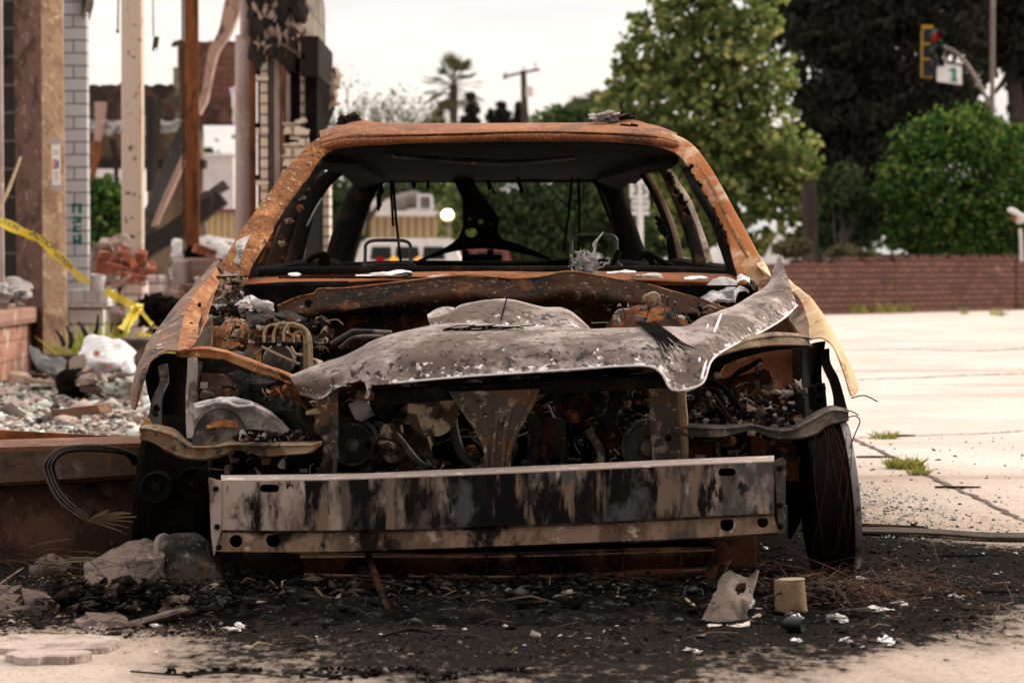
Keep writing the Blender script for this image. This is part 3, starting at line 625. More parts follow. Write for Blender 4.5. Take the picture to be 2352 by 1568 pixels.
tb_ = MB().prism([P(187, -40, 17.9), P(200, -40, 17.9), P(199, 2, 17.9), P(189, 40, 17.9)], (0, .3, 0)); tb_.build('flashing', m_steel_dk, wp, smooth=False)

# low brick planter wall
A_, B_, = G(-40, 892), G(104, 851)
lw = thing('low_brick_wall', 'low dusty pink brick wall with a ledge of upright bricks', 'wall', (A_.x, A_.y, 0))
def slab(pts, z0, z1): 
    return [Vector((p[0], p[1], z0)) for p in pts], z1 - z0
d_ = (B_ - A_).normalized(); n_ = Vector((-d_.y, d_.x, 0)) * 1
if n_.x > 0: n_ = -n_
ztop = P(104, 701, B_.y).z
def wall_rot(c1, c2, z0, z1, th, off=0.):
    mid = (c1 + c2) / 2 + n_ * (th / 2 + off); ang = math.atan2(d_.y, d_.x)
    return MB().box((mid.x, mid.y, (z0 + z1) / 2), ((c2 - c1).length, th, z1 - z0), Euler((0, 0, ang)))
wall_rot(A_, B_, -.02, ztop - .11, .5).build('wall_body', m_lowwall, lw, smooth=False, bevel=.006)
wall_rot(A_, B_ + d_ * .05, ztop - .105, ztop + .0, .62, -.06).build('ledge', m_soldier, lw, smooth=False, bevel=.012)
rb = MB()
for i in range(70):
    t = random.Random(i).random(); q = A_.lerp(B_, t) + n_ * random.Random(i + 99).uniform(.05, .5)
    rb.rock((q.x, q.y, ztop + .015), random.Random(i + 5).uniform(.015, .055), i, .4, .6)
rb.build('mortar_crumbs', m_brickdust, lw)
simple('ash_heap', MB().rock(P(22, 668, 16.4), (.14, .12, .07), 31, .5).rock(P(45, 680, 16.3), (.09, .08, .04), 32, .5).rock(P(2, 672, 16.2), (.1, .08, .06), 33, .5), m_ash, 'small heap of pale ash on the ledge of the low brick wall', 'ash heap')

# steel columns standing in the ruin
def column(name, u0, u1, v0, v1, Y, m_, label, lean=0., round_=False, d=None, r2=None):
    a, c = P((u0 + u1) / 2 + lean, v0, Y), P((u0 + u1) / 2, v1, Y); w = (u1 - u0) / F * Y; b = MB()
    if round_: b.tube([c.lerp(a, t) for t in np.linspace(0, 1, 8)], w / 2, 20)
    else:
        dd = d or w * .9
        b.strip([c + Vector((-w / 2, 0, 0)), a + Vector((-w / 2, 0, 0))], [c + Vector((w / 2, 0, 0)), a + Vector((w / 2, 0, 0))], (0, dd, 0), 4)
    return simple(name, b, m_, label, 'column', smooth=round_, bevel=0 if round_ else .008)
column('cream_steel_column', 279.5, 326, -150, 640, 21.0, m_cream, 'cream painted steel column peppered with rust holes', -2)
cr_ = P(437, 640, 21.5)
rc = thing('rusty_steel_column', 'tall bright rusty steel column left of the pink grey pillar', 'column', (cr_.x, 21.5, 0))
MB().pbox(424, 458, -150, 640, 21.5, .02).build('flange', m_col_rust, rc, smooth=False)
MB().pbox(416, 424, -150, 640, 21.56, .02).build('flange', m_steel_dk, rc, smooth=False)
MB().pbox(422, 428, -150, 640, 21.521, .16).build('web', m_col_rust, rc, smooth=False)
column('pink_grey_column', 540, 585, 82, 640, 20.0, m_pink, 'round pink grey plastered column with a bare upper end', 1, True)
column('upper_column_stub', 551, 574, -150, 84, 20.05, m_pink, 'thinner plaster stub rising from the pink grey column', -1, True)
column('brown_steel_post', 573, 588, -150, 640, 19.85, m_col_rust, 'narrow brown steel post in front of the pink grey column', -1)

# back wall of the ruin
bwc = P(380, 740, 32)
bw_ = thing('burnt_back_wall', 'sooty stepped brick back wall of the burnt out building', 'wall', (bwc.x, 32, 0))
MB().pbox(130, 402, 200, 300, 32, .35).build('upper_wall', m_backbrick, bw_, smooth=False)
MB().pbox(398, 412, 155, 300, 32.01, .35).build('step', m_greyblock, bw_, smooth=False)
MB().pbox(408, 540, 98, 285, 32.02, .35).build('upper_wall', m_backbrick_r, bw_, smooth=False)
MB().pbox(130, 462, 300, 366, 31.99, .3).build('plaster_band', m_tanband, bw_, smooth=False)
MB().pbox(130, 470, 366, 386, 31.9, .3).build('lintel', m_charwood, bw_, smooth=False)
MB().pbox(410, 462, 285, 640, 32.05, .3).build('pier', m_backbrick, bw_, smooth=False)
MB().pbox(338, 412, 386, 700, 32.2, .3).build('pier', m_tanband, bw_, smooth=False)
b = MB()
for i in range(34):
    u = 195 + (420 - 195) * i / 33 + random.Random(i).uniform(-4, 4); p = P(u, 293 + random.Random(i + 7).uniform(-9, 9), 31.9)
    b.rock(p, (random.Random(i + 3).uniform(.06, .17), .1, random.Random(i + 1).uniform(.03, .09)), i, .4)
b.build('ash_ledge', m_ash, bw_)
b = MB()
for i in range(40):
    u = 190 + 350 * i / 39; v = (201 if u < 398 else 100); p = P(u, v, 32.1)
    b.rock(p, (.09, .08, random.Random(i).uniform(.01, .03)), i + 60, .3)
b.build('broken_top_bricks', m_backbrick, bw_, smooth=False)
for (u0, v0, u1, v1, w, m_, lb) in ((232, 235, 222, 340, .09, m_pinkwood, 'pale broken lath hanging on the sooty back wall'), (222, 325, 210, 415, .07, m_col_rust, 'rusty strap hanging below the back wall plaster'),
                                  (352, 225, 345, 440, .12, m_charwood, 'black charred post against the sooty back wall'), (258, 320, 268, 420, .05, m_charwood, 'thin black stick leaning below the plaster band'),
                                  (462, 195, 482, 258, .06, m_charwood, 'short charred splinter on the red part of the back wall')):
    simple('charred_stick', MB().tube([P(u0, v0, 31.6), P((u0 + u1) / 2 + 3, (v0 + v1) / 2, 31.6), P(u1, v1, 31.6)], [w, w * .8, w * .5], 6), m_, lb, 'timber')
# diagonal burnt timbers
def timber(pts, Y, w, m_, label, name='burnt_timber', d=None):
    q = PP(pts, Y); b = MB(); n = len(pts) * 6
    c = [Vector(x) for x in cr([tuple(p) for p in q], n)]
    A, B = [], []
    for i, p in enumerate(c):
        t = (c[min(i + 1, n - 1)] - c[max(i - 1, 0)]).normalized(); s_ = Vector((t.z, 0, -t.x)); j = 1 + .22 * noise.noise(p * 5)
        ww = np.interp(i / (n - 1), np.linspace(0, 1, len(w)), w) / F * Y
        A.append(p - s_ * ww / 2 * j); B.append(p + s_ * ww / 2 * (2 - j))
    b.strip(A, B, (0, d or .18, 0), n)
    return simple(name, b, m_, label, 'timber', smooth=False)
timber([(556, -60, 25), (520, 60, 25.2), (490, 120, 25.5), (470, 215, 26), (455, 262, 26)], 25, [46, 34, 34, 22, 8], m_pinkwood, 'peeled pinkish timber slanting down across the red back wall')
timber([(432, 285, 26), (395, 380, 25.6), (352, 480, 25), (325, 560, 24.6)], 25, [50, 58, 58, 50], m_charwood, 'thick charred beam leaning behind the rusty column', d=.3)
timber([(425, 355, 24.8), (390, 430, 24.8), (345, 535, 24.8)], 24.8, [12, 12, 10], m_pinkwood, 'thin split rafter below the leaning charred beam')
timber([(318, 578, 24), (400, 528, 24), (470, 480, 24), (508, 452, 24)], 24, [46, 42, 40, 34], m_charwood, 'big black steel beam lying across the rubble', d=.25)
timber([(395, 520, 24.6), (460, 465, 24.6), (518, 422, 24.6)], 24.6, [16, 16, 22], m_steel_dk, 'dark bent channel above the big black beam', d=.2)
timber([(455, 462, 25), (476, 440, 25)], 25, [14, 10], m_steel_dk, 'short dark stub sticking up behind the bent channel', d=.2)
simple('grey_panel', MB().prism(PP([(385, 575), (425, 485), (445, 430), (470, 500), (480, 575)], 26), (0, .15, 0)), m_tanband, 'dirty plaster panel leaning behind the rusty column', 'panel', smooth=False)

# hanging wires
simple('hanging_wire', MB().tube([P(272, -60, 19), P(271.5, 20, 19), P(270.5, 72, 19)], .007, 6).rock(P(270.5, 73, 19), .014, 3), m_steel_dk, 'short bare wire hanging beside the cream column', 'wire')
hb = thing('hanging_box', 'dark metal junction box dangling from a wire against the sky', 'junction box', P(357, 118, 19))
MB().tube([P(351, -80, 19), P(351.5, 20, 19), P(352.5, 84, 19)], .005, 6).build('wire', m_steel_dk, hb)
c = P(357, 102, 19); hole = [c + Vector((math.cos(a) * .012, 0, -.042 + math.sin(a) * .014)) for a in np.linspace(0, 2 * math.pi, 14)[:-1]]
MB().prism(PP([(353, 84), (365, 85), (360.5, 118), (349, 117)], 19), (0, .02, 0), [hole]).build('box', m_steel_dk, hb, smooth=False)

# ruined wall end right of the columns
rwp = P(650, 800, 19.0)
rw = thing('ruined_wall_end', 'broken end of a brick wall with layered pilasters and sooty blocks', 'wall', (rwp.x, 19.0, 0))
MB().pbox(590, 700, -200, 845, 19.1, 1.3).build('wall_core', m_redbrick, rw, smooth=False)
MB().pbox(598, 617, 112, 845, 18.98, .2).build('glazed_pilaster', m_glazed, rw, smooth=False)
MB().pbox(606, 622, -200, 112, 18.97, .2).build('glazed_pilaster', m_glazed, rw, smooth=False)
for v in (180, 299, 418): MB().pbox(587, 616, v - 5, v + 6, 18.95, .2).build('bond_brick', m_glazed, rw, smooth=False, bevel=.004)
for v in (165, 287, 407): MB().pbox(588, 599, v - 5, v + 6, 18.99, .15).build('socket', m_black, rw, smooth=False)
MB().pbox(617.5, 628, 116, 845, 18.96, .2).build('black_channel', m_steel_dk, rw, smooth=False)
MB().pbox(628.5, 645, 112, 845, 18.99, .2).build('plaster_strip', m_pink, rw, smooth=False)
MB().pbox(645.5, 655, 122, 845, 18.94, .05).build('rusty_angle', m_col_rust, rw, smooth=False)
MB().pbox(656, 674, 130, 285, 19.0, .2).build('pale_strip', m_pink, rw, smooth=False)
MB().pbox(674.5, 688, 110, 600, 19.03, .2).build('dark_recess', m_black, rw, smooth=False)
MB().pbox(688.5, 702, -200, 845, 18.97, .14).build('edge_bricks', brick_mat('edge_brick', (.34, .28, .22), (.26, .21, .165), (.10, .08, .06), .20, .085, .012, [((.07, .055, .045), 3, .52, .66)]), rw, smooth=False)
b = MB(); xw = P(702, 400, 18.97).x
y1 = 1.0
for (u_, v_) in ((748, 10),):
    y1 = xw * F / (u_ - CU) ; 
b.prism([Vector((xw + .003, 18.97, 4.5)), Vector((xw + .003, 18.97, 2.45)), Vector((xw + .003, y1, 2.45)), Vector((xw + .003, y1, P(0, 28, y1).z)), Vector((xw + .003, y1 - .25, P(0, 0, y1).z))], (-.15, 0, 0))
b.build('parapet_side', m_greyblock, rw, smooth=False)
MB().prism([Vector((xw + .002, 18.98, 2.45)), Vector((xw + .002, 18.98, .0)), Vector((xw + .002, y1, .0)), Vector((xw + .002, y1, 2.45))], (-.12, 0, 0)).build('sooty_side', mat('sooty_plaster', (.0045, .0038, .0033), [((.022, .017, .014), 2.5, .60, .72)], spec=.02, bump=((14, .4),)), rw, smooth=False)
xs = P(725, 130, 18.7).x
b = MB(); za, zb = P(0, 84, 18.9).z, P(0, 176, 18.9).z
b.box((xs - .06, 19.6, (za + zb) / 2), (.14, 1.5, za - zb)); b.build('sign_cabinet', mat('cabinet_soot', (.018, .014, .012), [((.07, .052, .044), 3, .56, .68)], spec=.05), rw, smooth=False, bevel=.006)
b = MB()
for i in range(110):
    r_ = random.Random(i); u = r_.uniform(590, 700); v = r_.uniform(-120, 118); p = P(u, v, 18.95 + r_.uniform(-.05, .06))
    b.rock(p, (r_.uniform(.015, .06), .05, r_.uniform(.02, .09)), i + 200, .65)
b.build('torn_lining', m_insul, rw)
b = MB()
for i in range(30):
    r_ = random.Random(i + 50); u = r_.uniform(588, 690); v = r_.uniform(-120, 120); p = P(u, v, 18.93)
    b.rock(p, (r_.uniform(.03, .09), .08, r_.uniform(.05, .2)), i + 300, .5)
b.build('charred_lining', m_charwood, rw)
MB().prism([Vector((xs - .10, 18.95, za - .3)), Vector((xs - .10, 20.55, za - .3)), Vector((xs - .08, 20.6, 2.1)), Vector((xs - .14, 20.4, 1.9)), Vector((xs - .10, 20.1, 1.75)), Vector((xs - .10, 19.4, 1.6)), Vector((xs - .10, 18.95, 1.5))], (.09, 0, 0)).build('charred_siding', m_black, rw, smooth=False)
MB().prism(PP([(640, 100), (648, 98), (702, 128), (700, 138)], 18.85), (0, .2, 0)).build('bent_plate', m_steel_dk, rw, smooth=False)
b = MB()
for i in range(60):
    r_ = random.Random(i + 80); p = P(r_.uniform(660, 702), r_.uniform(275, 420), 18.96)
    b.box(p, (r_.uniform(.04, .09), .09, r_.uniform(.025, .05)), Euler((0, r_.uniform(-.3, .3), r_.uniform(-.4, .4))))
b.build('broken_courses', m_glazed, rw, smooth=False)
b = MB()
for i in range(9):
    r_ = random.Random(i); p = P(758 + r_.uniform(-9, 9), 172 + i * 7.5, 20.2)
    b.rock(p, (.045 + .05 * r_.random(), .05, .06), i + 500, .5)
simple('hanging_insulation', b, m_insul, 'torn pale insulation hanging under the dark sign cabinet', 'insulation')
simple('white_wrap_scrap', MB().sheet([PP([(528, 205, 25.9), (541, 195, 25.8), (548, 200, 25.9)]), PP([(530, 245, 25.9), (540, 240, 25.7), (548, 240, 25.9)]), PP([(538, 285, 25.9), (546, 282, 25.8), (550, 280, 25.9)])], 14, 14, .01, .05, 3), m_bag, 'white plastic scrap caught beside the pink grey column', 'plastic scrap')
# painted brick pier seen through the car's side window
pr = thing('painted_brick_pier', 'pale and red brick pier with graffiti behind the car', 'pier', (P(735, 800, 20.6).x, 20.6, 0))
MB().pbox(742, 757, 405, 820, 20.6, .3).build('pale_side', m_glazed, pr, smooth=False)
MB().pbox(716, 742, 405, 820, 20.62, .3).build('red_side', m_redbrick, pr, smooth=False)
MB().tube(path([(712, 440), (718, 470), (714, 510), (722, 540), (716, 590)], 20, 20.5), .018, 6).build('graffiti', m_redp, pr)
MB().tube(path([(722, 470), (727, 500), (722, 560), (727, 600)], 20, 20.5), .014, 6).build('graffiti', m_bluep, pr)

# rubble mound on the left, its loose bricks, burnt stumps of wall
rub = MB()
r_ = random.Random(4)
for i in range(1000):
    u = r_.uniform(198, 600); Y = r_.uniform(18.4, 21.5); zt = .92 * math.exp(-((u - 255) / 80) ** 2) + .55 * math.exp(-((u - 470) / 110) ** 2) + .12
    x = P(u, 600, Y).x; z = r_.uniform(0, zt); rub.rock((x, Y, z), r_.uniform(.02, .10), i, .45, .8, sub=1)
m_rubble = island_mat('rubble_mix', [(0, (.10, .06, .05)), (.3, (.28, .18, .145)), (.55, (.46, .36, .31)), (.8, (.60, .52, .47)), (.9, (.28, .075, .04)), (1, (.70, .64, .60))])
tag(rub.build('rubble', m_rubble, smooth=False), kind='stuff')
def pier(u0, u1, v0, Y, m_, label, d=.3):
    return simple('wall_stump', MB().pbox(u0, u1, v0, 605 + .785 * F / Y, Y, d), m_, label, 'wall stump', smooth=False, bevel=.02)
pier(284, 330, 645, 18.0, brick_mat('whitewashed_stump', (.55, .42, .38), (.62, .56, .54), (.3, .22, .2), .22, .08, .01, [((.12, .09, .08), 4, .58, .7), ((.3, .1, .07), 6, .6, .7)]), 'broken whitewashed brick stump below the cream column')
pier(330, 372, 632, 18.5, brick_mat('white_stump', (.60, .50, .47), (.5, .36, .32), (.3, .22, .2), .22, .08, .01, [((.14, .10, .09), 5, .6, .7)]), 'pale brick stump right of the whitewashed one')
pier(395, 425, 596, 19.2, m_pink, 'narrow plastered stump before the rusty column')
pier(425, 505, 592, 19.5, brick_mat('dusty_stump', (.40, .25, .21), (.34, .2, .165), (.36, .27, .23), .22, .085, .012, [((.16, .10, .09), 4, .58, .7), ((.52, .42, .37), 5, .58, .7)]), 'broad dusty brick stump at the foot of the rusty column')
pier(205, 235, 605, 18.8, m_col_rust, 'rusty square post stub right of the white pillar')
pier(252, 284, 660, 18.6, m_charwood, 'blackened stump between the white pillar and the whitewashed stump')
bricks = [(262, 630, 17.9, .25), (292, 618, 18, .7), (332, 630, 17.8, -.35), (238, 606, 18.1, 1.3), (304, 652, 17.7, .2), (274, 596, 18.2, -.5), (466, 588, 19.3, .3), (318, 606, 18.2, 1.0)]
blb = ['red brick standing on end on the rubble by the white pillar', 'tilted red brick on top of the rubble heap', 'red brick lying slanted right below the cream column', 'dull red brick high on the rubble near the white pillar', 'dusty red brick low in the rubble beside the whitewashed stump', 'red brick topmost on the rubble left of the cream column', 'red brick on the broad dusty stump', 'red brick leaning at the foot of the cream column']
proto = MB().box((0, 0, .045), (.21, .10, .085)).build('loose_brick', m_brick, smooth=False, bevel=.008, origin=(0, 0, 0))
for i, ((u, v, Y, rz), lb) in enumerate(zip(bricks, blb)):
    o = proto if i == 0 else proto.copy()
    if i: COL.objects.link(o)
    o.location = P(u, v, Y); o.rotation_euler = (rz * .5, rz, rz * 2)
    s_ = .86; o.scale = (s_, s_, s_); tag(o, lb, 'brick', 'loose red bricks on the rubble')
b = MB(); r_ = random.Random(9)
for i in range(60):
    p = P(r_.uniform(335, 425), 690 + abs(r_.gauss(0, 26)), 17.0 + r_.uniform(-.3, .3)); b.rock(p, (r_.uniform(.03, .10), .06, r_.uniform(.02, .05)), i, .5)
simple('char_pile', b, m_black, 'black pile of charred scraps beside the car fender', 'char pile')
simple('sagging_pipe', MB().tube(path([(243, 660), (262, 660), (280, 648), (300, 632)], 20, 17.4), .014, 8), m_pinkwood, 'thin pinkish hose draped over the rubble', 'hose')
cup = MB(); cb_ = P(222, 667, 17.6)
cup.lathe(cb_, (0.12, -.1, 1), [(.035, 0), (.052, .004), (.056, .115), (.050, .112), (.045, .01)], 20); simple('white_cup', cup, m_bag, 'white cup standing on the cap of the white brick pillar', 'cup')
b = MB()
for i in range(14):
    r_ = random.Random(i); p = P(458 + r_.uniform(-18, 18), 578 + r_.uniform(-4, 6), 19.6); b.rock(p, (.07, .06, .04), i + 21, .5)
simple('black_scraps', b, m_black, 'black burnt scraps on top of the broad dusty stump', 'scraps')
# car wreck shell far left behind the column: the pale, dark-streaked mound
simple('burnt_tarp', MB().sheet([PP([(395, 560, 21.9), (450, 540, 22.2), (520, 545, 22.2), (570, 570, 22)]), PP([(390, 590, 21.5), (450, 560, 21.7), (520, 565, 21.7), (580, 600, 21.5)]), PP([(390, 640, 21.4), (450, 640, 21.4), (520, 640, 21.4), (580, 640, 21.4)])], 30, 20, .02, .08, 2), m_ash, 'grey burnt sheet draped in a mound behind the columns', 'sheet')

# yellow caution tape
tp = thing('caution_tape', 'yellow caution tape strung from the left edge to the weeds', 'tape', P(160, 620, 16.2))
def ribbon(pts, w, n=40, tw=.5, name='tape_run', m_=None):
    c = path(pts, n); A, B = [], []
    for i, p in enumerate(c):
        t = (c[min(i + 1, n - 1)] - c[max(i - 1, 0)]).normalized(); s_ = Vector((-t.z, 0, t.x)).normalized()
        s_ = (s_ * math.cos(tw * math.sin(i * .35)) + Vector((0, 1, 0)) * math.sin(tw * math.sin(i * .35))); ww = w * (1 + .15 * math.sin(i * 1.1))
        A.append(p - s_ * ww / 2); B.append(p + s_ * ww / 2)
    return MB().strip(A, B, (0, .002, 0), n)
ribbon([(-20, 500, 15.8), (0, 508, 15.8), (51, 532, 15.9), (88, 547, 16), (105, 559, 16.1), (126, 583, 16.2), (153, 606, 16.4), (177, 630, 16.6), (203, 652, 16.9)], .062).build('tape_run', m_tape, tp)
ribbon([(243, 669, 17.2), (279, 688, 17), (300, 698, 16.8), (317, 708, 16.6)], .062).build('tape_run', m_tape, tp)
ribbon([(316, 706, 16.6), (300, 732, 16.5), (283, 758, 16.4)], .075, 20).build('tape_run', m_tape, tp)
ribbon([(316, 704, 16.6), (330, 722, 16.5), (350, 746, 16.4)], .026, 20).build('tape_run', m_tape, tp)
ribbon([(318, 770, 16.4), (340, 775, 16.3), (352, 790, 16.2)], .05, 14).build('tape_run', m_tape, tp)
MB().rock(P(317, 707, 16.55), .035, 5, .5).build('knot', m_tape, tp)
text('CAUTION', .052, facing(P(97, 551, 15.93), -.62), m_ink, tp)
text('CAUTION', .045, facing(P(10, 511, 15.76), -.42), m_ink, tp)
text('CAUTION', .045, facing(P(140, 593, 16.2), -.72), m_ink, tp)

# ------------------------------------------------------------------ far buildings
def corr_mat(name, c, c2, n):
    m, nt = new_mat(name); nb = NB(nt); out = nb.n('ShaderNodeOutputMaterial'); bs = nb.n('ShaderNodeBsdfPrincipled', Roughness=.7); nb.l(bs.outputs[0], out.inputs[0])
    t = nb.n('ShaderNodeTexCoord'); w = nb.n('ShaderNodeTexWave', wave_type='BANDS', bands_direction='X'); w.inputs['Scale'].default_value = n; w.inputs['Distortion'].default_value = .3
    nb.l(t.outputs['Object'], w.inputs['Vector']); x = nb.n('ShaderNodeMix', data_type='RGBA'); nb.l(ramp(nb, w.outputs['Fac'], .1, .5), x.inputs[0]); x.inputs[6].default_value = c4(c2); x.inputs[7].default_value = c4(c)
    nb.l(x.outputs[2], bs.inputs['Base Color']); bp = nb.n('ShaderNodeBump'); bp.inputs['Distance'].default_value = .05; nb.l(w.outputs['Fac'], bp.inputs['Height']); nb.l(bp.outputs[0], bs.inputs['Normal']); return m
m_corr = corr_mat('tan_corrugated_metal', (.50, .36, .21), (.26, .17, .09), 1.1)
Yb = 90.
tb2 = thing('tan_metal_building', 'tan corrugated building with a white roof and rooftop air conditioner', 'building', (P(920, 605, Yb).x, Yb, 0))
MB().pbox(700, 1021, 494, 660, Yb, 9).build('corrugated_wall', m_corr, tb2, smooth=False)
MB().pbox(700, 1026, 484, 496, Yb - .4, 10).build('roof', m_white, tb2, smooth=False)
ac = MB().pbox(958, 990, 446, 484, Yb + 1, 2).build('air_conditioner', m_greywall, tb2, smooth=False, bevel=.05)
b = MB()
for i in range(9): b.pbox(966 + i * 2.6, 967.4 + i * 2.6, 452, 478, Yb + .97, .02)
b.build('grille', m_steel_dk, ac, smooth=False)
MB().tube(PP([(905, 470), (930, 462), (950, 458), (960, 460)], Yb + 2), .33, 10).build('duct', m_pole, tb2)
simple('pale_warehouse', MB().pbox(780, 1046, 420, 620, 150, 20), m_greywall, 'pale flat wall of a far building behind the air conditioner', 'building', smooth=False)
wh = thing('white_warehouse', 'white plain building seen through the doorway of the ruin', 'building', (P(500, 605, 60).x, 60, 0))
MB().pbox(455, 536, 356, 600, 60, 12).build('wall', m_greywall, wh, smooth=False); MB().pbox(453, 538, 352, 357, 59.9, 12.2).build('parapet', m_white, wh, smooth=False)
simple('pale_shed', MB().pbox(185, 330, 380, 640, 55, 8), m_greywall, 'low pale building below the burnt lintel', 'building', smooth=False)
fc = thing('tan_corrugated_fence', 'tan corrugated fence with a dark red top rail beyond the columns', 'fence', (P(510, 605, 45).x, 45, 0))
MB().pbox(440, 600, 486, 660, 45, .15).build('corrugated_panel', corr_mat('tan_fence_metal', (.56, .40, .20), (.34, .22, .10), 2.6), fc, smooth=False); MB().pbox(440, 600, 480, 487, 44.9, .3).build('top_rail', mat('dark_red_paint', (.18, .03, .03)), fc, smooth=False)

# street lamp glowing beyond the car
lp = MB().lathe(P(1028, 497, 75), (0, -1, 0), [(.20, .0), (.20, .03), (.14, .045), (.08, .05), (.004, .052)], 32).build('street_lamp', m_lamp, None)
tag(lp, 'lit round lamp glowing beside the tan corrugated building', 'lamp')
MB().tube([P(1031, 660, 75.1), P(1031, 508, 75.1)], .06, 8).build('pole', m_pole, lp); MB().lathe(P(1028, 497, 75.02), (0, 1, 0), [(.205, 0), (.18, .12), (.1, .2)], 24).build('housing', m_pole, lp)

# parked white van and dark car on the road behind, seen through the wreck's rear window
def parked(name, u0, u1, vtop, Y, label, cat, wm, strip_m):
    p0, p1 = P(u0, vtop, Y), P(u1, vtop, Y); w = p1.x - p0.x; c = (p0.x + p1.x) / 2; zt = p0.z
    T = thing(name, label, cat, (c, Y, 0)); d = 1.8
    b = MB(); hw = w / 2
    prof = [(-hw, .28), (hw, .28), (hw, .78), (hw * .93, .86), (hw * .82, zt - .06), (hw * .74, zt), (-hw * .74, zt), (-hw * .86, zt - .06), (-hw * .97, .86), (-hw, .78)]
    b.prism([Vector((c + x, Y, z)) for x, z in prof], (0, d, 0)); b.build('body', wm, T, smooth=False, bevel=.05)
    for a0, a1 in ((-.70, -.30), (-.26, .20), (.24, .66)):
        MB().prism([Vector((c + hw * a0, Y - .01, .86)), Vector((c + hw * a1, Y - .01, .86)), Vector((c + hw * (a1 - .03), Y - .01, zt - .12)), Vector((c + hw * (a0 + .03), Y - .01, zt - .12))], (0, .02, 0)).build('window', m_glasspc, T, smooth=False)
    MB().box((c, Y - .012, .70), (w * .98, .02, .06)).build('stripe', strip_m, T, smooth=False)
    for sx in (-.62, .62):
        wo = MB().lathe((c + hw * sx, Y - .02, .31), (0, 1, 0), [(.22, 0), (.31, .02), (.31, .2), (.2, .22)], 20).build('tyre', m_black, T); MB().lathe((c + hw * sx, Y - .035, .31), (0, 1, 0), [(.05, 0), (.18, .012), (.2, .03)], 16).build('rim', m_pole, wo)
    return T
vn = parked('parked_van', 812, 1066, 552, 46, 'white parked van with a red stripe beyond the rear window', 'van', m_white, m_redp)
for u, v, m_ in ((873, 600, m_red), (905, 600, m_amber), (962, 600, m_amber)):
    MB().lathe(P(u, v, 45.95), (0, -1, 0), [(.07, 0), (.09, .02), (.05, .05)], 12).build('lamp', m_, vn)
parked('parked_red_car', 1040, 1180, 566, 52, 'dull red parked car to the right of the white van', 'car', mat('dull_red_paint', (.16, .045, .035), rough=.4, spec=.5), m_steel_dk)

# speed limit sign
Ys = 60.
ss = thing('speed_sign', 'white 35 speed limit sign with a second plate on a post', 'road sign', (P(1470, 605, Ys).x, Ys, 0))
MB().tube([Vector((P(1472, 605, Ys).x, Ys + .03, 0)), P(1469, 380, Ys + .03)], .075, 10).build('post', m_white, ss)
pl = MB().pbox(1447, 1489, 376, 456, Ys, .015).build('speed_plate', m_sign, ss, smooth=False)
p2 = MB().pbox(1451, 1491, 459, 494, Ys - .002, .015).build('lower_plate', m_sign, ss, smooth=False)
text('35', .36, facing(P(1469, 437, Ys - .02)), m_ink, pl); text('SPEED', .12, facing(P(1469, 388, Ys - .02)), m_ink, pl); text('LIMIT', .12, facing(P(1469, 404, Ys - .02)), m_ink, pl)
text('RADAR', .11, facing(P(1471, 469, Ys - .02)), m_ink, p2); text('ENFORCED', .085, facing(P(1471, 483, Ys - .02)), m_ink, p2)
MB().pbox(1448, 1488, 455.2, 456.4, Ys - .004, .003).build('border', m_ink, pl, smooth=False)

# red brick garden wall along the road on the right
gw = thing('red_brick_garden_wall', 'long low red brick wall along the far side of the pavement', 'wall', (P(2060, 715, 39).x, 39, 0))
wa, wbb = G(1560, 731), G(2420, 709)
ang = math.atan2(wbb.y - wa.y, wbb.x - wa.x); ln = (wbb - wa).length; mid = (wa + wbb) / 2
def gwbox(t0, t1, z0, z1, off=0, th=.28):
    a, c = wa.lerp(wbb, t0), wa.lerp(wbb, t1); mm = (a + c) / 2; n2 = Vector((-math.sin(ang), math.cos(ang), 0)); mm = mm + n2 * (th / 2 + off)
    return MB().box((mm.x, mm.y, (z0 + z1) / 2), ((c - a).length, th, z1 - z0), Euler((0, 0, ang)))
gwbox(0, .38, 0, .78).build('wall_run', m_roadwall, gw, smooth=False); gwbox(.38, .53, 0, .82).build('wall_run', m_roadwall, gw, smooth=False)
gwbox(.53, .88, 0, .87, -.004).build('wall_run', m_roadwall, gw, smooth=False); gwbox(.88, 1.05, 0, .94, -.02).build('wall_run', m_roadwall, gw, smooth=False)
b = MB(); n2 = Vector((-math.sin(ang), math.cos(ang), 0))
for i in range(56):
    r_ = random.Random(i); t = .3 + .58 * i / 55
    if r_.random() < .3: continue
    p = wa.lerp(wbb, t) + n2 * (.14 + r_.uniform(-.04, .04)); zt = (.78 if t < .38 else .82 if t < .53 else .87) + .03
    b.box((p.x, p.y, zt), (r_.uniform(.12, .2), .24, .065), Euler((0, 0, ang + r_.uniform(-.06, .06))))
b.build('coping', m_roadwall, gw, smooth=False)
rn = random.Random(3)
# weeds along its foot (one each)
m_grass = island_mat('grass_blades', [(0, (.10, .14, .025)), (.5, (.20, .22, .05)), (1, (.36, .32, .11))], trans=.3)
def tuft(pos, r, h, n, label, cat='weeds', name='grass_tuft', seed=1, m_=None, group=None, lean=.5):
    rng = np.random.default_rng(seed); b = MB(); pos = Vector(pos)
    for i in range(n):
        a = rng.uniform(0, 6.28); q = pos + Vector((math.cos(a), math.sin(a), 0)) * r * math.sqrt(rng.uniform(0, 1)); hh = h * rng.uniform(.4, 1.1)
        d = Vector((rng.normal(0, lean), rng.normal(0, lean), 1)).normalized(); tip = q + d * hh + Vector((d.x, d.y, 0)) * hh * .5; mid = q + d * hh * .55; w = hh * .035 + .0015
        s_ = d.cross(Vector((rng.normal(), rng.normal(), .1))).normalized() * w
        b.add([q - s_, q + s_, mid + s_ * .8, tip, mid - s_ * .8], [(0, 1, 2, 4), (4, 2, 3)])
    return simple(name, b, m_ or m_grass, label, cat, group, smooth=False, origin=pos)
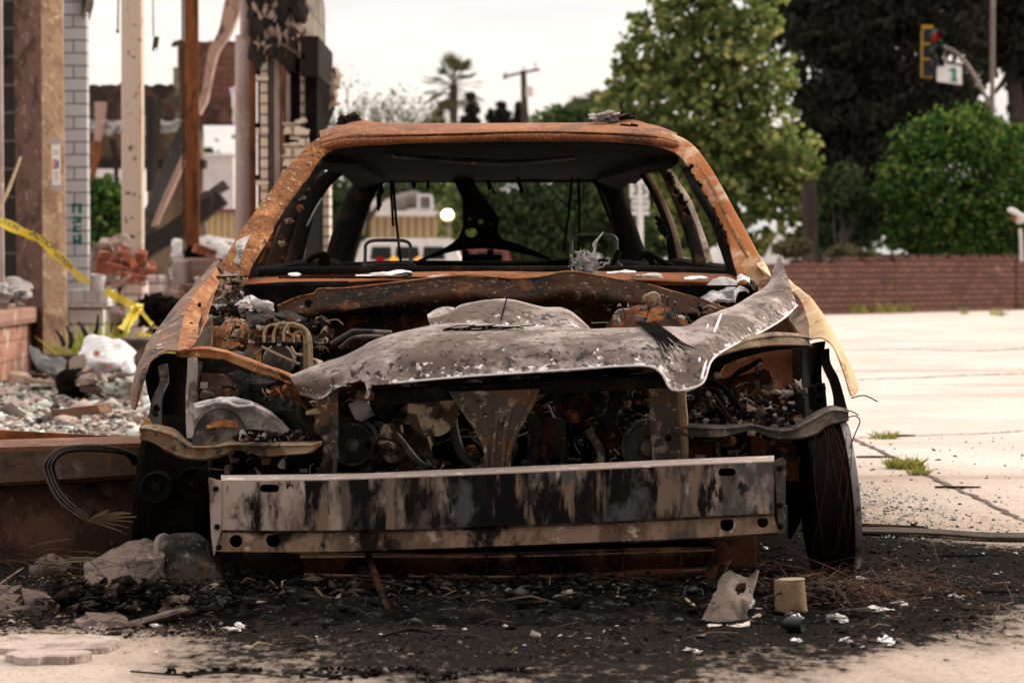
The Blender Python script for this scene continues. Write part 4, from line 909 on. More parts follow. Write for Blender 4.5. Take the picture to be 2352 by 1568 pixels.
for i, (u, v) in enumerate(((1965, 722), (2020, 720), (2060, 718), (2330, 708))):
    p = wa.lerp(wbb, (G(u, v).x - wa.x) / (wbb.x - wa.x)) - n2 * .08
    tuft(p, .22, .22, 60, ['weeds at the wall foot just right of the car fender', 'weed clump second from the car along the wall foot', 'weed clump third from the car along the wall foot', 'weeds at the right end of the brick wall foot'][i], seed=i + 5, group='weeds along the brick wall')
for i, (u, v) in enumerate(((2213, 722), (2281, 724), (2300, 726))):
    tuft(G(u, v), .07, .16, 26, ['lone weed on the pavement before the brick wall, left one', 'lone weed on the pavement before the brick wall, middle one', 'lone weed on the pavement before the brick wall, right one'][i], seed=i + 25, group='lone weeds on the pavement')
# pale ornament standing on the wall at the right edge
orn = thing('garden_ornament', 'pale ornament with a terracotta patch above the wall at the right edge', 'ornament', P(2340, 590, 40.5))
MB().tube([P(2346, 600, 40.5), P(2345, 555, 40.5), P(2343, 525, 40.5)], .03, 8).build('stem', m_greywall, orn)
MB().rock(P(2343, 501, 40.5), (.12, .09, .10), 3, .2).build('body', m_paper, orn); MB().rock(P(2329, 501, 40.42), (.045, .04, .06), 5, .15).build('patch', m_brick, orn)
MB().tube([P(2343, 495, 40.45), P(2332, 487, 40.4), P(2320, 482, 40.4), P(2314, 483, 40.4)], [.04, .05, .05, .02], 10).build('spout', m_white, orn)

# traffic signal on a curved mast arm
Yt = 55.
ts = thing('traffic_signal', 'traffic signal with yellow backplate on a curved mast arm', 'traffic light', (P(2278, 605, Yt).x, Yt, 0))
MB().tube([Vector((P(2279, 605, Yt).x, Yt, 0)), P(2279, 250, Yt), P(2281, -120, Yt)], [.055, .055, .05], 12).build('pole', m_pole, ts)
MB().tube(path([(2275, 245), (2255, 205), (2225, 155), (2200, 125), (2175, 111), (2158, 110)], 24, Yt), .045, 10).build('mast_arm', m_pole, ts)
hd = MB().pbox(2121, 2150, 66, 176, Yt - .35, .22).build('signal_housing', m_dkhouse, ts, smooth=False, bevel=.02)
b = MB()
for u0, u1, v0, v1 in ((2116, 2121, 70, 178), (2118, 2143, 58, 67), (2118, 2141, 172, 179)): b.pbox(u0, u1, v0, v1, Yt - .3, .03)
for v in (101, 136): b.pbox(2120, 2138, v - 2, v + 2, Yt - .37, .03)
b.build('backplate', m_yellow, hd, smooth=False)
for k, v in enumerate((84, 118, 148)):
    c = P(2143, v, Yt - .36); b = MB()
    pts = [(c + Vector((math.cos(a) * .12 * 1.0, 0, math.sin(a) * .12))) for a in np.linspace(-.5, math.pi + .5, 18)]
    b.strip(pts, [p + Vector((.10, -.24, -.01)) for p in pts], (0, .002, .006), 18); b.build('visor', m_dkhouse, hd)
    MB().lathe(c + Vector((0.02, -.01, 0)), (.35, -1, 0), [(.10, 0), (.09, .02), (.03, .035)], 16).build('lens', m_red if k == 0 else m_glasspc, hd)
sg = MB().prism(PP([(2153, 145), (2209, 153), (2209, 195), (2152, 187)], Yt - .1), (0, .03, 0)).build('street_name_sign', m_sign, ts, smooth=False)
MB().prism(PP([(2188, 156), (2196, 157), (2196, 188), (2188, 187)], Yt - .13), (0, .01, 0)).build('sign_mark', m_teal, sg, smooth=False)
MB().prism(PP([(2183, 182), (2200, 184), (2200, 189), (2183, 187)], Yt - .135), (0, .01, 0)).build('sign_mark', m_teal, sg, smooth=False)
MB().prism(PP([(2181, 158), (2189, 159), (2189, 164), (2181, 163)], Yt - .136), (0, .01, 0)).build('sign_mark', m_teal, sg, smooth=False)
for u in (2170, 2195): MB().tube([P(u, 112 if u < 2180 else 124, Yt), P(u, 150, Yt - .08)], .02, 6).build('hanger', m_pole, ts)

# utility pole with crossarm and transformer
Yp = 130.
up = thing('utility_pole', 'dark wooden utility pole with a tilted crossarm and grey transformer', 'utility pole', (P(1206, 605, Yp).x, Yp, 0))
MB().tube([Vector((P(1207, 605, Yp).x, Yp, 0)), P(1206, 280, Yp), P(1202, 162, Yp)], [.22, .20, .15], 10).build('pole', m_bark, up)
MB().tube([P(1155, 178, Yp - .2), P(1203, 166, Yp - .2), P(1240, 160, Yp - .2)], .07, 6).build('crossarm', m_bark, up)
MB().lathe(P(1217, 222, Yp - .3), (0, 0, 1), [(.2, 0), (.22, .03), (.22, .5), (.17, .55)], 16).build('transformer', m_greywall, up)
for u, v in ((1158, 176), (1163, 174), (1203, 160), (1229, 150)): MB().tube([P(u, v + 8, Yp - .2), P(u, v - 8, Yp - .2)], .05, 6).build('insulator', m_greyp, up)

# ------------------------------------------------------------------ trees and shrubs
m_maple = island_mat('maple_leaves', [(0, (.045, .078, .026)), (.35, (.10, .145, .044)), (.7, (.20, .235, .075)), (1, (.34, .34, .14))], trans=.42)
m_darkleaf = island_mat('dark_needles', [(0, (.009, .011, .008)), (.6, (.016, .018, .012)), (1, (.03, .03, .02))], trans=.08)
m_bush = island_mat('bright_bush_leaves', [(0, (.012, .034, .008)), (.5, (.03, .085, .016)), (.82, (.085, .16, .035)), (1, (.22, .27, .07))], trans=.3)
m_mid = island_mat('mid_green_leaves', [(0, (.022, .045, .018)), (.5, (.045, .085, .03)), (1, (.10, .14, .045))], trans=.3)
m_olive = island_mat('olive_leaves', [(0, (.06, .065, .03)), (1, (.16, .14, .075))], trans=.35)
m_hedge = island_mat('dark_hedge_leaves', [(0, (.016, .03, .012)), (.6, (.035, .058, .022)), (1, (.075, .10, .035))], trans=.2)  # dark green tones, varied leaf by leaf

tree('maple_tree', 'tall light green maple tree behind the right roof corner of the car', 'tree', G(1690, 698), .16,
     [(1640, 120, 120, 110), (1700, 30, 110, 80), (1520, 210, 110, 95), (1470, 120, 52, 60), (1440, 220, 45, 60), (1560, 60, 70, 70), (1650, 270, 150, 110), (1750, 340, 130, 100), (1800, 400, 90, 80), (1700, 430, 140, 90), (1600, 400, 110, 100), (1500, 330, 100, 90), (1830, 480, 80, 55), (1410, 255, 40, 60), (1430, 335, 60, 60), (1790, 560, 70, 32), (1680, 575, 120, 28), (1850, 440, 60, 50), (1580, 180, 60, 60), (1620, -20, 60, 60), (1470, 60, 34, 36), (1425, 160, 30, 44), (1405, 215, 28, 40), (1540, -10, 46, 50), (1560, 130, 60, 50), (1740, 520, 130, 45), (1600, 500, 110, 60), (1770, 200, 60, 90), (1660, -60, 100, 90)],
     45, 19000, .155, m_maple, .125, .42, 330, .75, .2, 11, limbs=50, top=P(1660, 90, 45))
tree('dark_pine', 'huge dark pine filling the sky behind the traffic signal', 'tree', G(1858, 668), .30,
     [(1900, 60, 190, 120), (2080, 40, 200, 130), (1950, 250, 170, 120), (2120, 220, 150, 120), (1880, 380, 90, 90), (2020, 380, 110, 90), (2060, -90, 320, 100), (1830, -20, 80, 100), (1960, 480, 130, 70), (2080, 470, 90, 90)],
     68, 40000, .30, m_darkleaf, .20, .25, 260, .35, .5, 12, limbs=40, top=P(1930, 100, 68))
tree('dark_cedar', 'second dark tree at the right edge behind the round bush', 'tree', G(2360, 668), .35,
     [(2320, 60, 90, 90), (2250, 60, 70, 120), (2370, 200, 70, 90), (2300, 330, 80, 60), (2230, 250, 60, 80), (2360, -40, 110, 80), (2380, 310, 60, 100)], 72, 12000, .32, m_darkleaf, .20, .3, 130, .35, .5, 13, limbs=26, top=P(2330, 100, 72))
tree('round_bush', 'big bright green rounded bush above the brick wall', 'bush', G(2190, 700), .10,
     [(2200, 420, 150, 150), (2100, 410, 70, 90), (2290, 400, 90, 130), (2130, 330, 60, 45), (2210, 290, 70, 40), (2080, 500, 60, 80), (2200, 530, 150, 60), (2320, 520, 80, 80), (2290, 310, 50, 40), (2150, 560, 120, 36), (2170, 300, 30, 34), (2250, 270, 26, 28), (2330, 330, 34, 40), (2060, 420, 26, 34)],
     43.5, 34000, .115, m_bush, .20, .72, 150, .5, .3, 14, limbs=30, dy=.8)
tree('street_shrub', 'loose dark shrub between the maple trunk and the round bush', 'shrub', G(1925, 712), .07,
     [(1930, 460, 70, 70), (1960, 540, 60, 50), (1900, 540, 50, 45), (1985, 480, 40, 70)], 44, 6500, .12, m_hedge, .25, .3, 60, .55, .2, 15)
simple('tree_trunk', MB().tube([G(1861, 712), P(1861, 590, 42.5), P(1860, 470, 42.5), P(1858, 420, 42.5)], [.155, .145, .14, .12], 12), m_bark, 'bare dark tree trunk behind the left part of the brick wall', 'tree trunk')
for i, (bl, Y, n, lm, lb, ft) in enumerate((
    ([(1250, 500, 150, 90), (1340, 470, 120, 80), (1180, 540, 100, 60), (1420, 530, 90, 70), (1300, 570, 160, 40), (1120, 470, 60, 60)], 62, 20000, m_hedge, 'dense dark hedge of trees seen through the rear window', (1300, 660)),
    ([(1440, 480, 90, 110), (1540, 530, 90, 70), (1400, 400, 70, 60), (1500, 430, 80, 70), (1610, 560, 70, 40)], 66, 14000, m_mid, 'mid green trees behind the speed limit sign', (1480, 652)),
    ([(1262, 290, 55, 48), (1335, 300, 70, 55), (1395, 275, 50, 45), (1420, 340, 60, 60), (1300, 350, 110, 50)], 95, 9000, m_mid, 'rounded green trees right of the utility pole', (1330, 650)),
    ([(1340, 248, 34, 26), (1375, 232, 26, 20), (1320, 262, 24, 20)], 110, 1600, m_olive, 'thin brownish tree top above the rounded green trees', (1345, 648)),
    ([(1085, 505, 60, 60), (1050, 470, 40, 50), (1060, 540, 50, 40)], 84, 5000, m_maple, 'light green tree beside the lit lamp', (1070, 656)),
    ([(950, 432, 90, 22), (890, 440, 60, 18), (1020, 440, 36, 26)], 130, 3500, m_mid, 'green tree line above the tan building', (950, 640)),
    ([(235, 462, 46, 46), (280, 485, 36, 44), (205, 490, 30, 50), (245, 550, 70, 60), (290, 560, 40, 50)], 38, 8000, m_bush, 'bright green bush framed by the burnt back wall', (240, 720)),
    ([(720, 520, 55, 60), (770, 470, 40, 60), (780, 560, 50, 40)], 52, 6500, m_hedge, 'dark green shrub between the ruin and the car', (750, 680)),
    ([(478, 350, 8, 7)], 80, 300, m_mid, 'tiny tree top above the white building in the doorway', (478, 655)),
    ([(1820, 570, 40, 22), (1940, 585, 44, 18), (1985, 590, 30, 16)], 41.2, 2600, m_olive, 'dry pale weeds growing behind the brick wall', (1900, 716)),
    )):
    tree('shade_tree' if 'tree' in lb else 'shrub', lb, 'tree' if 'tree' in lb else 'shrub', G(*ft), .12 if n > 4000 else .03, bl, Y, n, .0021 * Y + .04, lm, .3, .3, 90, .6, .2, 30 + i, limbs=14 if n > 4000 else 4)
# white blossom or litter clumps behind the wall
for i, (u, v, ru, rv, Y, lb) in enumerate(((1668, 570, 26, 36, 44, 'white tent like cover seen between the right pillars of the car'), (1790, 575, 30, 30, 44, 'pale peaked cover above the grey hood tip'), (1640, 588, 22, 18, 43, 'low white bundle left of the pale cover'))):
    c = P(u, v, Y); b = MB(); w = ru / F * Y; h = rv / F * Y
    b.lathe((c.x, c.y, c.z - h * 1.6), (0, 0, 1), [(w * 1.5, 0), (w * 1.2, h), (w * .7, h * 2), (w * .25, h * 2.7), (.02, h * 2.8)], 9); simple('white_cover', b, m_white, lb, 'cover', smooth=False)
simple('white_block', MB().pbox(1934, 1966, 582, 604, 41.5, .4), m_white, 'white block behind the coping of the brick wall', 'block', smooth=False, bevel=.03)
b = MB().pbox(1818, 1862, 532, 542, 60, 3); simple('pale_roof', b, m_greywall, 'pale sliver of a roof beside the dark tree trunk', 'roof', smooth=False)

# bare trees left of the palm
def bare_tree(u, v0, v1, Y, seed, label):
    r = random.Random(seed); foot = Vector((P(u, 605, Y).x, Y, 0)); T = thing('bare_tree', label, 'tree', foot, 'bare trees left of the palm'); tr = MB(); tips = []
    H = P(u, v0, Y).z
    def grow(p, d, l, rad, lev):
        q = p + d * l; tr.tube([p, p.lerp(q, .5) + Vector((r.uniform(-1, 1), r.uniform(-1, 1), 0)) * l * .06, q], [rad, rad * .8, rad * .6], 5, False)
        if lev == 0: tips.append(q); return
        for _ in range(3 if lev > 1 else 2):
            nd = (d + Vector((r.gauss(0, .38), r.gauss(0, .38), r.uniform(-.1, .3)))).normalized(); grow(q, nd, l * r.uniform(.6, .85), rad * .6, lev - 1)
    grow(foot, Vector((0, 0, 1)), H * .32, .16, 5); tr.build('trunk', m_bark, T)
    rng = np.random.default_rng(seed); tp_ = np.array([tuple(t) for t in tips]); pts = np.repeat(tp_, 3, 0) + rng.normal(0, .25, (len(tp_) * 3, 3))
    V, Q = leaves(pts, np.full(len(pts), .17) * rng.uniform(.5, 1.3, len(pts)), .6, .3, rng); raw_mesh('crown', V, Q, m_olive, T)
bare_tree(845, 195, 300, 85, 3, 'taller bare tree with curved limbs left of the palm'); bare_tree(795, 215, 300, 88, 5, 'thin bare tree next to the ruined wall end'); bare_tree(905, 235, 300, 95, 8, 'faint bare tree nearest to the palm')

# palm and cypresses far off
Yq = 150.
pf = Vector((P(1042, 605, Yq).x, Yq, 0)); pt = thing('palm_tree', 'fan palm with drooping lower fronds against the sky', 'palm', pf)
top = P(1042, 195, Yq); MB().tube([pf, pf.lerp(top, .5), top], [.34, .28, .25], 10).build('trunk', m_bark, pt)
b = MB(); r = random.Random(2)
for i in range(46):
    a = r.uniform(0, 6.28); el = r.uniform(-1.0, 1.45); ln_ = r.uniform(.8, 1.45); d = Vector((math.cos(a) * math.cos(el), math.sin(a) * math.cos(el), math.sin(el)))
    q = top + d * ln_ + Vector((0, 0, -.25 * (1 - abs(el)))); s0 = d.cross(Vector((0, 0, 1)))
    s0 = s0.normalized() if s0.length > .1 else Vector((1, 0, 0)); u0 = s0.cross(d)
    for k in range(9):
        an = -1.2 + 2.4 * k / 8; dd = (d * math.cos(an) + s0 * math.sin(an)).normalized(); e = q + dd * .95 + Vector((0, 0, -.18)); w = u0 * .02 + s0.cross(dd).cross(dd) * .07
        b.add([q - w * .3, q.lerp(e, .5) - w, e, q.lerp(e, .5) + w], [(0, 1, 2, 3)])
    b.tube([top, q], .03, 4, False)
b.build('fronds', island_mat('palm_fronds', [(0, (.03, .04, .018)), (1, (.09, .09, .04))], trans=.15), pt)
for (u, v, h, lb) in ((1003, 250, 60, 'slim dark cypress just left of the palm'), (1080, 215, 95, 'dark leaning cypress just right of the palm'), (1130, 265, 40, 'low dark cypress between the palm and the utility pole'), (1152, 232, 75, 'pointed dark cypress between the palm and the utility pole'), (1192, 245, 60, 'dark cypress at the foot of the utility pole')):
    tree('cypress_tree', lb, 'tree', (P(u, 605, 140).x, 140, 0), .12, [(u + 3 * (j % 2), v + 8 + h * j / 4 * 1.2, 7 + 3.2 * j, 20) for j in range(6)], 140, 2600, .34, m_darkleaf, .6, .2, 30, .5, -.2, int(u), 'cypresses by the palm', limbs=4)
tag(raw_mesh('treeline', *leaves(np.stack([RNG.uniform(-40, 6, 5000), RNG.uniform(165, 172, 5000), np.abs(RNG.normal(0, 3.2, 5000))], 1), RNG.uniform(.4, .8, 5000), .6, .2), m_hedge), kind='stuff')
# ------------------------------------------------------------------ the burnt out car
m_bits = island_mat('engine_bay_bits', [(0, (.004, .0035, .003)), (.5, (.012, .009, .008)), (.68, (.10, .04, .018)), (.84, (.15, .13, .125)), (1, (.48, .44, .43))], rough=.95, spec=.1)
car = thing('burnt_car', 'burnt out rusty car shell facing the camera with a crumpled ash coated hood', 'car', (0.03, 5.6, 0))
def part(name, mb, m, parent=None, **kw): return mb.build(name, m, parent or car, **kw)
def circ(u, v, r, Y, n=16, rv=None): return [P(u + r * math.cos(a), v + (rv or r) * math.sin(a), Y) for a in np.linspace(0, 2 * math.pi, n, endpoint=False)]
def slot(u, v, w, h, Y, n=8):
    r = h / 2; q = []
    for a in np.linspace(-math.pi / 2, math.pi / 2, n): q.append(P(u + w / 2 - r + r * math.cos(a), v + r * math.sin(a), Y))
    for a in np.linspace(math.pi / 2, 3 * math.pi / 2, n): q.append(P(u - w / 2 + r + r * math.cos(a), v + r * math.sin(a), Y))
    return q

# bumper beam: hat section with slots, returns and end flanges
YB = 5.60
ut = [(508, 1106), (640, 1105), (776, 1102.5), (960, 1096), (1176, 1087), (1380, 1078), (1576, 1069), (1778, 1061)]
um = [(510, 1216), (640, 1218), (776, 1217), (960, 1214), (1176, 1206), (1380, 1198), (1576, 1187), (1778, 1178)]
ub = [(493, 1269), (640, 1270), (776, 1269), (960, 1263), (1176, 1255), (1380, 1247), (1576, 1239), (1790, 1225)]
def bow(u): return YB + .05 * ((u - 1140) / 650) ** 2
b = MB()
b.prism([P(u, v, YB) for u, v in ut] + [P(u, v, YB) for u, v in reversed(um)], (0, .004, 0), [slot(619, 1121, 44, 18, YB), slot(1670, 1084, 40, 18, YB)])
bb = part('bumper_beam', b, m_bumper, bevel=.0015, smooth=False)
part('top_flange', MB().strip([P(u, v, YB + .001) for u, v in ut], [P(u, v - 12.5, YB + .11) for u, v in ut], (0, 0, .003), 30), m_bumper_top, bb, smooth=False)
b = MB()
b.strip([P(u, v, YB + .001) for u, v in um], [P(u, v + 2, YB + .03) for u, v in um], (0, 0, .003), 30)
b.strip([P(u, v + 2, YB + .028) for u, v in um], [P(u, v + 7, YB + .026) for u, v in um], (0, .003, 0), 30)
lo = [P(u, v + 7.5, YB + .012) for u, v in um]; lb_ = [P(u, v, YB + .012) for u, v in ub]
b.prism(lo + lb_[::-1], (0, .004, 0), [circ(542, 1242, 15, YB + .012), circ(627, 1240, 16, YB + .012), circ(1670, 1204, 16, YB + .012), circ(1752, 1199, 13, YB + .012)])
b.strip([P(u, v + 7, YB + .03) for u, v in um], [P(u, v + 7, YB + .01) for u, v in um], (0, 0, -.003), 30)
b.strip([P(u, v, YB + .012) for u, v in ub], [P(u, v + 1, YB + .11) for u, v in ub], (0, 0, .003), 30)
part('lower_step', b, m_bumper_low, bb, bevel=.0015, smooth=False)
b = MB(); b.prism([P(500, 1098, YB + .10), P(1790, 1052, YB + .10), P(1795, 1218, YB + .10), P(500, 1262, YB + .10)], (0, .01, 0)); part('beam_back', b, m_black, bb, smooth=False)
for pts, bolts, m_ in (([(481, 1099), (507, 1107), (509, 1214), (492, 1268), (487, 1230)], [(496, 1122), (499, 1209), (503, 1256)], m_bumper), ([(1779, 1060), (1798, 1053), (1805, 1056), (1803, 1222), (1791, 1224)], [(1791, 1075), (1791, 1160), (1792, 1208)], m_bracket_g)):
    fl = part('end_flange', MB().prism(PP(pts, YB - .004), (0, .02, 0)), m_, bb, smooth=False, bevel=.002)
    for u, v in bolts: MB().lathe(P(u, v, YB - .006), (0, -1, 0), [(.007, 0), (.007, .004), (.004, .006)], 8).build('bolt', m_soot, bb)

# lower crossmember below the bumper beam
b = MB()
t0 = [(690, 1278), (860, 1277), (1120, 1277), (1400, 1270), (1640, 1262)]; t1 = [(700, 1318), (860, 1321), (1120, 1323), (1400, 1318), (1620, 1306)]; t2 = [(740, 1342), (900, 1354), (1120, 1358), (1400, 1350), (1575, 1336)]
b.sheet([[P(u, v - 8, 5.86) for u, v in t0], [P(u, v, 5.82) for u, v in t0], [P(u, v - 6, 5.83) for u, v in t1]], 40, 10, .004, .006, 5)
b.sheet([[P(u, v - 4, 5.84) for u, v in t1], [P(u, v, 5.78) for u, v in t1], [P(u, (v + w) / 2 + 3, 5.78) for (u, v), (_, w) in zip(t1, t2)], [P(u, v, 5.84) for u, v in t2]], 40, 12, .004, .008, 5)
m_xrust = mat('under_rust', (.065, .026, .014), [(SOOT, 5, .46, .60), ((.12, .05, .024), 13, .55, .66), ((.16, .10, .06), 50, .64, .70)], spec=.06, bump=((40, .4),))
part('crossmember', b, m_xrust)
for u in (1117, 1190, 1430, 1565, 1640): part('crossmember_rib', MB().pbox(u - 3, u + 3, 1270, 1322, 5.80, .03), m_xrust, smooth=False)
b = MB().pbox(1640, 1738, 1222, 1305, 5.82, .08); part('mount_plate', b, m_xrust, smooth=False, bevel=.004)
b = MB().pbox(560, 720, 1262, 1320, 5.88, .08); part('mount_plate', b, m_soot, smooth=False, bevel=.004)
part('rib_edge', MB().tube([p + Vector((0, -.012, .0)) for p in path([(u, v, 5.82) for u, v in t0], 40)], .0022, 6), m_bracket)
part('rib_edge', MB().tube([p + Vector((0, -.012, .0)) for p in path([(u, v, 5.79) for u, v in t1], 40)], .0024, 6), m_bracket)
part('splash_shield', MB().sheet([PP([(1500, 1340, 5.85), (1600, 1325, 5.8), (1680, 1280, 5.78)]), PP([(1510, 1368, 5.75), (1590, 1352, 5.7), (1660, 1318, 5.7)])], 14, 8, .003, .01, 8), m_xrust)
part('blackout_panel', MB().pbox(420, 735, 800, 1110, 6.60, .02), m_black, smooth=False)  # black panels added to close bright gaps and keep the lamp openings dark
part('blackout_panel', MB().pbox(1600, 1850, 790, 1110, 6.62, .02), m_black, smooth=False)

# engine: dark block, pulleys, alternators, pipes
eng = thing('tmp', None, None, (0, 0, 0)); bpy.data.objects.remove(eng)
b = MB().pbox(700, 1640, 900, 1300, 6.55, .7); r_ = random.Random(5)
for i in range(170):
    p = P(r_.uniform(720, 1640), r_.uniform(890, 1180), 6.5 + r_.uniform(-.1, .05)); b.rock(p, (r_.uniform(.02, .07), .04, r_.uniform(.02, .06)), i, .4, sub=1)
eb = part('engine_block', b, m_black, smooth=False)
def disc(u, v, r, Y, m_, holes=0, name='pulley', prof=None):
    R = r / F * Y; c = P(u, v, Y); bq = MB()
    if holes:
        o = [c + Vector((math.cos(a) * R, 0, math.sin(a) * R)) for a in np.linspace(0, 2 * math.pi, 36, endpoint=False)]
        hs = [[c + Vector((math.cos(k) * R * .62 + math.cos(a) * R * .20, 0, math.sin(k) * R * .62 + math.sin(a) * R * .20)) for a in np.linspace(0, 2 * math.pi, 14, endpoint=False)] for k in (math.pi * .27, math.pi * .76, math.pi * 1.27, math.pi * 1.74)]
        bq.prism(o, (0, .012, 0), hs)
        bq.lathe(c, (0, -1, 0), [(R * .30, 0), (R * .26, .012), (R * .12, .016)], 20); bq.lathe(c + Vector((0, .004, 0)), (0, 1, 0), [(R, 0), (R * 1.02, .01), (R * .96, .02), (R * 1.02, .03), (R, .045)], 36)
    else:
        bq.lathe(c, (0, -1, 0), prof or [(R, -.05), (R * .94, -.035), (R, -.02), (R * .98, 0), (R * .9, .006), (R * .82, -.008), (R * .36, -.012), (R * .30, .010), (R * .10, .014)], 36)
    return part(name, bq, m_, eb)
m_pul = mat('pulley_crust', (.06, .042, .03), [((.40, .31, .22), 22, .50, .58), ((.12, .045, .016), 9, .52, .64), (SOOT, 14, .56, .66)], bump=((60, .5),))
disc(993, 945, 58, 5.93, m_pul, 4)
disc(1322, 920, 52, 5.97, m_drust)
disc(808, 1022, 52, 5.98, m_bracket_g); disc(1492, 1028, 66, 5.95, m_bracket_g, name='compressor_clutch'); disc(1150, 1005, 40, 6.05, m_soot); disc(1395, 1000, 34, 6.0, m_drust); disc(900, 1035, 30, 6.0, m_mottle)
disc(1478, 905, 36, 6.15, m_drust); disc(806, 944, 26, 6.05, m_drust)
disc(445, 1112, 40, 6.02, m_soot, name='horn'); disc(359, 1120, 38, 6.0, m_soot, name='horn')
b = MB(); c = P(890, 948, 5.95); R = 21 / F * 5.95
b.lathe(c, (-.25, .9, .1), [(R * .80, .002), (R, 0), (R, .10)], 22); b.lathe(c + Vector((0, -.002, 0)), (-.25, .9, .1), [(R * .98, 0), (R * .80, .0), (R * .78, .09), (.004, .09)], 22)
part('hose_stub', b, m_soot, eb)
part('hose_stub', MB().tube(path([(850, 930), (835, 938), (812, 950)], 8, 6.02), .028, 12), m_ash, eb)
part('pipe', MB().tube(path([(1250, 880), (1215, 905), (1180, 925)], 8, 5.95), .026, 12), m_bracket, eb)
part('lump', MB().rock(P(834, 908, 5.92), (.022, .015, .014), 4, .2).rock(P(846, 908, 5.92), (.018, .015, .014), 6, .2), m_bracket, eb)
part('alternator', MB().lathe(P(812, 1020, 6.0), (0, -1, 0), [(.06, -.1), (.06, 0), (.05, .012), (.02, .02)], 24).rock(P(800, 985, 6.0), (.04, .03, .035), 9, .4).rock(P(845, 1050, 6.02), (.05, .04, .03), 12, .4), m_ashdk, eb)
part('housing', MB().prism(PP([(1040, 1010), (1080, 1005), (1130, 1050), (1120, 1070), (1020, 1058), (975, 1035)], 6.1), (0, .1, 0)), m_soot, eb, smooth=False, bevel=.01)
b = MB()
for i in range(500):
    u = r_.uniform(1340, 1640); p = P(u, r_.uniform(900, 1000) , 6.05 + r_.uniform(-.1, .2)); b.rock(p, (r_.uniform(.003, .013), .008, r_.uniform(.003, .008)), i + 30, .5, sub=1)
tag(part('ash_scraps', b, m_bits, smooth=False), kind='stuff')
b = MB()
for i in range(800):
    u = r_.uniform(1560, 1835); p = P(u, 990 - abs(r_.gauss(0, 34)), 6.1 + r_.uniform(-.1, .25)); b.rock(p, (r_.uniform(.003, .013), .008, r_.uniform(.003, .009)), i + 130, .6, sub=1)
tag(part('char_scraps', b, m_bits, smooth=False), kind='stuff')

m_clut = [m_soot, m_drust, m_bracket_g, m_mottle, m_bracket, m_pul, m_rust, m_ashdk]
rc_ = random.Random(77)
def clutter(n, u0, u1, v0, v1, y0, y1, names=('burnt_hose', 'burnt_fitting', 'burnt_stay')):
    for i in range(n):
        u, v, y = rc_.uniform(u0, u1), rc_.uniform(v0, v1), rc_.uniform(y0, y1); k = rc_.choice((0, 0, 1, 1, 2)); m_ = rc_.choice(m_clut)
        if k == 0:
            a = rc_.uniform(0, 6.28); l = rc_.uniform(22, 70); part('burnt_hose', MB().tube(path([(u, v, y), (u + l * .4 * math.cos(a) + rc_.uniform(-8, 8), v + l * .3 * math.sin(a), y - .02), (u + l * math.cos(a), v + l * .6 * math.sin(a) + 8, y + .02)], 12), rc_.uniform(.003, .011), 7), m_, eb)
        elif k == 1:
            r0 = rc_.uniform(.007, .020); part('burnt_fitting', MB().lathe(P(u, v, y), (rc_.uniform(-.5, .5), -1, rc_.uniform(-.4, .5)), [(r0 * .9, -.04), (r0, 0), (r0 * .75, .004), (r0 * .7, -.004), (r0 * .3, -.004), (r0 * .28, .008)], 14), m_, eb)
        else:
            l = rc_.uniform(8, 26); a = rc_.uniform(-.6, .6); q = PP([(u - l, v - l * .3), (u + l, v - l * .3 + l * a), (u + l * .8, v + l * .35 + l * a), (u - l * .9, v + l * .3)], y); part('burnt_stay', MB().prism(q, (0, rc_.uniform(.004, .03), 0)), m_, eb, smooth=False, bevel=.002)
m_tangle = island_mat('burnt_tangle', [(0, (.008, .006, .005)), (.3, (.03, .02, .014)), (.5, (.13, .06, .028)), (.68, (.09, .075, .065)), (.84, (.24, .17, .12)), (1, (.38, .34, .32))], rough=.85, spec=.15)
def tangle(n, u0, u1, v0, v1, y0, y1, seed, rmax=.004, fall=18):
    b = MB(); r = random.Random(seed)
    for i in range(n):
        u, v, y = r.uniform(u0, u1), r.uniform(v0, v1), r.uniform(y0, y1); a = r.uniform(0, 6.28); l = r.uniform(14, 60); k = r.random()
        if k < .62: b.tube(path([(u, v, y), (u + l * .35 * math.cos(a) + r.uniform(-8, 8), v + l * .35 * math.sin(a), y + r.uniform(-.02, .02)), (u + l * .8 * math.cos(a), v + l * .6 * math.sin(a) + r.uniform(0, fall), y)], 8), r.uniform(.001, rmax), 5, False)
        elif k < .85: b.rock(P(u, v, y), (r.uniform(.006, .020), r.uniform(.004, .012), r.uniform(.004, .014)), seed * 1000 + i, .6, sub=1)
        else:
            q = PP([(u - l * .2, v), (u + l * .2, v + r.uniform(-8, 8)), (u + l * .16, v + r.uniform(6, 16)), (u - l * .18, v + r.uniform(6, 14))], y); b.prism(q, (r.uniform(-.01, .01), .003, 0))
    tag(part('burnt_tangle', b, m_tangle, smooth=False), kind='stuff')
tangle(230, 770, 1570, 885, 1080, 6.12, 6.45, 1)
tangle(150, 1600, 1836, 880, 1005, 5.98, 6.25, 2)
tangle(160, 455, 720, 870, 1012, 5.98, 6.2, 3)
tangle(110, 500, 760, 735, 870, 6.3, 6.55, 4)
tangle(36, 480, 740, 1035, 1090, 5.9, 6.05, 5)
tangle(40, 1560, 1830, 1010, 1100, 5.95, 6.1, 6)
tangle(60, 1400, 1660, 700, 745, 6.5, 6.75, 7)
tangle(90, 500, 560, 655, 720, 6.9, 7.1, 8)
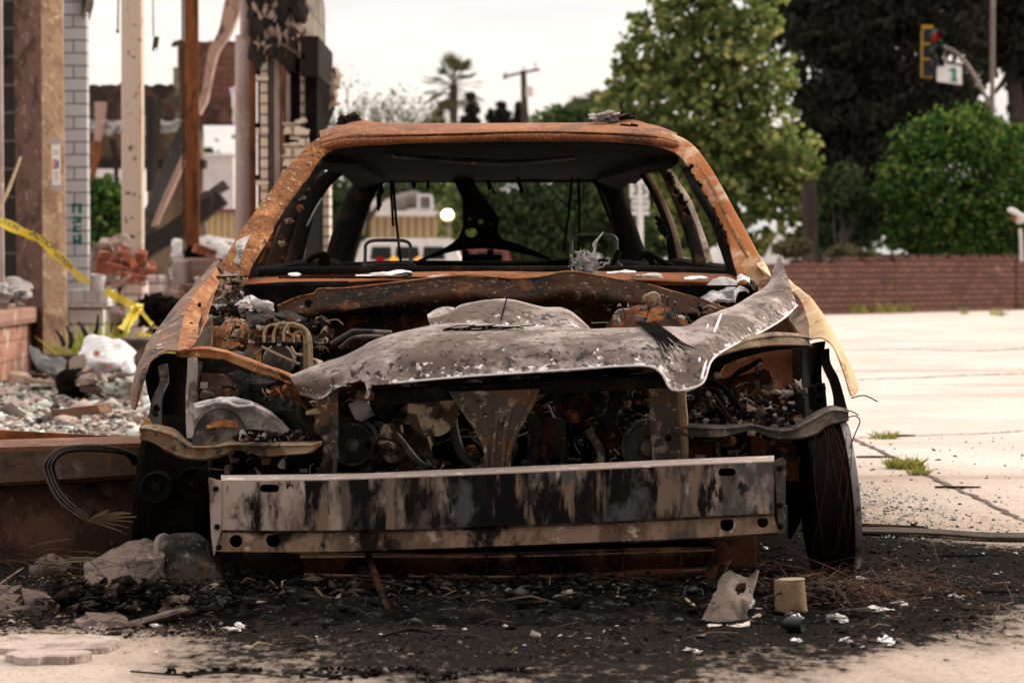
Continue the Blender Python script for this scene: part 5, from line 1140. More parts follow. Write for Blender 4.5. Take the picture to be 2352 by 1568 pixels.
for q_, y_, w_, m_ in (([(1060, 900), (1040, 960), (1060, 1040), (1100, 1075)], 6.0, .012, m_bracket_g), ([(1230, 930), (1260, 990), (1240, 1070)], 6.0, .010, m_drust), ([(860, 970), (910, 1000), (960, 1060), (1000, 1080)], 6.0, .009, m_bracket_g), ([(1350, 985), (1380, 1040), (1370, 1080)], 5.97, .011, m_mottle), ([(1590, 860), (1640, 890), (1660, 950), (1650, 1000)], 6.0, .012, m_soot), ([(700, 900), (690, 950), (720, 1000)], 5.98, .011, m_ashdk)): part('coolant_hose', MB().tube(path(q_, 20, y_), w_, 10), m_, eb)
for q_, y_, m_ in (([(905, 975), (975, 985), (1000, 1060), (930, 1082), (890, 1040)], 6.08, m_mottle), ([(1225, 960), (1290, 975), (1300, 1075), (1220, 1080)], 6.1, m_bracket_g), ([(1340, 900), (1420, 890), (1450, 960), (1380, 985)], 6.12, m_mottle), ([(820, 885), (900, 880), (930, 915), (850, 925)], 6.1, m_drust), ([(1660, 880), (1760, 862), (1790, 930), (1690, 950)], 6.2, m_drust)): part('casting', MB().prism(PP(q_, y_), (0, .09, 0)), m_, eb, smooth=False, bevel=.012)
clutter(40, 780, 1560, 890, 1075, 5.95, 6.3)
clutter(14, 1580, 1830, 830, 1000, 6.0, 6.25)
clutter(12, 450, 690, 880, 920, 6.0, 6.2)
clutter(16, 560, 760, 740, 860, 6.3, 6.55)
clutter(10, 480, 1480, 1030, 1090, 5.85, 6.1)
# radiator support: top rail, centre bracket, uprights
part('support_rail', MB().sheet([PP([(860, 893, 5.9), (1000, 884, 5.88), (1250, 868, 5.88), (1540, 858, 5.9)]), PP([(862, 897, 5.84), (1000, 888, 5.82), (1250, 872, 5.82), (1540, 862, 5.84)]), PP([(880, 932, 5.85), (1000, 922, 5.83), (1250, 905, 5.83), (1548, 890, 5.85)])], 36, 10, .004, .004, 8), m_soot)
b = MB(); Yv = 5.80
b.prism(PP([(1030, 900), (1240, 893), (1222, 940), (1195, 985), (1175, 1040), (1172, 1082), (1114, 1082), (1112, 1040), (1100, 1000), (1070, 950)], Yv), (0, .006, 0), [circ(1114, 953, 5, Yv, 8), circ(1156, 975, 5, Yv, 8)])
for pl in ([(1040, 905), (1070, 950), (1103, 1000), (1116, 1040), (1118, 1082)], [(1232, 900), (1214, 940), (1188, 985), (1168, 1040), (1167, 1082)], [(1140, 940), (1138, 990), (1132, 1040), (1131, 1082)], [(1174, 940), (1160, 985), (1156, 1040), (1154, 1082)]):
    b.tube(path(pl, 14, Yv - .004), .006, 6)
part('centre_bracket', b, m_mottle, smooth=False)
b = MB().prism(PP([(730, 888), (775, 880), (777, 1000), (770, 1085), (738, 1085), (744, 1010), (720, 990)], 5.86), (0, .02, 0)); b.tube(path([(760, 1000), (772, 1030), (768, 1085)], 10, 5.85), .006, 6); part('support_upright', b, m_mottle, smooth=False)
b = MB().prism(PP([(1490, 880), (1572, 876), (1576, 980), (1572, 1070), (1500, 1075), (1494, 980)], 5.9), (0, .02, 0), [circ(1535, 1006, 9, 5.9, 10)]); part('support_upright', b, m_mottle, smooth=False)
part('support_post', MB().tube(path([(1565, 885), (1566, 930), (1570, 980), (1573, 1070)], 16, 5.86), [.011, .013, .009], 8), m_bracket)
part('steel_strut', MB().tube(path([(1425, 878), (1410, 930), (1395, 985)], 10, 5.95), .014, 8), m_black)
b = MB()
for i in range(7):
    u = 735 + 40 * i; b.pbox(r_.uniform(560, 730), r_.uniform(735, 760), 1000 + i * 14, 1010 + i * 14, 6.0 + .02 * i, .05)
part('radiator_side', MB().pbox(600, 740, 1010, 1100, 6.02, .12).rock(P(700, 1060, 6.0), (.05, .04, .04), 2, .4).rock(P(640, 1080, 6.0), (.06, .04, .05), 3, .4), m_soot, smooth=False)

# left lower bracket (curved, heat bleached) and its mirror on the right
def lip_strip(name, top, low, y0, y1, m_, back=.05, n=40, parent=None):
    k = len(top); Yt_ = np.linspace(y0, y1, k)
    Tp = cr([tuple(P(u, v, y)) for (u, v), y in zip(top, Yt_)], n); kk = len(low); Lo = cr([tuple(P(u, v, y)) for (u, v), y in zip(low, np.linspace(y0, y1, kk))], n)
    A = [[tuple(Vector(t) + Vector((0, back, .002))) for t in Tp], [tuple(Vector(t) + Vector((0, .004, .001))) for t in Tp], [tuple(Vector(t).lerp(Vector(l), .14) + Vector((0, -.012, 0))) for t, l in zip(Tp, Lo)], [tuple(Vector(t).lerp(Vector(l), .26) + Vector((0, -.004, 0))) for t, l in zip(Tp, Lo)], [tuple(Vector(t).lerp(Vector(l), .74) + Vector((0, -.004, 0))) for t, l in zip(Tp, Lo)], [tuple(Vector(t).lerp(Vector(l), .86) + Vector((0, -.012, 0))) for t, l in zip(Tp, Lo)], [tuple(l) for l in Lo], [tuple(Vector(l) + Vector((0, back * .6, .004))) for l in Lo]]
    return part(name, MB().sheet(A, n * 2, 25, .003, .0022, 9, creased=True), m_, parent)
lip_strip('lower_bracket', [(321, 978), (343, 977), (391, 988), (418, 1010), (442, 1023), (493, 1023), (531, 1016), (612, 1017), (707, 1018), (738, 1017)],
          [(321, 1009), (360, 1022), (391, 1043), (425, 1055), (476, 1058), (520, 1046), (554, 1031), (585, 1039), (622, 1050), (665, 1046), (707, 1041), (738, 1020)], 6.0, 5.82, m_bracket)
part('rolled_end', MB().sheet([PP([(330, 965, 6.05), (352, 955, 6.1), (366, 972, 6.12)]), PP([(322, 980, 6.0), (345, 975, 6.05), (366, 985, 6.1)]), PP([(324, 1000, 5.98), (345, 1002, 6.02), (362, 1000, 6.06)])], 12, 12, .004), m_flange)
lip_strip('lower_bracket', [(1547, 983), (1584, 977), (1652, 980), (1703, 978), (1727, 975), (1771, 985), (1822, 983), (1856, 963), (1884, 946), (1914, 935), (1948, 942)],
          [(1547, 986), (1584, 1003), (1652, 1004), (1703, 991), (1727, 986), (1771, 1006), (1822, 1011), (1873, 1000), (1900, 980), (1948, 966)], 5.84, 6.02, m_bracket_g)
# upper left bracket: rusty arc falling to the middle
lip_strip('upper_bracket', [(405, 804), (461, 798), (502, 803), (553, 820), (604, 840), (640, 852), (668, 862)], [(405, 819), (451, 823), (509, 825), (553, 840), (604, 861), (640, 871), (668, 882)], 6.2, 5.98, m_flange, .05)
part('bracket_leg', MB().sheet([PP([(640, 855, 6.0), (672, 868, 5.97), (690, 880, 5.97)]), PP([(668, 905, 6.0), (690, 915, 5.95), (708, 918, 5.97)]), PP([(700, 960, 6.0), (715, 960, 5.95), (735, 960, 5.97)]), PP([(715, 1015, 6.0), (725, 1015, 5.95), (740, 1015, 5.97)])], 10, 24, .004, .006, 8), m_drust)
lip_strip('upper_bracket', [(1652, 806), (1690, 790), (1720, 776), (1771, 767), (1809, 767), (1856, 772)], [(1645, 820), (1690, 806), (1737, 799), (1788, 795), (1860, 796), (1862, 796)], 5.98, 6.2, m_bracket, .06)
part('dark_header', MB().sheet([PP([(420, 822, 6.25), (560, 830, 6.2), (660, 870, 6.1)]), PP([(440, 850, 6.22), (560, 862, 6.18), (650, 888, 6.1)])], 14, 8, .004, .004, 8), m_soot)

# posts of the headlamp openings
part('lamp_post', MB().sheet([PP([(431, 822, 6.1), (445, 820, 6.08)]), PP([(428, 900, 6.1), (444, 900, 6.07)]), PP([(425, 960, 6.06), (440, 960, 6.04)]), PP([(428, 1004, 6.0), (447, 1004, 5.98)])], 6, 24, .012, .004, 12), mat('flaked_post', (.25, .20, .18), [((.09, .065, .05), 16, .5, .6), ((.5, .46, .45), 26, .56, .64)], bump=((60, .4),)))
part('lamp_post', MB().tube(path([(458, 830), (450, 880), (449, 950)], 10, 6.15), .010, 6), m_bracket_g)
part('lamp_post', MB().tube(path([(1832, 800), (1833, 880), (1840, 960), (1843, 1005)], 16, 6.1), [.014, .012, .013], 8), m_soot)
# left lamp remains
lm = part('lamp_bracket', MB().sheet([PP([(444, 926, 5.98), (481, 917, 6.0), (546, 914, 6.0), (590, 926, 6.0), (620, 941, 6.0)]), PP([(444, 930, 5.95), (481, 922, 5.94), (546, 921, 5.93), (596, 934, 5.93), (640, 960, 5.94)]), PP([(446, 952, 5.95), (490, 945, 5.95), (546, 945, 5.95), (620, 962, 5.94), (668, 990, 5.94)]), PP([(447, 985, 5.97), (500, 985, 5.97), (560, 985, 5.96), (620, 990, 5.95), (678, 1012, 5.94)])], 40, 24, .003, .004, 9), mat('lamp_ash', (.42, .37, .36), [((.20, .17, .16), 8, .5, .64), ((.62, .58, .58), 16, .56, .66), ((.10, .08, .07), 40, .6, .68)], rough=.85, bump=((60, .4),)))
part('lamp_bowl', MB().prism([P(505 + 55 * math.cos(a) * 1.15, 1016 - 76 * math.sin(a), 5.925) for a in np.linspace(.30, math.pi, 16)] + PP([(444, 1022), (560, 1022)], 5.925), (0, .02, 0)), m_bracket_g, lm, smooth=False, bevel=.004)
part('rust_patch', MB().sheet([PP([(474, 977, 5.92), (500, 966, 5.915), (530, 964, 5.915), (546, 968, 5.92)]), PP([(476, 984, 5.915), (500, 981, 5.91), (530, 980, 5.91), (546, 981, 5.915)])], 20, 8, .004, .006, 20), m_pillar, lm)
part('white_crust', MB().sheet([PP([(448, 927, 5.96), (490, 918, 5.96), (546, 914, 5.96), (575, 920, 5.96)]), PP([(450, 935, 5.92), (490, 926, 5.92), (546, 926, 5.92), (585, 930, 5.92)])], 24, 6, .004, .008, 16), m_ash, lm)
part('socket_ring', MB().lathe(P(618, 1000, 5.92), (0, -1, 0), [(.012, .0), (.014, .012), (.011, .014), (.010, .0)], 18), m_bracket_g, lm)
b = MB()
for i in range(130):
    p = P(r_.uniform(540, 700), 1008 - abs(r_.gauss(0, 7)), 5.90 + r_.uniform(-.02, .04)); b.rock(p, (r_.uniform(.003, .010), .008, r_.uniform(.003, .008)), i, .6, sub=1)
tag(part('lamp_ash_crumbs', b, m_bits, smooth=False), kind='stuff')
# burnt wall of the lamp pocket and its melted lumps
part('pocket_wall', MB().sheet([PP([(465, 830, 6.3), (560, 850, 6.32), (660, 885, 6.3)]), PP([(465, 900, 6.28), (560, 900, 6.3), (680, 920, 6.28)]), PP([(465, 1010, 6.25), (560, 1010, 6.28), (690, 1010, 6.25)])], 30, 24, .006, .03, 9), mat('pocket_crust', (.085, .035, .024), [((.20, .17, .16), 14, .52, .62), ((.16, .05, .02), 7, .54, .66), (SOOT, 10, .5, .62), ((.36, .33, .32), 40, .62, .70)], bump=((40, .8),)))
part('melted_lump', MB().rock(P(575, 884, 6.05), (.045, .04, .03), 3, .6).rock(P(598, 896, 6.03), (.04, .03, .045), 5, .6).rock(P(566, 900, 6.03), (.02, .02, .035), 7, .5).rock(P(625, 925, 6.05), (.05, .03, .03), 8, .6).rock(P(660, 960, 6.05), (.05, .04, .05), 9, .6), m_ashdk)
part('square_bracket', MB().pbox(538, 570, 897, 912, 6.1, .03).pbox(520, 530, 885, 920, 6.1, .04), m_bracket, smooth=False)
part('side_post', MB().sheet([PP([(640, 940, 6.0), (668, 945, 5.98)]), PP([(668, 985, 6.0), (690, 990, 5.98)]), PP([(690, 1010, 6.0), (705, 1015, 5.98)])], 8, 14, .01, .01, 12), m_ashdk)
part('lamp_tab', MB().sheet([PP([(702, 944, 5.84), (725, 936, 5.86)]), PP([(704, 950, 5.82), (740, 948, 5.86)])], 8, 6, .004), m_bracket)

# black voids of the wheel arches: inner liners
part('arch_liner', MB().sheet([PP([(345, 812, 6.35), (395, 815, 6.3), (435, 820, 6.25)]), PP([(335, 880, 6.5), (395, 880, 6.5), (432, 880, 6.3)]), PP([(370, 1000, 6.5), (400, 1000, 6.5), (432, 1010, 6.3)])], 12, 16, .004), m_black)
part('arch_brace', MB().sheet([PP([(362, 840, 6.15), (385, 835, 6.15)]), PP([(366, 880, 6.15), (386, 872, 6.15)]), PP([(345, 930, 6.1), (372, 912, 6.1)]), PP([(344, 985, 6.05), (372, 990, 6.05)])], 8, 22, .006, .004, 12, holes=lambda s, t: (s - .77) ** 2 * 16 + (t - .5) ** 2 < .09), m_bracket_g)
part('arch_liner', MB().sheet([PP([(1838, 800, 6.2), (1870, 790, 6.3), (1896, 786, 6.3)]), PP([(1838, 870, 6.25), (1865, 870, 6.5), (1886, 870, 6.5)]), PP([(1838, 960, 6.25), (1870, 960, 6.5), (1905, 960, 6.5)])], 12, 16, .004), m_black)
part('arch_brace', MB().sheet([PP([(1886, 803, 6.15), (1905, 800, 6.15)]), PP([(1888, 835, 6.15), (1908, 832, 6.15)]), PP([(1904, 872, 6.12), (1926, 868, 6.12)]), PP([(1914, 905, 6.1), (1938, 908, 6.1)]), PP([(1916, 935, 6.08), (1946, 938, 6.08)])], 8, 26, .008, .003, 12), m_soot)
b = MB().prism(PP([(1858, 888), (1895, 880), (1900, 935), (1862, 940)], 6.1), (0, .03, 0))
for v in (892, 918): b.lathe(P(1882, v, 6.095), (0, -1, 0), [(.016, 0), (.016, .008), (.009, .010), (.008, .0)], 14)
part('hinge_bolts', b, m_soot, smooth=False)
part('strut_wall', MB().sheet([PP([(1668, 835, 6.35), (1740, 812, 6.4), (1832, 800, 6.4)]), PP([(1640, 890, 6.3), (1740, 870, 6.36), (1832, 860, 6.4)]), PP([(1620, 950, 6.2), (1730, 930, 6.25), (1832, 930, 6.3)])], 30, 22, .006, .015, 7), mat('strut_rust', (.16, .055, .02), [((.30, .115, .03), 6, .5, .62), (SOOT, 7, .54, .64), ((.42, .33, .26), 34, .62, .70)], bump=((40, .5),)))
for q_, y_, w_ in (([(1655, 905), (1690, 860), (1720, 842), (1750, 825)], 6.15, [.006, .008, .006]), ([(1626, 872), (1660, 890), (1690, 930), (1712, 950)], 5.98, .007), ([(1630, 868), (1668, 892), (1694, 925), (1704, 960)], 5.96, .004)): part('burnt_loom', MB().tube(path(q_, 16, y_), w_, 6), m_black)
part('cross_rail', MB().pbox(1700, 1835, 942, 975, 6.3, .06), m_drust, smooth=False, bevel=.006)
m_rail = mat('rail_rust', (.07, .022, .008), [(SOOT, 7, .45, .58)], spec=.1, bump=((40, .4),))
for q_ in ([(1575, 1012), (1640, 1020), (1640, 1060), (1580, 1068)], [(1730, 1010), (1830, 1018), (1830, 1100), (1730, 1090)]): part('inner_rail', MB().prism(PP(q_, 6.03), (0, .1, 0)), m_rail, smooth=False, bevel=.006)

# loose thin wires
b = MB()
for pts in ([(1946, 958), (1965, 955), (1975, 968), (1962, 1000), (1950, 1035)], [(1940, 940), (1960, 946), (1972, 954)], [(1955, 914), (1985, 908), (2016, 922)], [(1480, 740), (1492, 712), (1508, 700)], [(1620, 905), (1680, 960), (1740, 968), (1800, 955)], [(1640, 905), (1700, 980), (1760, 965), (1830, 985)], [(660, 1220), (662, 1290), (664, 1360)]):
    b.tube(path(pts, 18, 5.93), .0016, 5)
part('loose_wires', b, m_drust)

# the crumpled hood skin across the front
cu = [(663, 861), (740, 834), (791, 817), (849, 781), (910, 761), (1012, 745), (1114, 740), (1210, 744), (1312, 749), (1414, 749), (1500, 748), (1545, 748), (1581, 746), (1618, 726), (1650, 714), (1686, 701), (1735, 672), (1773, 640), (1790, 583)]
cl_ = [(690, 905), (737, 915), (780, 888), (842, 884), (905, 879), (1012, 869), (1114, 861), (1210, 855), (1312, 848), (1414, 841), (1492, 841), (1523, 861), (1547, 895), (1611, 881), (1635, 827), (1680, 795), (1740, 767), (1800, 731), (1831, 701)]
yu = [5.92, 5.95, 5.98, 6.0, 6.02, 6.04, 6.05, 6.05, 6.05, 6.05, 6.05, 6.06, 6.08, 6.15, 6.25, 6.38, 6.6, 6.8, 6.95]
yl = [5.88, 5.84, 5.8, 5.77, 5.75, 5.74, 5.73, 5.72, 5.72, 5.72, 5.72, 5.72, 5.71, 5.74, 5.84, 5.98, 6.2, 6.45, 6.65]
rows = [[], [], [], [], [], []]
for i, ((a, c), (e, f), y0, y1) in enumerate(zip(cu, cl_, yu, yl)):
    w = 1.0 if i < 14 else .35
    rows[0].append(P(a, c, y0) + Vector((0, .14 * w, -.035 * w)))
    rows[1].append(P(a, c, y0) + Vector((0, .05 * w, -.004 * w)))
    rows[2].append(P(a + (e - a) * .10, c + (f - c) * .10, y0 * .94 + y1 * .06 - .03 * w))
    rows[3].append(P(a + (e - a) * .48, c + (f - c) * .48, (y0 * .42 + y1 * .58) - .055 * w))
    rows[4].append(P(a + (e - a) * .86, c + (f - c) * .86, (y0 * .12 + y1 * .88) - .02 * w))
    rows[5].append(P(e, f, y1))
hood = part('hood', MB().sheet(rows, 200, 40, .004, .006, 4.5, 3, holes=lambda s, t: s > .80 and .128 < t < .168 and s > .80 + .5 * abs(t - .15) / .02 * .2), m_hood)
s_attr(hood, 200, 40)
# bright bare rim along the lower edge
m_rim = mat('bare_rim', (.60, .56, .57), [((.36, .31, .30), 30, .55, .66)], rough=.5)
part('hood_rim', MB().tube([Vector(p) + Vector((0, -.001, 0)) for p in cr([tuple(P(u, v, y)) for (u, v), y in list(zip(cl_, yl))[4:]], 160)], .0026, 6), m_rim, hood)
part('torn_strip', MB().sheet([PP([(836, 872, 5.78), (850, 872, 5.78)]), PP([(842, 895, 5.77), (853, 890, 5.77)]), PP([(838, 915, 5.78), (846, 915, 5.78)])], 5, 10, .003, .003, 12), m_hood, hood)
# ridges pressed into the right wing
for pts in ([(1655, 722, 6.2), (1630, 790, 5.95), (1610, 870, 5.73)], [(1625, 745, 6.1), (1612, 800, 5.9), (1604, 830, 5.8)]):
    part('crease', MB().tube([p + Vector((0, -.012, 0)) for p in path(pts, 16)], [.003, .005, .003], 6), m_rim, hood)
hump = part('rear_hump', MB().sheet([PP([(1005, 760, 6.4), (1030, 722, 6.45), (1060, 698, 6.5), (1131, 688, 6.52), (1180, 689, 6.52), (1244, 703, 6.5), (1295, 706, 6.47), (1322, 722, 6.44), (1351, 750, 6.4)]),
                              PP([(1002, 755, 6.36), (1026, 728, 6.4), (1062, 706, 6.42), (1131, 697, 6.44), (1180, 698, 6.44), (1244, 712, 6.42), (1295, 716, 6.4), (1322, 732, 6.38), (1354, 757, 6.36)]),
                              PP([(1000, 775, 6.25), (1040, 770, 6.25), (1080, 770, 6.25), (1131, 770, 6.25), (1180, 770, 6.25), (1244, 770, 6.25), (1295, 772, 6.25), (1330, 772, 6.25), (1360, 775, 6.25)])], 50, 18, .004, .006, 6), m_hood, hood)
s_attr(hump, 50, 18)
flap = part('torn_flap', MB().sheet([PP([(981, 721, 6.5), (1010, 706, 6.52), (1044, 702, 6.55)]), PP([(984, 735, 6.42), (1012, 728, 6.44), (1040, 716, 6.5)]), PP([(990, 746, 6.4), (1006, 742, 6.4), (1026, 735, 6.42)])], 14, 12, .004, .012, 9), m_hood, hood)
s_attr(flap, 14, 12)
# burnt strands stuck on the hood
b = MB()
for i in range(14):
    du = i * 2.6; b.tube(path([(1462 + du * 1.3, 740 + r_.uniform(-2, 2), 6.04), (1490 + du * 1.5, 760 + i * .5, 5.90), (1512 + du * 1.7 + r_.uniform(-3, 3), 786 + i * .2, 5.80), (1528 + du * 2.1 + r_.uniform(-6, 6), 818 - i * .9 + r_.uniform(-10, 8), 5.745)], 14), [.0022, .0022, .0016, .0008], 5)
part('charred_strands', b, m_black, hood)
b = MB()
for i in range(12):
    u0 = r_.uniform(1008, 1080); u1 = u0 + r_.uniform(60, 180); b.tube(path([(u0, 760 - r_.uniform(0, 8), 5.97), ((u0 + u1) / 2, 752 + r_.uniform(-6, 8), 5.97), (u1, 750 + r_.uniform(-5, 4), 5.99)], 12), .0014, 5)
part('thin_twigs', b, m_black, hood)
part('thin_twigs', MB().tube(path([(1164, 686, 6.44), (1158, 706, 6.4), (1150, 738, 6.3)], 8), .002, 5), m_black, hood)

# bulkhead behind: rusty dark panel with its hole
tp_ = [(638, 703), (682, 684), (722, 674), (735, 664), (808, 661), (978, 641), (1080, 632), (1176, 640), (1240, 636), (1305, 624), (1380, 635), (1482, 653), (1533, 667), (1601, 686), (1700, 720)]
Yf = 6.9
part('bulkhead', MB().sheet([[P(u, v, Yf) for u, v in tp_], [P(u, v + 22, Yf - .05) for u, v in tp_], [P(u, min(v + 50, 722), Yf - .10) for u, v in tp_], [P(u, 735, Yf - .04) for u, v in tp_], [P(u, 800, Yf - .02) for u, v in tp_]], 120, 30, .004, .006, 6,
     holes=lambda s, t: ((t - .115) / .0175) ** 2 + ((s - .235) / .115) ** 2 < .9), mat('bulkhead_rust', (.03, .012, .006), [(SOOT, 5, .48, .60), ((.085, .030, .012), 9, .55, .66), ((.20, .15, .11), 70, .60, .67), ((.10, .075, .05), 28, .60, .68)], spec=.06, bump=((30, .4), (120, .3))))
part('bulkhead_edge', MB().tube([p + Vector((0, -.003, .001)) for p in path([(q[0], q[1], Yf) for q in tp_], 80)], .0026, 6), m_flange)
part('bulkhead_back', MB().pbox(560, 1740, 655, 1000, 7.02, .02), m_black, smooth=False)
part('stub_pipe', MB().lathe(P(1501, 686, 6.78), (.25, -1, .12), [(.012, -.06), (.020, -.05), (.021, .0), (.017, .006)], 18), m_bracket)
part('booster', MB().lathe(P(1490, 760, 6.62), (0, -.5, 1), [(.12, -.06), (.12, 0), (.10, .03), (.03, .045)], 26), m_drust)
part('fluid_pipes', MB().tube(path([(760, 790), (800, 766), (820, 760), (900, 764)], 16, 6.35), .007, 6).tube(path([(780, 800), (815, 775), (880, 772)], 16, 6.38), .006, 6), m_bracket_g)
# cowl: rust bright lip, wiper bar, dark plenum
part('cowl', MB().sheet([PP([(505, 640, 7.4), (700, 632, 7.4), (910, 626, 7.4), (1176, 623, 7.4), (1400, 624, 7.4), (1600, 628, 7.4), (1745, 634, 7.4)]), PP([(505, 652, 7.28), (700, 645, 7.25), (910, 639, 7.24), (1176, 636, 7.24), (1400, 637, 7.24), (1600, 642, 7.25), (1745, 650, 7.28)]), PP([(505, 670, 7.27), (700, 665, 7.24), (910, 650, 7.23), (1176, 648, 7.23), (1400, 650, 7.23), (1600, 660, 7.24), (1745, 668, 7.27)])], 100, 12, .004, .004, 7), m_rust)
part('plenum', MB().sheet([PP([(545, 655, 7.2), (640, 648, 7.2), (800, 645, 7.2)]), PP([(560, 700, 7.1), (660, 700, 7.1), (800, 700, 7.1)])], 14, 8, .004), m_black)
part('cowl_corner', MB().sheet([PP([(1380, 640, 7.1), (1470, 655, 7.1), (1580, 660, 7.1), (1690, 660, 7.1)]), PP([(1400, 655, 7.0), (1480, 675, 7.0), (1580, 690, 7.0), (1690, 700, 7.0)]), PP([(1420, 700, 6.98), (1500, 710, 6.98), (1600, 720, 6.98), (1700, 740, 6.98)])], 30, 14, .004, .006, 7), m_drust)
b = MB(); b.strip(PP([(488, 634, 7.12), (700, 631, 7.15), (900, 628, 7.18)]), PP([(488, 638, 7.12), (700, 635, 7.15), (900, 633, 7.18)]), (0, .02, 0)); b.strip(PP([(640, 634, 7.1), (850, 634, 7.1), (1043, 637, 7.12)]), PP([(640, 640, 7.1), (850, 640, 7.1), (1043, 643, 7.12)]), (0, .02, 0))
part('wiper_linkage', b, m_drust, smooth=False)

# strut tower and hydraulic block on the left of the bay
part('strut_tower', MB().sheet([PP([(484, 742, 6.75), (560, 728, 6.8), (640, 722, 6.8), (690, 745, 6.8)]), PP([(484, 752, 6.62), (560, 738, 6.62), (640, 733, 6.62), (690, 758, 6.66)]), PP([(484, 800, 6.58), (560, 800, 6.56), (640, 800, 6.56), (692, 800, 6.6)]), PP([(480, 850, 6.5), (560, 850, 6.5), (640, 850, 6.5), (695, 850, 6.5)])], 40, 24, .005, .006, 7), m_pillar)
part('tower_side', MB().sheet([PP([(455, 755, 6.9), (472, 752, 6.8), (486, 752, 6.62)]), PP([(452, 800, 6.6), (468, 805, 6.5), (484, 815, 6.45)])], 12, 12, .004, .004, 8), m_bracket)
ab = part('hydraulic_block', MB().pbox(600, 690, 795, 862, 6.25, .1), m_soot, smooth=False, bevel=.006)
part('pump_motor', MB().lathe(P(640, 826, 6.18), (0, -1, 0), [(.040, -.06), (.041, 0), (.037, .008), (.012, .010), (.010, .014)], 28), m_bracket_g, ab)
part('top_plate', MB().pbox(594, 700, 786, 796, 6.2, .12), m_soot, ab, smooth=False, bevel=.003)
b = MB()
for i, pts in enumerate(([(607, 786), (607, 765), (618, 748), (640, 746), (690, 752), (704, 775), (706, 860)], [(628, 786), (629, 766), (640, 744), (655, 743), (690, 748), (712, 775), (716, 862)], [(652, 784), (652, 762), (664, 744), (680, 745), (706, 765), (712, 860)], [(674, 786), (675, 768), (690, 762), (700, 780), (700, 862)], [(600, 796), (650, 820), (688, 836)], [(668, 796), (678, 812), (695, 815)], [(1e9, 0)])[:6]):
    b.tube(path(pts, 26, 6.15 - .012 * (i % 3)), .0042, 7)
part('brake_lines', b, m_brake, ab)
for u in (607, 630, 652, 675): part('fitting', MB().lathe(P(u, 787, 6.16), (0, 0, 1), [(.007, -.01), (.007, .012), (.005, .018)], 8), m_soot, ab)
part('melted_cover', MB().sheet([PP([(565, 726, 6.62), (600, 716, 6.66), (660, 716, 6.66), (700, 738, 6.62)]), PP([(570, 745, 6.5), (610, 728, 6.55), (665, 735, 6.55), (712, 752, 6.5)]), PP([(575, 752, 6.48), (615, 738, 6.52), (690, 752, 6.5), (735, 775, 6.45)]), PP([(580, 748, 6.5), (640, 742, 6.5), (712, 780, 6.45), (742, 805, 6.4)])], 40, 30, .006, .018, 15), m_ashdk)
b = MB()
for i in range(220):
    u = r_.uniform(480, 735); v = 727 + .10 * (u - 480) * (u > 600) + r_.uniform(-8, 6); b.rock(P(u, v - (14 if u < 560 else 0), 6.75 - (u - 480) * .0011), (r_.uniform(.004, .020), .014, r_.uniform(.004, .012)), i, .6, sub=1)
tag(part('tower_ash', b, m_bits, smooth=False), kind='stuff')
part('melted_knob', MB().rock(P(604, 703, 6.7), (.035, .03, .02), 3, .3).rock(P(560, 700, 6.75), (.02, .03, .014), 4, .4), m_ash)
part('corner_bracket', MB().tube(path([(508, 640, 7.15), (506, 670, 7.1), (512, 690, 7.05)], 10), .018, 8).pbox(520, 545, 665, 695, 7.05, .03).rock(P(545, 640, 7.15), (.03, .02, .014), 8, .4), m_bracket, smooth=False)
part('hinge_bracket', MB().pbox(532, 549, 648, 690, 7.0, .02).lathe(P(540, 660, 6.99), (0, -1, 0), [(.008, 0), (.007, .004)], 10).lathe(P(540, 675, 6.99), (0, -1, 0), [(.008, 0), (.007, .004)], 10), m_soot, smooth=False)

# fenders
def PV(*t): return [P(*q) for q in t]
lf = part('fender', MB().sheet([PV((492, 600, 7.36), (497, 600, 7.32), (504, 599, 7.3), (508, 606, 7.3)), PV((452, 648, 7.14), (456, 644, 7.08), (464, 642, 7.05), (477, 640, 7.03)), PV((409, 698, 6.9), (412, 691, 6.84), (424, 687, 6.8), (443, 681, 6.78)), PV((372, 744, 6.68), (374, 739, 6.6), (392, 733, 6.55), (424, 722, 6.52)), PV((339, 792, 6.45), (340, 787, 6.38), (368, 782, 6.3), (412, 778, 6.26)), PV((331, 812, 6.36), (333, 806, 6.28), (362, 800, 6.2), (410, 804, 6.16))], 26, 50, .004, .003, 6), m_fender_l)
part('front_lip', MB().sheet([PV((331, 808, 6.34), (334, 805, 6.26), (350, 803, 6.18), (386, 801, 6.15)), PV((314, 842, 6.3), (317, 838, 6.22), (330, 835, 6.14), (346, 826, 6.12)), PV((302, 882, 6.26), (305, 879, 6.18), (318, 876, 6.1), (333, 870, 6.1)), PV((299, 916, 6.24), (302, 914, 6.16), (312, 912, 6.1), (323, 908, 6.1)), PV((300, 938, 6.22), (302, 938, 6.15), (308, 941, 6.1), (316, 934, 6.1))], 20, 40, .004, .003, 6), m_fender_l, lf)
part('inner_flange', MB().sheet([PV((506, 606, 7.3), (511, 628, 7.28)), PV((477, 640, 7.03), (498, 664, 7.0)), PV((443, 681, 6.78), (474, 704, 6.75)), PV((424, 722, 6.52), (457, 740, 6.5)), PV((412, 778, 6.26), (452, 778, 6.25)), PV((410, 804, 6.16), (430, 800, 6.16))], 10, 46, .004, .003, 6), m_flange, lf)
for u, v, Y in ((425, 745, 6.44), (444, 700, 6.66), (432, 762, 6.36)): MB().lathe(P(u + 14, v, Y), (0, -.6, .8), [(.005, -.004), (.005, .004), (.002, .004)], 10).build('bolt_hole', m_black, lf)
part('flange_tongue', MB().sheet([PV((470, 700, 6.7), (497, 664, 6.85)), PV((464, 730, 6.6), (490, 676, 6.8)), PV((456, 776, 6.4), (470, 740, 6.5))], 8, 14, .003, .005, 8), m_flange, lf)
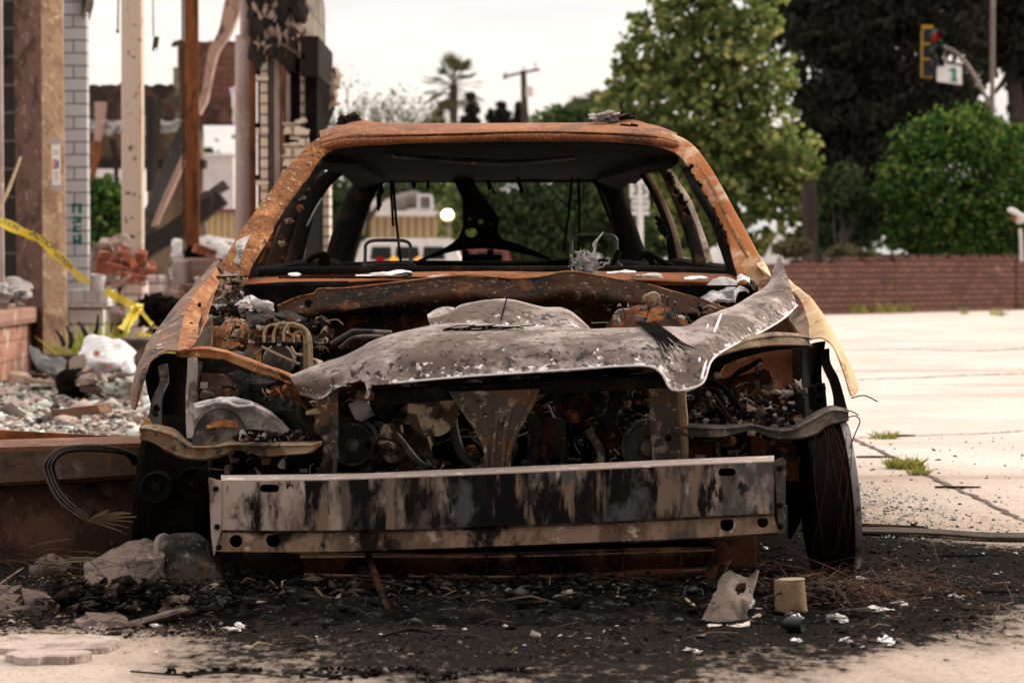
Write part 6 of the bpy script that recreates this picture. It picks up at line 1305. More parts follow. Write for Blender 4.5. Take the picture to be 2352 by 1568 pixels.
rf = part('fender', MB().sheet([PV((1775, 620, 7.3), (1800, 640, 7.25), (1812, 642, 7.3)), PV((1805, 655, 7.05), (1822, 652, 7.05), (1828, 656, 7.12)), PV((1829, 675, 6.85), (1846, 670, 6.85), (1852, 676, 6.9)), PV((1846, 705, 6.65), (1872, 698, 6.64), (1880, 708, 6.7)), PV((1855, 740, 6.45), (1890, 728, 6.42), (1900, 738, 6.5)), PV((1860, 777, 6.25), (1896, 758, 6.2), (1914, 764, 6.3))], 24, 44, .004, .002, 6), m_fender_r)
part('front_lip', MB().sheet([PV((1860, 778, 6.22), (1898, 756, 6.2), (1914, 764, 6.28)), PV((1888, 776, 6.12), (1908, 774, 6.14), (1924, 786, 6.24)), PV((1912, 792, 6.08), (1926, 796, 6.12), (1936, 805, 6.22)), PV((1926, 818, 6.06), (1938, 822, 6.1), (1950, 832, 6.2)), PV((1940, 856, 6.05), (1952, 858, 6.08), (1964, 862, 6.18)), PV((1952, 898, 6.05), (1964, 892, 6.08), (1973, 889, 6.18)), PV((1957, 909, 6.05), (1962, 910, 6.07), (1966, 905, 6.16))], 18, 44, .004, .002, 6), m_fender_r, rf)
part('inner_flange', MB().sheet([PV((1812, 720, 6.8), (1846, 705, 6.64)), PV((1818, 735, 6.6), (1856, 740, 6.44)), PV((1826, 755, 6.4), (1862, 776, 6.24))], 14, 16, .004, .008, 8), m_bracket, rf)
part('corner_cap', MB().sheet([PV((1738, 597, 7.3), (1752, 600, 7.25), (1762, 612, 7.25)), PV((1741, 612, 7.2), (1757, 622, 7.15), (1770, 630, 7.15)), PV((1750, 625, 7.2), (1762, 638, 7.15), (1773, 645, 7.15))], 12, 12, .006), m_fender_r, rf)
part('door_hinge_tab', MB().prism(PP([(1712, 645), (1722, 616), (1730, 612), (1742, 640), (1744, 665), (1715, 660)], 7.1), (0, .02, 0)), m_fender_r, smooth=False, bevel=.004)
part('wrap_strip', MB().sheet([PV((536, 607, 7.25), (549, 607, 7.25)), PV((545, 582, 7.27), (560, 578, 7.27)), PV((541, 558, 7.3), (566, 560, 7.3)), PV((558, 548, 7.34), (575, 542, 7.36))], 8, 20, .004, .006, 9), m_ash)

# pillars, roof
def pillar(name, pts, m_, up=None, n=40, rdepth=1.0, parent=None):
    """rounded beam given as (u_left, u_right, v_left, v_right, Y)"""
    A = cr([list(p) for p in pts], n); b = MB(); k = 14; V = []
    for ul, ur, vl, vr, Y in A:
        l, r = P(ul, vl, Y), P(ur, vr, Y); c = (l + r) / 2; h = (r - l) / 2; d = Vector((0, 1, 0)) * h.length * rdepth
        for j in range(k):
            a = 2 * math.pi * j / k; ca, sa = math.cos(a), math.sin(a)
            ca = math.copysign(abs(ca) ** .75, ca); sa = math.copysign(abs(sa) ** .75, sa); V.append(c + h * ca + d * (sa + 1) * .5)
    Fc = [(i * k + j, i * k + (j + 1) % k, (i + 1) * k + (j + 1) % k, (i + 1) * k + j) for i in range(n - 1) for j in range(k)] + [tuple(range(k))[::-1], tuple(range((n - 1) * k, n * k))]
    b.add(V, Fc); return part(name, b, m_, parent)
pillar('windscreen_pillar', [(497, 566, 612, 645, 7.22), (512, 577, 596, 612, 7.25), (536, 602, 555, 572, 7.33), (575, 636, 498, 518, 7.45), (616, 671, 443, 466, 7.58), (655, 706, 390, 412, 7.7), (692, 736, 348, 366, 7.8), (728, 772, 318, 340, 7.86), (775, 800, 300, 334, 7.9)], m_pillar)
pillar('windscreen_pillar', [(1702, 1768, 650, 640, 7.22), (1690, 1752, 618, 600, 7.25), (1672, 1718, 556, 536, 7.36), (1644, 1684, 494, 475, 7.5), (1614, 1654, 440, 420, 7.6), (1586, 1624, 392, 372, 7.7), (1560, 1598, 358, 338, 7.8), (1528, 1568, 342, 316, 7.86), (1495, 1520, 334, 300, 7.9)], m_pillar_pale)
part('pillar_groove', MB().tube([p + Vector((0, -.006, 0)) for p in path([(1596, 364, 7.73), (1634, 428, 7.58), (1668, 495, 7.46), (1700, 560, 7.34), (1716, 590, 7.28)], 30)], [.002, .005, .007, .007, .003], 8), m_pillar)
RL = [(740, 346), (800, 336), (900, 330), (1040, 325), (1176, 321), (1300, 321), (1420, 325), (1510, 333), (1560, 342)]
RT = [(735, 304), (790, 288), (838, 285), (1000, 287), (1176, 285), (1320, 286), (1410, 285), (1500, 290), (1552, 308)]
def rrow(f, Y, dz=0): return [P(a + (e - a) * f, c + (g_ - c) * f, Y) + Vector((0, 0, dz)) for (a, c), (e, g_) in zip(RL, RT)]
xs_ = [P(u, 300, 8.3).x for u, v in RT]
roof = part('roof', MB().sheet([rrow(.0, 7.96), rrow(.02, 7.86), rrow(.22, 7.84), rrow(.36, 7.855), rrow(.48, 7.86), rrow(.75, 7.95), rrow(1.0, 8.15),
    [Vector((x * 1.0, 8.6, P(0, 284, 8.15).z + .012 - (.05 if i in (0, 8) else 0))) for i, x in enumerate(xs_)], [Vector((x * .99, 9.3, P(0, 284, 8.15).z - .005 - (.06 if i in (0, 8) else 0))) for i, x in enumerate(xs_)], [Vector((x * .97, 9.95, P(0, 284, 8.15).z - .07 - (.06 if i in (0, 8) else 0))) for i, x in enumerate(xs_)]], 110, 70, .004, .003, 4), m_roof)
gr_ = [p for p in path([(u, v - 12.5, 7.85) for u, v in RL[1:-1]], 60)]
part('header_shade_strip', MB().strip([p + Vector((0, -.0085, .008)) for p in gr_], [p + Vector((0, -.0085, -.008)) for p in gr_], (0, .012, 0), 60), mat('groove_shade', (.05, .017, .007), [((.13, .042, .014), 20, .5, .64), (SOOT, 9, .5, .62)], spec=.05, bump=((80, .3),)), roof)  # dark strip painted in for the shade of a recessed groove
for u0, u1, v in ((795, 868, 281), (1395, 1480, 279)):
    part('rail_mount', MB().sheet([PP([(u0 - 14, v + 7, 8.1), ((u0 + u1) / 2 - 20, v - 3, 8.1), ((u0 + u1) / 2 + 15, v - 4, 8.1), (u1 + 18, v + 8, 8.1)]), PP([(u0 - 18, v + 16, 8.02), ((u0 + u1) / 2 - 20, v + 9, 8.0), ((u0 + u1) / 2 + 15, v + 9, 8.0), (u1 + 24, v + 18, 8.02)])], 24, 8, .005), m_roof, roof)
for q_ in ([(1425, 286.5, 8.0), (1445, 288, 8.0)], [(1436, 289.5, 7.99), (1462, 291, 7.99)], [(1448, 285.5, 8.0), (1466, 289, 8.0)]): part('rail_slot', MB().tube(PP(q_), .004, 5), m_black, roof)
# soot black underside: headliner bow, rear header
part('headliner', MB().sheet([PP([(700, 352, 7.98), (900, 334, 7.98), (1176, 326, 7.98), (1420, 330, 7.98), (1580, 352, 7.98)]), PP([(745, 370, 8.4), (900, 358, 8.4), (1176, 352, 8.4), (1420, 356, 8.4), (1545, 372, 8.4)]), PP([(790, 396, 9.2), (900, 386, 9.2), (1176, 384, 9.2), (1420, 386, 9.2), (1490, 398, 9.2)]), PP([(820, 418, 9.85), (900, 416, 9.85), (1176, 416, 9.85), (1400, 417, 9.85), (1460, 420, 9.85)])], 40, 24, .006, .008, 4), m_soot)
part('roof_bow', MB().sheet([PP([(900, 352, 8.3), (1060, 362, 8.25), (1176, 366, 8.25), (1320, 358, 8.3)]), PP([(905, 358, 8.28), (1060, 371, 8.22), (1176, 374, 8.22), (1320, 362, 8.28)])], 30, 6, .01), m_bracket_g)
part('rear_header', MB().pbox(835, 1430, 398, 419, 9.82, .06), m_soot, smooth=False, bevel=.01)
for u in (1150, 1186, 1250, 1320): part('header_slot', MB().pbox(u, u + 14, 402, 410, 9.81, .02), m_black, smooth=False)
for sgn, pts in ((1, [(740, 372, 8.1), (820, 378, 8.4), (885, 416, 9.6), (826, 438, 9.8), (790, 402, 9.0), (730, 385, 8.3)]), (-1, [(1560, 372, 8.1), (1500, 376, 8.4), (1370, 416, 9.6), (1424, 440, 9.8), (1470, 402, 9.0), (1540, 388, 8.3)])):
    part('roof_side', MB().prism([P(*q) for q in pts], (0, .03, .02)), m_soot, smooth=False)
# side pillars, left
m_bsoot = mat('brown_soot', (.03, .014, .007), [((.13, .08, .05), 22, .57, .66), (SOOT, 6, .45, .6)], spec=.08, bump=((40, .4),))
def pl3(*q): return [(a_, b_, v_, v_ + 3, y_) for a_, b_, v_, y_ in q]
pillar('door_pillar', pl3((578, 598, 640, 8.3), (592, 609, 600, 8.33), (632, 648, 498, 8.42), (665, 681, 427, 8.5), (697, 710, 388, 8.5), (724, 734, 364, 8.5)), m_drust)
pillar('door_pillar', pl3((598, 650, 640, 8.45), (608, 652, 600, 8.47), (648, 680, 505, 8.55), (681, 707, 440, 8.6), (708, 735, 392, 8.62), (738, 768, 366, 8.62)), m_bsoot)
pillar('quarter_pillar', pl3((655, 694, 640, 8.8), (660, 694, 600, 8.8), (686, 722, 490, 8.9), (713, 757, 425, 8.95), (758, 804, 386, 8.95)), m_soot)
pillar('hatch_pillar', pl3((738, 818, 640, 9.6), (746, 814, 590, 9.65), (771, 838, 505, 9.7), (796, 862, 442, 9.75), (826, 894, 404, 9.8)), m_soot)
part('seal_strip', MB().tube(path([(705, 520, 8.6), (725, 480, 8.6), (740, 455, 8.6)], 12), .004, 6), m_ash)
# side pillars, right: light on the outer faces painted as pale strips
m_litface = mat('lit_pillar_face', (.40, .32, .25), [((.56, .48, .41), 7, .5, .62), ((.12, .075, .05), 16, .54, .64), ((.30, .14, .07), 40, .58, .66)], bump=((60, .3),))
pillar('door_pillar', pl3((1625, 1644, 632, 8.3), (1619, 1637, 590, 8.32), (1599, 1612, 520, 8.4), (1572, 1588, 458, 8.45), (1546, 1562, 418, 8.5), (1519, 1529, 364, 8.5)), m_litface, rdepth=.5)
pillar('quarter_pillar', pl3((1560, 1572, 632, 8.9), (1556, 1570, 590, 8.9), (1541, 1554, 526, 8.95), (1519, 1532, 468, 9.0), (1497, 1509, 426, 9.0), (1473, 1485, 388, 9.0)), m_bracket, rdepth=.5)
pillar('door_pillar', pl3((1593, 1628, 634, 8.4), (1589, 1622, 590, 8.42), (1567, 1602, 520, 8.5), (1547, 1577, 462, 8.55), (1530, 1552, 424, 8.6), (1500, 1526, 368, 8.6)), m_bsoot)
pillar('quarter_pillar', pl3((1535, 1563, 634, 9.0), (1535, 1559, 590, 9.02), (1525, 1545, 520, 9.06), (1506, 1525, 470, 9.1), (1486, 1502, 430, 9.12), (1460, 1479, 390, 9.12)), m_black)
pillar('hatch_pillar', pl3((1426, 1506, 640, 9.6), (1424, 1488, 590, 9.65), (1408, 1463, 516, 9.7), (1390, 1440, 456, 9.75), (1350, 1428, 408, 9.8)), m_soot)
b = MB()
for i in range(46):
    t = r_.random(); p = P(1588 + 95 * t + r_.uniform(-18, -6), 372 + 190 * t + r_.uniform(-10, 10), 7.75 - .4 * t); b.rock(p, (r_.uniform(.003, .010), .008, r_.uniform(.003, .010)), i, .6, sub=1)
for i in range(30):
    t = r_.random(); p = P(1534 + 50 * t + r_.uniform(-6, 6), 400 + 90 * t, 8.45); b.rock(p, (r_.uniform(.003, .012), .010, r_.uniform(.003, .012)), i + 60, .6, sub=1)
for i in range(24):
    t = r_.random(); p = P(1508 + 20 * t + r_.uniform(-6, 6), 500 + 40 * t, 8.95); b.rock(p, (r_.uniform(.003, .014), .010, r_.uniform(.003, .012)), i + 90, .6, sub=1)
tag(part('clip_remains', b, m_soot, smooth=False), kind='stuff')
b = MB()
for u, v in ((700, 430), (690, 452), (688, 478), (662, 508), (648, 560), (605, 552)): b.rock(P(u + 2, v, 7.7), (.014, .012, .010), int(u), .5)
tag(part('clip_remains', b, m_bracket, smooth=False), kind='stuff')
part('pillar_back', MB().sheet([PV((580, 640, 7.4), (566, 640, 7.3)), PV((622, 540, 7.5), (604, 570, 7.4)), PV((676, 462, 7.6), (660, 490, 7.5)), PV((736, 385, 7.8), (712, 410, 7.75))], 6, 24, .01, .004, 8), m_soot)
part('pillar_back', MB().sheet([PV((1680, 640, 7.4), (1702, 640, 7.3)), PV((1650, 540, 7.5), (1672, 556, 7.4)), PV((1605, 450, 7.6), (1628, 466, 7.5)), PV((1560, 380, 7.8), (1580, 392, 7.75))], 6, 24, .01, .004, 8), m_soot)
# door sills at belt height, body sides below
part('belt_rail', MB().tube(path([(1500, 620, 9.3), (1560, 612, 8.9), (1640, 624, 8.2), (1700, 632, 7.5)], 20), .03, 8), m_soot)
part('belt_rail', MB().tube(path([(560, 640, 7.5), (640, 625, 8.2), (720, 612, 9), (770, 612, 9.6)], 20), .03, 8), m_soot)
for sx in (-1, 1):
    part('body_side', MB().sheet([[Vector((sx * .80, 6.85, .62)), Vector((sx * .81, 7.4, .68)), Vector((sx * .80, 8.4, .72)), Vector((sx * .76, 9.4, .74)), Vector((sx * .68, 10.1, .72))], [Vector((sx * .86, 6.85, .45)), Vector((sx * .87, 7.4, .45)), Vector((sx * .87, 8.4, .45)), Vector((sx * .85, 9.4, .46)), Vector((sx * .78, 10.15, .46))], [Vector((sx * .84, 6.85, .14)), Vector((sx * .84, 7.4, .12)), Vector((sx * .84, 8.4, .12)), Vector((sx * .82, 9.3, .16)), Vector((sx * .76, 10.12, .22))]], 50, 20, .006, .006, 3), m_fender_l if sx < 0 else m_pillar)
    part('rear_wheel', MB().lathe((sx * .80, 9.3, .25), (sx, 0, 0), [(.06, -.16), (.25, -.15), (.25, 0), (.2, .01), (.05, -.03)], 30), m_soot)
part('floor_pan', MB().box((0, 8.2, .17), (1.62, 3.8, .03)), m_black, smooth=False)
part('tail_panel', MB().sheet([[Vector((-.68, 10.1, .74)), Vector((0, 10.2, .72)), Vector((.68, 10.1, .74))], [Vector((-.74, 10.18, .4)), Vector((0, 10.3, .4)), Vector((.74, 10.18, .4))], [Vector((-.7, 10.15, .2)), Vector((0, 10.25, .2)), Vector((.7, 10.15, .2))]], 24, 12, .006), m_drust)
# dash tube, seat frames, belts, hatch bracket
part('dash_tube', MB().tube(path([(590, 632, 7.65), (800, 626, 7.65), (1176, 626, 7.65), (1500, 626, 7.65), (1690, 634, 7.65)], 24), .022, 10), m_soot)
part('rear_shelf', MB().tube(path([(745, 618, 9.1), (900, 612, 9.0), (1176, 612, 9.0), (1400, 610, 9.0), (1500, 616, 9.1)], 24), .022, 10).tube(path([(950, 606, 8.9), (1176, 610, 8.9), (1330, 600, 8.9), (1430, 606, 8.9)], 20), .012, 8), m_soot)
for u0, u1, vt, vb, Y in ((838, 944, 553, 640, 8.5), (1311, 1417, 540, 640, 8.5)):
    sf = part('seat_frame', MB().pbox(u0 - 40, u1 + 40, 636, 1000, Y + .02, .06), m_black, smooth=False)
    part('headrest_hoop', MB().tube(path([(u0, vb), (u0 + 1, vt + 26), (u0 + 3, vt + 8), (u0 + 18, vt), ((u0 + u1) / 2, vt - 1), (u1 - 18, vt), (u1 - 3, vt + 8), (u1 - 1, vt + 26), (u1, vb)], 50, Y), .0062, 10), m_wire, sf)
    part('headrest_bar', MB().tube(path([(u0 - 6, 610), (u0 + 40, 606), (u1 - 10, 605), (u1 + 8, 608), (u1 + 9, 615), (u1 - 4, 618)], 30, Y - .02), .0045, 8), m_wire, sf)
yb_ = 9.75
def X2(X, Y): return (752.6 + X * .32, 395 + Y * .32)
ol = [X2(*q) for q in ((890, 20), (925, 110), (965, 190), (970, 300), (968, 400), (940, 470), (880, 520), (780, 575), (640, 645), (660, 655), (780, 600), (900, 572), (1000, 556), (1100, 550), (1200, 555), (1320, 566), (1450, 590), (1600, 636), (1610, 625), (1480, 560), (1350, 510), (1260, 485), (1225, 440), (1220, 400), (1232, 330), (1190, 270), (1120, 180), (1060, 90), (1040, 20))]
def ec(X, Y, rx, ry): u, v = X2(X, Y); return [P(u + rx * .32 * math.cos(a), v + ry * .32 * math.sin(a), yb_) for a in np.linspace(0, 2 * math.pi, 16, endpoint=False)]
hb2 = part('hatch_bracket', MB().prism([P(u, v, yb_) for u, v in ol], (0, .02, 0), [ec(1018, 338, 9, 8), ec(1096, 357, 19, 19), ec(1172, 375, 9, 9), ec(1030, 435, 44, 34)]), m_black, smooth=False)
b = MB()
for q in ([(990, 560), (985, 660)], [(1168, 555), (1165, 660)]): b.tube([P(*X2(*k), 9.6) for k in q], .014, 6)
for y_ in (612, 645): b.tube([P(*X2(*k), 9.58) for k in ((965, y_), (1100, y_ - 8), (1252, y_))], .009, 6)
for k in range(7): b.tube([P(*X2(985 + 38 * k, 606), 9.58), P(*X2(985 + 38 * k, 650), 9.58)], .007, 6)
part('latch_grid', b, m_black, hb2)
for k in range(4): part('spring_wire', MB().tube([P(*X2(*q), 9.70) for q in ((1180 + 15 * k, 490 + k * 12), (1330 + 10 * k, 520 + 16 * k), (1600, 626))], .005, 5), m_black, hb2)
for k in range(4): part('spring_wire', MB().tube([P(*X2(*q), 9.70) for q in ((950 - 8 * k, 485 + k * 14), (830 - 5 * k, 560 + 10 * k), (650, 640))], .005, 5), m_black, hb2)
for q in ([(452, 60), (460, 220), (470, 390)], [(470, 70), (492, 350), (525, 655)], [(1755, 40), (1730, 300), (1695, 565)], [(1800, 40), (1808, 300), (1805, 600)]): part('hanging_cable', MB().tube([P(*X2(*k), 9.3) for k in q], .0055, 6), m_black)
for q in ([(1560, 85), (1640, 170), (1710, 240), (1800, 270)], [(1840, 90), (1830, 190), (1760, 260)], [(2015, 515), (1985, 590), (1965, 640)]): part('thin_wire', MB().tube(path([X2(*k) for k in q], 14, 9.4), .002, 5), m_black)
b = MB()
for X, Y, s_ in ((380, 110, 1), (372, 170, 1.4), (370, 215, .8), (620, 95, .4), (720, 90, .5), (1380, 95, .9), (1160, 95, .6), (1190, 135, .5)):
    part('headliner_shred', MB().rock(P(*X2(X, Y), 9.7), (.012 * s_, .01, .035 * s_), int(X), .5), m_black)
part('window_seal', MB().tube(path([(808, 612), (815, 575), (830, 520), (850, 455), (868, 425)], 20, 9.9), .01, 6), m_black)
part('window_seal', MB().tube(path([(1425, 612), (1416, 540), (1390, 470), (1372, 425)], 20, 9.9), .01, 6), m_black)
for pts in ([(705, 600), (725, 588), (748, 585), (752, 610)], [(735, 612), (742, 590), (752, 598)], [(1470, 590), (1490, 582), (1520, 600), (1545, 612)], [(1482, 585), (1496, 600), (1505, 625)], [(1400, 625), (1412, 600), (1422, 575)]): part('burnt_harness', MB().tube(path(pts, 14, 8.2), .010, 7), m_soot)

# front wheels
m_brnwire = mat('brown_wire', (.032, .014, .007), [((.07, .03, .014), 30, .5, .64), (SOOT, 12, .5, .6)], spec=.05)
for (u0, u1, vb, m_) in ((1862, 1962, 1336, m_tyre), (322, 470, 1318, m_black)):
    Yw = CAMZ * F / (vb - 605) * 1.0; R = .20; cx = P((u0 + u1) / 2, vb, Yw).x; w = (u1 - u0) / F * Yw; b = MB()
    yc = Yw + .12
    sg_ = 1 if cx > 0 else -1; tl_ = Vector((1, 0, .09 * sg_)); b.lathe((cx, yc, R), tl_, [(R * .55, -w / 2), (R * .96, -w / 2 + .004), (R * .985, -w * .40), (R * .95, -w * .33), (R * .94, 0), (R * .95, w * .32), (R * .975, w * .36), (R * .99, w / 2 - .012)], 64)
    wl = part('front_wheel', b, m_)
    bq = MB(); ro = 1.0
    bq.lathe(Vector((cx, yc, R)) + tl_ * (sg_ * w / 2), tl_ * sg_, [(R * .90, -.02), (R * .99, -.013), (R * 1.0, -.004), (R * .99, .004), (R * .9, .006), (R * .6, -.01), (R * .15, -.005)], 64); part('rim', bq, m_rimedge if cx > 0 else m_soot, wl)
    bt = MB()
    for k in range(7 if cx > 0 else 1):
        o_ = r_.uniform(-.4, .4) * w; bt.tube([Vector((cx + o_ + .02 * math.sin(a * 2 + k), yc - math.cos(a) * R * 1.01, R + math.sin(a) * R * 1.01)) for a in np.linspace(-.9, 1.3, 14)], .0010, 5)
    part('belt_wires', bt, m_brnwire, wl)
part('dark_strut', MB().prism(PP([(1815, 1010), (1832, 1012), (1850, 1120), (1838, 1200), (1815, 1240)], 6.2), (0, .06, 0)), m_soot, smooth=False)
part('inner_rail', MB().pbox(322, 480, 1030, 1090, 6.1, .1), m_drust, smooth=False, bevel=.01)
part('underside', MB().box((0.0, 6.9, .22), (1.4, 1.6, .03)), m_black, smooth=False)
part('support_rod', MB().tube(path([(845, 1272, 5.72), (868, 1340, 5.5), (890, 1400, 5.4), (905, 1440, 5.28)], 16), [.009, .008, .010], 8).rock(P(908, 1447, 5.26), (.016, .02, .008), 3, .4), m_brnwire)

# loose things resting on the wreck
def scrap(name, c, s_, seed, m_, label, cat='scrap', flat=.25, n=1, sp_=.03, rough=.7, group=None):
    b = MB(); r = random.Random(seed)
    for i in range(n): b.rock(Vector(c) + Vector((r.uniform(-sp_, sp_), r.uniform(-sp_, sp_), r.uniform(0, sp_ * .4))), (s_ * r.uniform(.6, 1.3), s_ * r.uniform(.5, 1), s_ * flat * r.uniform(.6, 1.4)), seed * 10 + i, rough)
    return simple(name, b, m_, label, cat, group)
def crumple(name, rows, m_, label, cat, amp=.02, ns=14, n=26, thick=.002):
    return simple(name, MB().sheet([PP(r) for r in rows], n, n, thick, amp, ns), m_, label, cat)
scrap('charred_lump', P(803, 279, 8.1), .022, 3, m_ashdk, 'small black charred lump on the left front corner of the car roof', 'lump', .6, 4, .025)
scrap('ash_lump', P(1388, 276, 8.1), .022, 4, m_ash, 'grey fluffy ash on the right front corner of the car roof', 'ash', .5, 8, .045)
scrap('charred_lump', P(1440, 271, 8.1), .02, 5, m_ashdk, 'small black lump beside the fluffy ash on the car roof', 'lump', .6, 3, .02)
def fluff():
    b = MB(); r = random.Random(8); c = P(1345, 606, 7.15)
    for i in range(230):
        o = Vector((r.gauss(0, .017), r.gauss(0, .011), r.gauss(-.004, .015))); pts = [c + o]
        for k in range(4): pts.append(pts[-1] + Vector((r.gauss(0, .006), r.gauss(0, .006), r.gauss(0, .006))))
        b.tube([Vector(x) for x in cr([tuple(p) for p in pts], 9)], [.0012, .0018, .0008], 4)
    for i in range(5): b.tube(path([(1358 + i, 596, 7.15), (1366, 575, 7.15), (1364 + i, 560, 7.15), (1374, 548, 7.15), (1386, 533, 7.15)], 16), [.005, .004, .0015], 5)
    for i in range(18): b.rock(c + Vector((r.gauss(0, .016), r.gauss(0, .010), r.gauss(-.004, .014))), (.009, .006, .008), i, .6, sub=1)
    simple('fluffy_ash', b, m_ash, 'shaggy clump of grey ash fibre with a tall wisp on the cowl', 'ash clump')
fluff()
def pad():
    b = MB().sheet([PP([(1612, 662, 7.12), (1640, 640, 7.15), (1672, 634, 7.16), (1690, 645, 7.15)]), PP([(1606, 680, 7.05), (1640, 655, 7.05), (1676, 650, 7.05), (1696, 660, 7.05)]), PP([(1610, 700, 6.95), (1640, 690, 6.93), (1670, 694, 6.93), (1690, 690, 6.95)])], 30, 30, .008, .018, 16)
    simple('ash_pad', b, m_ash, 'thick pale pad of fluffy ash at the right end of the cowl', 'ash pad')
pad()
for i, (u0, u1, v, m_, lb) in enumerate(((815, 935, 629, m_paper, 'long pale scrap lying on the left part of the cowl'), (885, 945, 625, m_bag, 'white flake on top of the long pale scrap'), (975, 1045, 634, m_ash, 'small white scrap in the middle of the cowl'), (1392, 1460, 622, m_paper, 'layered paper scrap right of the ash fibre'), (1450, 1520, 630, m_ash, 'thick bundle of pale burnt sheets on the cowl'), (1570, 1622, 634, m_bag, 'white folded flake on the right part of the cowl'), (662, 690, 630, m_bag, 'tiny white flake on the left wiper bar'))):
    crumple('burnt_flake', [[(u0, v + 2, 7.2), ((u0 + u1) / 2, v - 3, 7.22), (u1, v, 7.22)], [(u0 + 4, v + 7, 7.12), ((u0 + u1) / 2 + 5, v + 4, 7.12), (u1 + 3, v + 6, 7.12)]], m_, lb, 'burnt scrap', .007, 18, 14)
for i, (u, v, s_, m_, lb) in enumerate(((1706, 640, .03, m_bag, 'white flake beside the pale ash pad'), (1722, 655, .035, m_ashdk, 'dark crumpled foil at the right end of the cowl'), (1700, 668, .025, m_paper, 'brownish scrap below the dark foil'), (545, 690, .03, m_ash, 'pale crust in the left corner of the engine bay'), (575, 692, .02, m_bag, 'white crumb near the left strut tower'))):
    crumple('burnt_flake', [[(u - 14, v - 6, 7.0), (u, v - 12, 7.0), (u + 15, v - 4, 7.0)], [(u - 16, v + 8, 6.96), (u, v + 3, 6.95), (u + 17, v + 9, 6.96)]], m_, lb, 'burnt scrap', .014, 20, 12)
# ------------------------------------------------------------------ foreground: girder, cables, debris, litter
m_debris = island_mat('burnt_bits', [(0, (.005, .0046, .0044)), (.5, (.012, .0105, .0098)), (.66, (.030, .022, .017)), (.80, (.08, .07, .064)), (.92, (.02, .016, .014)), (1, (.26, .21, .18))], rough=1., spec=.0)
m_litter_l = island_mat('lot_litter', [(0, (.03, .02, .017)), (.28, (.12, .08, .065)), (.46, (.36, .27, .23)), (.6, (.55, .45, .41)), (.72, (.30, .32, .28)), (.84, (.60, .66, .60)), (.93, (.72, .68, .66)), (1, (.22, .10, .06))], rough=.8, spec=.3)
m_glassbits = island_mat('glass_bits', [(0, (.16, .20, .19)), (.5, (.32, .37, .35)), (1, (.62, .66, .64))], rough=.35, spec=.4)
m_white_bits = island_mat('pale_bits', [(0, (.12, .095, .08)), (.6, (.30, .25, .22)), (1, (.62, .57, .54))], rough=.9)

def stuff(name, pos, size, m_, flat=.3, seed=1):
    rng = np.random.default_rng(seed); V, T = chips(np.asarray(pos), np.asarray(size), flat, rng)
    return tag(raw_mesh(name, V, T, m_, None, 3), kind='stuff')
rng = np.random.default_rng(21)
# burnt crumbs all over the scorch mark, thick under the bumper
def oval_pts(n, cx, cy, rx, ry, pw=.5):
    a = rng.uniform(0, 6.28, n); r = rng.uniform(0, 1, n) ** pw; return np.stack([cx + np.cos(a) * r * rx, cy + np.sin(a) * r * ry, np.full(n, .003)], 1)
stuff('char_crumbs', np.concatenate([oval_pts(2400, .1, 5.7, 1.05, .95, .62), oval_pts(900, 1.0, 6.7, .62, 1.2, .7), oval_pts(700, -.9, 5.75, .5, .5)]), rng.gamma(1.3, .0026, 4000) + .001, m_debris, .22, 2)
stuff('soot_grit', np.concatenate([oval_pts(16000, .12, 5.66, 1.12, .92, .55), oval_pts(5000, 1.0, 6.6, .66, 1.3, .6)]), rng.gamma(1.4, .0012, 21000) + .0006, m_debris, .25, 12)
band = np.stack([rng.uniform(-.82, .72, 2600), 5.50 + np.abs(rng.normal(0, .22, 2600)), rng.uniform(0, .05, 2600) ** 1.3], 1)
stuff('burnt_debris', band, rng.gamma(1.7, .0042, 2600) + .002, m_debris, .3, 3)
stuff('pale_crumbs', np.concatenate([oval_pts(170, .6, 5.5, 1.0, .8), oval_pts(90, 1.05, 6.3, .5, .9), oval_pts(60, -.5, 5.05, .8, .3)]), rng.gamma(1.4, .0032, 320) + .0015, m_white_bits, .25, 4)
gl = np.concatenate([oval_pts(1500, 1.14, 7.85, .26, 1.0, .55), oval_pts(300, 1.3, 7.6, .4, 1.2, .6)]); stuff('glass_crumbs', gl, rng.gamma(1.6, .0016, 1800) + .001, m_glassbits, .5, 5)
stuff('pavement_grit', np.stack([rng.uniform(1.0, 2.6, 700), rng.uniform(5.2, 11, 700), np.full(700, .002)], 1), rng.gamma(1.3, .0030, 700) + .0015, m_debris, .5, 6)
# lot litter on the left: chips of plaster, glass and brick
n = 15000; Yl = 6.9 + 10.5 * rng.uniform(0, 1, n) ** 1.25; xl = -(.80 + rng.uniform(0, 1, n) * (.25 + .23 * (Yl - 5.5)))
stuff('rubble_litter', np.stack([xl, Yl, rng.uniform(0, .03, n)], 1), rng.gamma(1.8, .0068, n) + .003, m_litter_l, .26, 7)
n = 1400; Yl = rng.uniform(7.2, 9.6, n); xl = -(.85 + rng.uniform(0, 1, n) * .8)
stuff('broken_glass', np.stack([xl, Yl, rng.uniform(.01, .04, n)], 1), rng.gamma(2.5, .012, n) + .01, m_glassbits, .16, 8)
n = 300; stuff('dust_chunks', np.stack([-rng.uniform(.9, 2.6, n), rng.uniform(8, 15, n), np.full(n, .015)], 1), rng.gamma(2, .02, n) + .01, m_litter_l, .5, 9)
